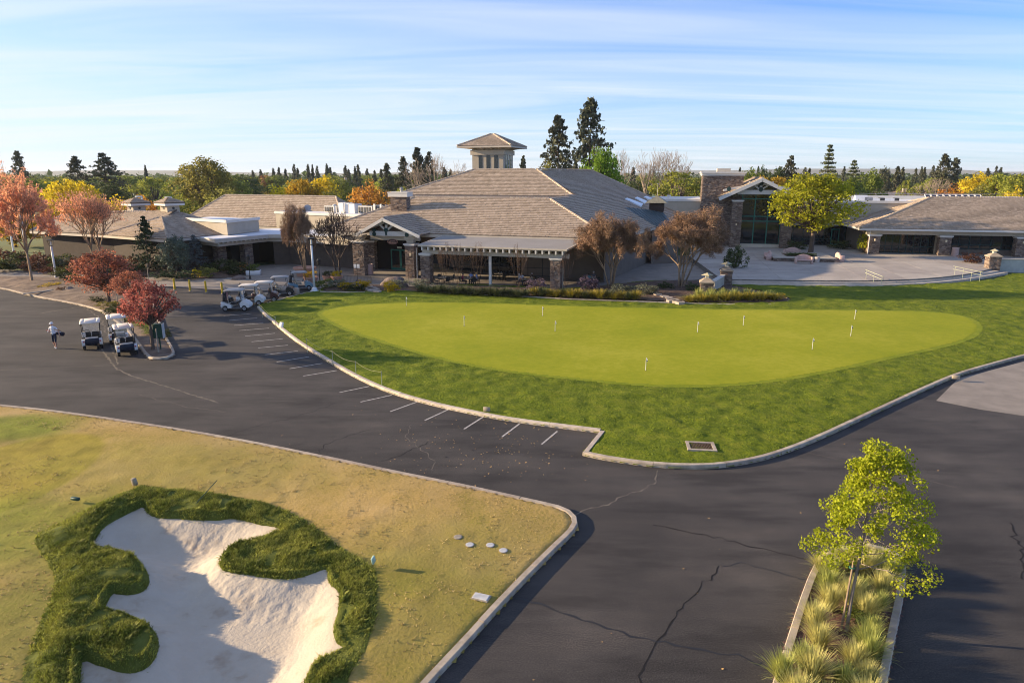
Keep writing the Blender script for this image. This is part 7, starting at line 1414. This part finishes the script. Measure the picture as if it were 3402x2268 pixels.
# ------------------------------------------------------------------ putting green flags, rope fence, small signs
PM = {'white': mat('plain_white', (0.72, 0.71, 0.68), 0.5, var=0.04), 'black': mat('plain_black', (0.02, 0.02, 0.02), 0.5), 'yellow': mat('bollard_yellow', (0.62, 0.40, 0.02), 0.5, var=0.12, scale=5), 'rope': mat('rope', (0.30, 0.28, 0.17), 0.9), 'stake': mat('green_stake', (0.24, 0.27, 0.20), 0.8, var=0.2), 'terra': mat('terracotta', (0.46, 0.25, 0.17), 0.85, var=0.15, scale=3), 'pinkc': mat('pink_concrete', (0.52, 0.36, 0.31), 0.9, var=0.1, scale=3), 'rail': mat('pale_green_rail', (0.42, 0.44, 0.30), 0.5), 'wood': mat('grey_wood', (0.30, 0.26, 0.20), 0.9, var=0.25, scale=5), 'rust': mat('rusty_iron', (0.10, 0.06, 0.04), 0.8, var=0.3, scale=10), 'lid': mat('grey_lid', (0.46, 0.46, 0.45), 0.7, var=0.2, scale=6), 'boxg': mat('box_green', (0.015, 0.055, 0.035), 0.5), 'soil': A['mulch'], 'rock': mat('brown_rock', (0.17, 0.13, 0.11), 0.95, var=0.4, scale=1.5, bump=0.8, bscale=4, bdist=0.1), 'lime': mat('flagstone', (0.36, 0.30, 0.24), 0.9, var=0.2, scale=2)}
flagl = [(1350, 1017, 'by the far left rim of the putting green'), (1542, 1084, 'in the left half of the putting green'), (1802, 1049, 'near the far edge of putting green below the patio column'), (1844, 1099, 'in the middle of the putting green'), (2317, 1102, 'second of three flags in the right middle of the green'), (2469, 1081, 'facing the lantern pillar on the putting green'), (2839, 1062, 'nearest the plaza steps on the putting green'), (2826, 1117, 'between the steps flag and the lone right flag'), (2698, 1161, 'lone on the right part of the putting green'), (2145, 1231, 'closest to the near rim of the putting green')]
def gh(p, f): return float(f(np.array([[p.x]]), np.array([[p.y]]))[0, 0])
for px, py, where in flagl:
    p = G(px, py, LZ + 0.02); t = thing('putting_flag', (p.x, p.y, gh(p, lawn_h) + 0.01), rnd.uniform(-0.3, 0.3), 'short white flagstick ' + where, 'flag', 'putting flags')
    MB().tube((0, 0, -0.1), (0, 0, 0.80), 0.016, 0.013, 6).build('stick', PM['white'], t)
    q = MB(); q.loft([[Vector((x, y + s * 0.012, z)) for x, y, z in ((0.0, 0, 0.80), (0.05, 0.02, 0.76), (0.085, -0.02, 0.66), (0.10, 0.02, 0.56), (0.06, 0.03, 0.53), (0.02, 0, 0.58))] for s in (-1, 1)]); q.build('flag_cloth', PM['white'], t)
    MB().bevbox((0.06, 0, 0.60), (0.06, 0.05, 0.06), 0.01).build('emblem', PM['black'], t)
    MB().lathe([(0.055, 0.012), (0.055, 0.016), (0.0, 0.016)], (0, 0, 0), 14, caps=False).build('hole', PM['black'], t)
ropes = [[(847, 1013), (872, 1049), (917, 1086)], [(1021, 1164), (1106, 1207), (1183, 1244), (1269, 1280)]]
for ri, rp_ in enumerate(ropes):
    tops = []
    for k, (px, py) in enumerate(rp_):
        p = G(px, py, LZ); t = thing('rope_stake', (p.x, p.y, LZ), 0, ('first' if k == 0 else 'second' if k == 1 else 'third' if k == 2 else 'fourth') + (' green rope stake from the parked carts' if ri == 0 else ' green rope stake of the long rope, counted from the carts'), 'stake', 'rope stakes')
        MB().tube((0, 0, -0.15), (0, 0, 0.78), 0.022, 0.02, 6).build('rod', PM['stake'], t); MB().path([(0.03 * math.cos(a), 0, 0.80 + 0.03 * math.sin(a)) for a in [j * math.pi / 4 for j in range(8)]], 0.008, 4, True).build('loop', PM['stake'], t); tops.append(Vector((p.x, p.y, LZ + 0.78)))
    pts = []
    for a, b in zip(tops[:-1], tops[1:]): pts += [a.lerp(b, i / 10) - Vector((0, 0, 0.16 * math.sin(math.pi * i / 10))) for i in range(10)]
    pts.append(tops[-1]); o = MB().path(pts, 0.008, 5).build('barrier_rope', PM['rope']); tag(o, 'sagging rope strung on ' + ('the short stake row beside the carts' if ri == 0 else 'the longer stake row along the lawn kerb'), 'rope')
def boxsign(px, py, w, h, d, m, name, label, cat='sign', z=LZ, rz=-0.3, tilt=0.0):
    p = G(px, py, z); t = thing(name, (p.x, p.y, z), rz, label, cat); MB().bevbox((0, 0, h / 2), (w, d, h), min(w, d, h) * 0.12, M=Matrix.Rotation(tilt, 3, 'X')).build('panel', m, t, True); return t
boxsign(936, 1088, 0.32, 0.42, 0.06, PM['white'], 'small_sign', 'small tilted white sign on the lawn by the rope', tilt=-0.3)
boxsign(1617, 1366, 0.34, 0.22, 0.08, PM['wood'], 'valve_marker', 'small grey marker block beside the parking kerb', 'marker')
boxsign(3175, 1258, 0.38, 0.2, 0.2, PM['wood'], 'valve_marker', 'pale utility block on the lawn beside the concrete drive', 'marker')
boxsign(448, 1612, 0.16, 0.30, 0.14, PM['wood'], 'wood_post', 'short weathered wood post at the bunker top', 'post', z=0.25, tilt=0.2)
boxsign(251, 1660, 0.34, 0.10, 0.12, PM['boxg'], 'tee_marker', 'dark green tee marker block left of the bunker', 'marker', z=0.28)
boxsign(1241, 1870, 0.06, 0.22, 0.16, mat('mint_sign', (0.35, 0.5, 0.42), 0.6), 'small_sign', 'tiny mint-green stake sign at the bunker bank', z=0.35, tilt=0.3)
boxsign(985, 977, 0.55, 0.62, 0.4, mat('tan_box', (0.34, 0.27, 0.21), 0.8), 'utility_box', 'tan utility box on the lawn corner by the blue cart', 'box', z=0.1)
for px, py in ((581, 962), (632, 967), (685, 971), (739, 976)):
    p = G(px, py, 0.03); t = thing('bollard', (p.x, p.y, 0.0), 0, 'yellow bollard in the row between walkway and parked carts', 'bollard', 'yellow bollards')
    MB().lathe([(0.10, 0), (0.10, 1.1), (0.085, 1.17), (0.04, 1.21), (0.0, 1.22)], (0, 0, 0), 14, caps=False).build('post', PM['yellow'], t, True); MB().lathe([(0.14, 0), (0.14, 0.05), (0.1, 0.07)], (0, 0, 0), 14).build('base', A['kerb'], t, True)
p = G(6, 896, 0); t = thing('bollard', (p.x, p.y, 0.0), 0, 'lone yellow bollard at the far left of the walkway', 'bollard', 'yellow bollards'); MB().lathe([(0.11, 0), (0.11, 1.5), (0.05, 1.6), (0.0, 1.61)], (0, 0, 0), 14, caps=False).build('post', PM['yellow'], t, True)
# lamps
def lamp(px, py, h, label, r=0.09, frame=True, m=None, base=0.3, z=0.05):
    p = G(px, py, z); m = m or PM['white']; t = thing('lamp_post', (p.x, p.y, 0), 0.2, label, 'lamp')
    MB().lathe([(base, 0), (base, 0.12), (base * 0.72, 0.14), (base * 0.6, 0.35), (r, 0.45)], (0, 0, 0), 12).build('base', m, t, 'auto'); MB().tube((0, 0, 0.3), (0, 0, h - 0.7), r, r * 0.85, 10).build('pole', m, t, True)
    if frame:
        for sx in (-1, 1):
            for sy in (-1, 1): MB().tube((sx * 0.12, sy * 0.12, h - 0.7), (sx * 0.24, sy * 0.24, h - 0.1), 0.025, 0.025, 5).build('lantern_bar', PM['black'], t)
        MB().bevbox((0, 0, h - 0.06), (0.62, 0.62, 0.1), 0.03).build('lantern_top', PM['black'], t, True); MB().bevbox((0, 0, h - 0.68), (0.32, 0.32, 0.06), 0.02).build('lantern_base', PM['black'], t, True); MB().tube((0, 0, h - 0.66), (0, 0, h - 0.2), 0.07, 0.07, 8).build('bulb', PM['white'], t)
    else: MB().lathe([(0.06, h - 0.72), (0.15, h - 0.55), (0.19, h - 0.25), (0.22, h - 0.22), (0.08, h - 0.05), (0.02, h + 0.06)], (0, 0, 0), 8).build('lantern', PM['black'] if m is PM['black'] else m, t)
lamp(1045, 967, 5.4, 'white lamp post with black lantern frame at the lawn corner', 0.11, base=0.42)
lamp(187, 924, 4.4, 'white lamp pole between the maples at the walkway', 0.12, base=0.2)
lamp(831, 926, 2.8, 'black lantern post by the porch pillars', 0.045, False, PM['black'], 0.14); lamp(1063, 940, 2.7, 'slim dark lantern post behind the white lamp post', 0.045, False, PM['black'], 0.14)
for px, py, lab in ((470, 652, 'behind the left cupola'), (568, 655, 'behind the right cupola'), (14, 655, 'at the far left behind the maple'), (58, 660, 'between the orange maples')):
    c = AtY(px, py, 104); t = thing('parking_light', (c.x, c.y, 0), 0, 'white square-arm parking light ' + lab, 'lamp'); h = c.z
    MB().tube((0, 0, 0), (0, 0, h), 0.14, 0.13, 8).build('pole', PM['white'], t); MB().bevbox((-0.42, 0, h - 0.06), (0.95, 0.36, 0.2), 0.03).build('lamp_head', PM['white'], t, True)
# pots and planters
def pot(px, py, r, h, label, plant_=None, m=None, z=0.05, square=False, name='planter'):
    p = G(px, py, z); t = thing(name, (p.x, p.y, 0.03), 0.2, label, 'planter'); m = m or PM['terra']
    if square: MB().bevbox((0, 0, h / 2), (r * 2, r * 1.2, h), 0.03).build('box', m, t, True); MB().box((0, 0, h + 0.005), (r * 1.8, r * 1.0, 0.02)).build('soil', PM['soil'], t)
    else: MB().lathe([(r * 0.72, 0), (r * 0.95, h * 0.8), (r * 1.06, h * 0.82), (r * 1.06, h), (r * 0.92, h), (r * 0.88, h * 0.88), (0, h * 0.88)], (0, 0, 0), 20, caps=False).build('pot', m, t, 'auto')
    if plant_:
        o = link('planting', PROTO['shrub1'][0][1], t); o.scale = (r * 2.1, r * 2.1, r * 1.3); o.location = (0, 0, h * 0.85); o.material_slots[0].link = 'OBJECT'; o.material_slots[0].material = V_[plant_]
pot(1014, 915, 1.25, 1.0, 'largest terracotta planter holding the bare crape myrtle', None); pot(1034, 948, 0.75, 0.95, 'terracotta planter with yellow plants behind the lamp post', 'gold'); pot(1090, 932, 0.6, 0.6, 'low terracotta pot left of the flowering one', 'shrub'); pot(1120, 936, 0.65, 0.7, 'terracotta pot with pale yellow flowers by the dark tree', 'yflower')
pot(808, 906, 0.7, 0.6, 'terracotta pot with orange flowers beside the porch pillar', 'orange'); pot(843, 912, 0.8, 0.55, 'white flower box in front of the dark porch', 'green', PM['white'], square=True)
for px, py, z, lab in ((1229, 911, 0.03, 'pinkish cylindrical bin at the clubhouse entrance'), (3171, 852, PZ, 'pinkish cylindrical bin between pavilion columns')):
    p = G(px, py, z); t = thing('litter_bin', (p.x, p.y, z), 0, lab, 'bin'); MB().lathe([(0.40, 0), (0.42, 0.05), (0.42, 1.05), (0.44, 1.08), (0.44, 1.2), (0.33, 1.22), (0.3, 1.1)], (0, 0, 0), 20).build('drum', PM['pinkc'], t, 'auto'); MB().lathe([(0.3, 1.1), (0.3, 1.11)], (0, 0, 0), 16).build('opening', PM['black'], t)
# menu stand, crowd barrier, boulders, flagstones
p = G(1188, 932, 0.03); t = thing('notice_stand', (p.x, p.y, 0.03), F17.a, 'thin black stand with two white notice boards by the barrier', 'sign'); MB().tube((0, 0, 0), (0, 0, 1.9), 0.03, 0.03, 6).build('post', PM['black'], t); MB().lathe([(0.25, 0), (0.25, 0.04), (0.03, 0.07)], (0, 0, 0), 12).build('foot', PM['black'], t)
for s in (-1, 1): MB().box((s * 0.2, -0.04, 1.62), (0.32, 0.03, 0.42)).build('notice_board', PM['white'], t)
a0, a1 = G(1142, 944, 0.03), G(1236, 948, 0.03); d = a1 - a0; t = thing('metal_barrier', tuple(a0), math.atan2(d.y, d.x), 'low black metal barrier in front of the clubhouse entrance', 'barrier'); L_ = d.length
MB().path([(0, 0, 0), (0, 0, 0.85), (0.12, 0, 0.95), (L_ - 0.12, 0, 0.95), (L_, 0, 0.85), (L_, 0, 0)], 0.026, 6).build('frame', iron, t); MB().tube((0, 0, 0.18), (L_, 0, 0.18), 0.02, 0.02, 6).build('bottom_rail', iron, t)
for k in range(1, 20): MB().tube((L_ * k / 20, 0, 0.18), (L_ * k / 20, 0, 0.95), 0.011, 0.011, 4).build('bar', iron, t)
def rock(px, py, w, d_, h, label, z=0.1):
    p = G(px, py, z); t = bpy.data.meshes.new('boulder'); bm = bmesh.new(); bmesh.ops.create_icosphere(bm, subdivisions=3, radius=1.0)
    sd_ = rnd.uniform(0, 50)
    for v in bm.verts:
        n_ = vnoise(np.array([v.co.x * 1.0 + sd_]), np.array([v.co.y + v.co.z * 1.7]), 0.7)[0]; v.co *= 1 + 0.35 * n_; v.co.x *= w / 2; v.co.y *= d_ / 2; v.co.z = max(v.co.z, -0.3) * h
    bm.to_mesh(t); bm.free(); t.materials.append(PM['rock']); o = link('boulder', t); o.location = (p.x, p.y, z); o.rotation_euler = (0, 0, rnd.uniform(-0.3, 0.3)); tag(o, label, 'boulder')
rock(1308, 950, 3.0, 1.6, 1.0, 'large brown boulder in the bed before the entrance', 0.2); rock(623, 926, 0.9, 0.7, 0.35, 'small boulder at the foot of the grey cypress'); rock(792, 926, 1.5, 0.9, 0.45, 'pale boulder at the porch bed corner'); rock(232, 962, 0.9, 0.6, 0.3, 'dark stone beside the bed path', 0.3)
fs = thing('flagstone_path', tuple(G(1245, 965, 0.2)), 0, None, None, None, 'structure')
for px, py in ((1228, 952), (1236, 957), (1246, 961), (1238, 964), (1252, 968), (1225, 959), (2205, 985), (2222, 990), (2240, 996), (2252, 1001), (2228, 998), (2262, 1004), (2185, 978)):
    p = G(px, py, 0.3); n_ = 6; ring = [(p.x + rnd.uniform(0.35, 0.6) * math.cos(k * 1.047), p.y + rnd.uniform(0.35, 0.6) * math.sin(k * 1.047)) for k in range(n_)]; MB().prism(ring, 0.15, 0.37).build('flagstone', PM['lime'], fs, world=True)
# lantern pillars and low walls
def pillar(px, py, z, h, label, w=1.15):
    p = G(px, py, z); u_, v_, _ = F12.loc(p); t = thing('lantern_pillar', (p.x, p.y, z), 0, label, 'pillar', 'lantern pillars'); t.location = (p.x, p.y, 0)
    column(t, F12, u_, v_, z - 0.3, z + h, w, w, cap=False, name='stone_shaft'); c = F12.P(u_, v_, z + h)
    hw = w / 2 + 0.1; MB().add([c + F12.u * (sx * hw) + F12.v * (sy * hw) for sx, sy in ((-1, -1), (1, -1), (1, 1), (-1, 1))] + [c + F12.u * (sx * hw) + F12.v * (sy * hw) + Vector((0, 0, 0.1)) for sx, sy in ((-1, -1), (1, -1), (1, 1), (-1, 1))] + [c + F12.u * (sx * 0.25) + F12.v * (sy * 0.25) + Vector((0, 0, 0.42)) for sx, sy in ((-1, -1), (1, -1), (1, 1), (-1, 1))], [(0, 1, 5, 4), (1, 2, 6, 5), (2, 3, 7, 6), (3, 0, 4, 7), (4, 5, 9, 8), (5, 6, 10, 9), (6, 7, 11, 10), (7, 4, 8, 11), (8, 9, 10, 11), (3, 2, 1, 0)]).build('stone_cap', mat('cast_stone', (0.33, 0.27, 0.20), 0.9), t, world=True)
    MB().box(c + Vector((0, 0, 0.56)), (0.32, 0.32, 0.26), F12.a).build('lantern_glass', mat('lantern_milk', (0.6, 0.58, 0.5), 0.5), t, world=True)
    MB().lathe([(0.55, 0.69), (0.56, 0.73), (0.05, 0.92)], c, 4).build('lantern_hood', mat('lantern_copper', (0.42, 0.38, 0.25), 0.6), t, world=True)
pillar(2345, 985, 0.2, 1.35, 'stone lantern pillar in the planting bed beside the white low wall'); pillar(2410, 940, 0.4, 1.3, 'stone lantern pillar at the plaza corner behind the low wall'); pillar(3295, 890, PZ, 1.35, 'stone lantern pillar at the right end of the plaza steps', 1.25)
wa, wb = G(2368, 968, 0.25), G(2412, 935, 0.4); MBw = MB(); d = (wb - wa); nn = Vector((-d.y, d.x, 0)).normalized() * 0.15
lw = thing('low_wall', tuple(wa), 0, 'white low wall rising between the two left lantern pillars', 'wall'); MB().prism([wa + nn, wb + nn, wb - nn, wa - nn], 0, 1.25).build('wall_body', B['stucco'], lw, world=True); MB().prism([wa + nn * 1.5, wb + nn * 1.5, wb - nn * 1.5, wa - nn * 1.5], 1.25, 1.36).build('coping', B['white'], lw, world=True)
wa, wb = G(3315, 888, PZ), G(3640, 893, PZ); d = wb - wa; nn = Vector((-d.y, d.x, 0)).normalized() * 0.15
lw = thing('low_wall', tuple(wa), 0, 'pale low wall running right from the plaza lantern pillar', 'wall'); MB().prism([wa + nn, wb + nn, wb - nn, wa - nn], 0, PZ + 0.95).build('wall_body', mat('pale_wall', (0.40, 0.42, 0.40), 0.85), lw, world=True); MB().prism([wa + nn * 1.5, wb + nn * 1.5, wb - nn * 1.5, wa - nn * 1.5], PZ + 0.95, PZ + 1.05).build('coping', B['cream'], lw, world=True)
# stone planter round the plaza tree, benches, cylinder
pl0, pl1 = G(2572, 868, PZ), G(2774, 872, PZ); d = pl1 - pl0; FPl = Frame(math.degrees(math.atan2(d.y, d.x))); u0, v0, _ = FPl.loc(pl0); u1, _, _ = FPl.loc(pl1)
st = thing('stone_planter', tuple(pl0), 0, 'low stone planter with concrete coping round the plaza tree', 'planter')
w_ = MB(); fbox(w_, FPl, u0, u1, v0, v0 + 6.5, PZ - 0.1, PZ + 0.42); w_.build('planter_core', B['mortar'], st, world=True)
s_ = MB(); stones(s_, FPl.P(u0, v0, 0), FPl.u, u1 - u0, PZ, PZ + 0.42, -FPl.v); stones(s_, FPl.P(u1, v0, 0), FPl.v, 6.5, PZ, PZ + 0.42, FPl.u); stones(s_, FPl.P(u0, v0 + 6.5, 0), -FPl.v, 6.5, PZ, PZ + 0.42, -FPl.u); tag(s_.build('stone_veneer', B['stone'], st, world=True, fix=False), kind='stuff')
w_ = MB(); fbox(w_, FPl, u0 - 0.12, u1 + 0.12, v0 - 0.12, v0 + 6.6, PZ + 0.42, PZ + 0.52); w_.build('coping', A['plaza'], st, world=True)
w_ = MB(); fbox(w_, FPl, u0 + 1.8, u1 - 1.8, v0 + 1.5, v0 + 5.0, PZ + 0.5, PZ + 0.56); w_.build('soil', A['mulch'], st, world=True)
for i in range(9):
    c = FPl.P(u0 + 2.2 + (u1 - u0 - 4.4) * i / 8, v0 + 1.9 + (i % 2) * 0.5, PZ + 0.52); plant('groundcover', 'shrub%d' % (i % 3), c, 1.1, 0.5, None, 'dark', 'dark low groundcover clump in the stone planter', 'plant', 'planter groundcover')
def bench(p, rz, label):
    t = thing('bench', (p.x, p.y, PZ), rz, label, 'bench', 'plaza benches')      # faces -y
    for s in (-1, 1): MB().bevbox((s * 0.95, 0.05, 0.42), (0.22, 0.62, 0.84), 0.03).build('side_support', PM['pinkc'], t, True)
    MB().bevbox((0, -0.04, 0.45), (1.68, 0.5, 0.14), 0.03).build('seat', PM['pinkc'], t, True)
    pr = [(-0.95, 0.5)] + [(-0.95 + 1.9 * k / 12, 0.86 + 0.30 * math.sin(math.pi * k / 12)) for k in range(13)] + [(0.95, 0.5)]
    MB().loft([[Vector((x, y, z)) for x, z in pr] for y in (0.22, 0.36)]).build('backrest', PM['pinkc'], t)
bench(G(2670, 876, PZ), FPl.a, 'pink concrete bench with arched back in front of the stone planter'); bench(G(2548, 862, PZ), FPl.a - math.pi / 2, 'pink concrete bench at the shaded end of the stone planter'); bench(G(2790, 868, PZ), FPl.a + math.pi / 2, 'pink concrete bench at the pavilion end of the stone planter'); bench(FPl.P((u0 + u1) / 2, v0 + 7.4, PZ), FPl.a + math.pi, 'pink concrete bench behind the plaza tree trunk')
p = G(2714, 872, PZ); t = thing('litter_bin', (p.x, p.y, PZ), 0, 'short pale cylinder bin beside the front bench', 'bin'); MB().lathe([(0.26, 0), (0.28, 0.04), (0.28, 0.66), (0.25, 0.7), (0.0, 0.7)], (0, 0, 0), 16, caps=False).build('drum', mat('pale_concrete', (0.46, 0.40, 0.36), 0.9), t, 'auto')
# handrails down the steps
def handrail(px0, py0, px1, py1, label, n):
    a, b = G(px0, py0, PZ), G(px1, py1, LZ + 0.1); t = thing('handrail', tuple(a), 0, label, 'handrail', 'step handrails'); a0 = Vector((0, 0, 0)); b0 = b - a
    H1 = Vector((0, 0, 0.95)); H0 = Vector((0, 0, 0.62))
    MB().path([a0 + H0, a0 + H1, b0 + H1, b0 + H0], 0.022, 6, True).build('rail_loop', PM['rail'], t)
    for k in range(n):
        q_ = a0.lerp(b0, 0.08 + 0.84 * k / (n - 1)); zb_ = -a.z + 0.1; MB().tube((q_.x, q_.y, zb_), q_ + H1, 0.02, 0.02, 6).build('post', PM['rail'], t)
handrail(2872, 925, 2932, 950, 'pale green handrail on the shaded middle of the steps', 3); handrail(3163, 912, 3262, 934, 'pale green handrail on the sunlit right of the steps', 4)
# drain, lids, rake, box
def onlawn(x, y, f): p = GD(x, y, 0.2); return Vector((p.x, p.y, gh(p, f)))
c = onlawn(1610, 1023, lawn_h); t = thing('drain_grate', (c.x, c.y, c.z - 0.02), -0.12, 'rectangular rusty drain grate in a concrete frame on the lawn', 'drain')
for (x, y, sx, sy) in ((0, -0.42, 1.22, 0.14), (0, 0.42, 1.22, 0.14), (-0.54, 0, 0.14, 0.7), (0.54, 0, 0.14, 0.7)): MB().box((x, y, 0), (sx, sy, 0.12)).build('frame', A['kerb'], t)
MB().box((0, 0, -0.04), (0.95, 0.7, 0.02)).build('pit', PM['black'], t)
for k in range(14): MB().box((-0.43 + 0.066 * k, 0, 0.02), (0.03, 0.70, 0.04)).build('bar', PM['rust'], t)
for x, y, lab in ((1052, 1234, 'dull round lid farthest from the kerb corner on the dry turf'), (1079, 1251, 'pale round lid next to the dull one on the dry turf'), (1126, 1251, 'pale round lid third from the bunker on the dry turf'), (1156, 1263, 'pale round lid closest to the kerb on the dry turf')):
    c = onlawn(x, y, prac_h); t = thing('manhole_cover', (c.x, c.y, c.z + 0.012), 0, lab, 'lid', 'round valve lids'); MB().lathe([(0.125, -0.02), (0.125, 0.014), (0.10, 0.018), (0.0, 0.018)], (0, 0, 0), 18, caps=False).build('cover', PM['lid'] if x > 1060 else PM['wood'], t); MB().lathe([(0.13, -0.02), (0.145, 0.008), (0.125, 0.010)], (0, 0, 0), 18).build('collar', PM['wood'], t)
c = onlawn(1105, 1368, prac_h); t = thing('meter_lid', (c.x, c.y, c.z + 0.01), -0.35, 'rectangular grey meter lid in the dry turf', 'lid'); MB().bevbox((0, 0, 0.01), (0.44, 0.26, 0.06), 0.015).build('cover', PM['lid'], t); MB().bevbox((0, 0, -0.01), (0.50, 0.32, 0.06), 0.01).build('collar', PM['wood'], t)
a = GD(437, 1196, -0.2); zz = gh(a, sand_h) + 0.06; rk = thing('bunker_rake', (a.x, a.y, zz), -0.15, 'grey rake lying with its handle on the bunker bank', 'rake'); MB().bevbox((0, 0, 0), (0.62, 0.07, 0.05), 0.015).build('head', PM['lid'], rk, True)
for k in range(12): MB().tube((-0.29 + k * 0.053, 0, -0.01), (-0.29 + k * 0.053, -0.01, -0.08), 0.008, 0.005, 4).build('tine', PM['lid'], rk)
MB().tube((0, 0, 0.02), (0.35, 1.25, 0.62), 0.016, 0.014, 6).build('handle', PM['boxg'], rk)
p = G(533, 1150, 0.3); t = thing('drinks_box', (p.x, p.y, 0.25), 0.15, 'dark green metal box on a post at the tip of the bed', 'box'); MB().tube((0, 0, -0.2), (0, 0, 0.7), 0.05, 0.05, 8).build('post', PM['boxg'], t); MB().bevbox((0, 0, 1.12), (0.62, 0.4, 0.95), 0.02).build('cabinet', PM['boxg'], t, True); MB().box((0, -0.205, 1.12), (0.54, 0.012, 0.86)).build('door', PM['boxg'], t); MB().box((0.31, 0, 1.12), (0.03, 0.42, 0.97)).build('edge_trim', PM['lid'], t)
for px, py, h, lab in ((507, 1123, 1.2, 'slim wooden stake left of the dark green box'), (525, 1160, 1.5, 'slim wooden stake in front of the dark green box'), (391, 1010, 1.4, 'slim stake under the larger plum tree'), (494, 933, 2.0, 'grey wooden post at the walkway under the pine')):
    p = G(px, py, 0.3); t = thing('wood_stake', (p.x, p.y, 0.2), 0, lab, 'stake'); MB().tube((0, 0, -0.1), (0.03, 0, h), 0.035, 0.03, 6).build('post', PM['wood'], t)

# ------------------------------------------------------------------ morning air
hz = MB(); hz.box((0, 3000, 29), (9000, 7000, 62)); ho = tag(hz.build('haze', None), kind='stuff')
hm = bpy.data.materials.new('haze'); hm.use_nodes = True; hm.node_tree.nodes.clear(); o_ = hm.node_tree.nodes.new('ShaderNodeOutputMaterial'); pv = hm.node_tree.nodes.new('ShaderNodeVolumePrincipled')
pv.inputs['Color'].default_value = (0.80, 0.88, 0.97, 1); pv.inputs['Density'].default_value = 0.00008; pv.inputs['Anisotropy'].default_value = 0.2
hm.node_tree.links.new(pv.outputs[0], o_.inputs['Volume']); ho.data.materials.clear(); ho.data.materials.append(hm)
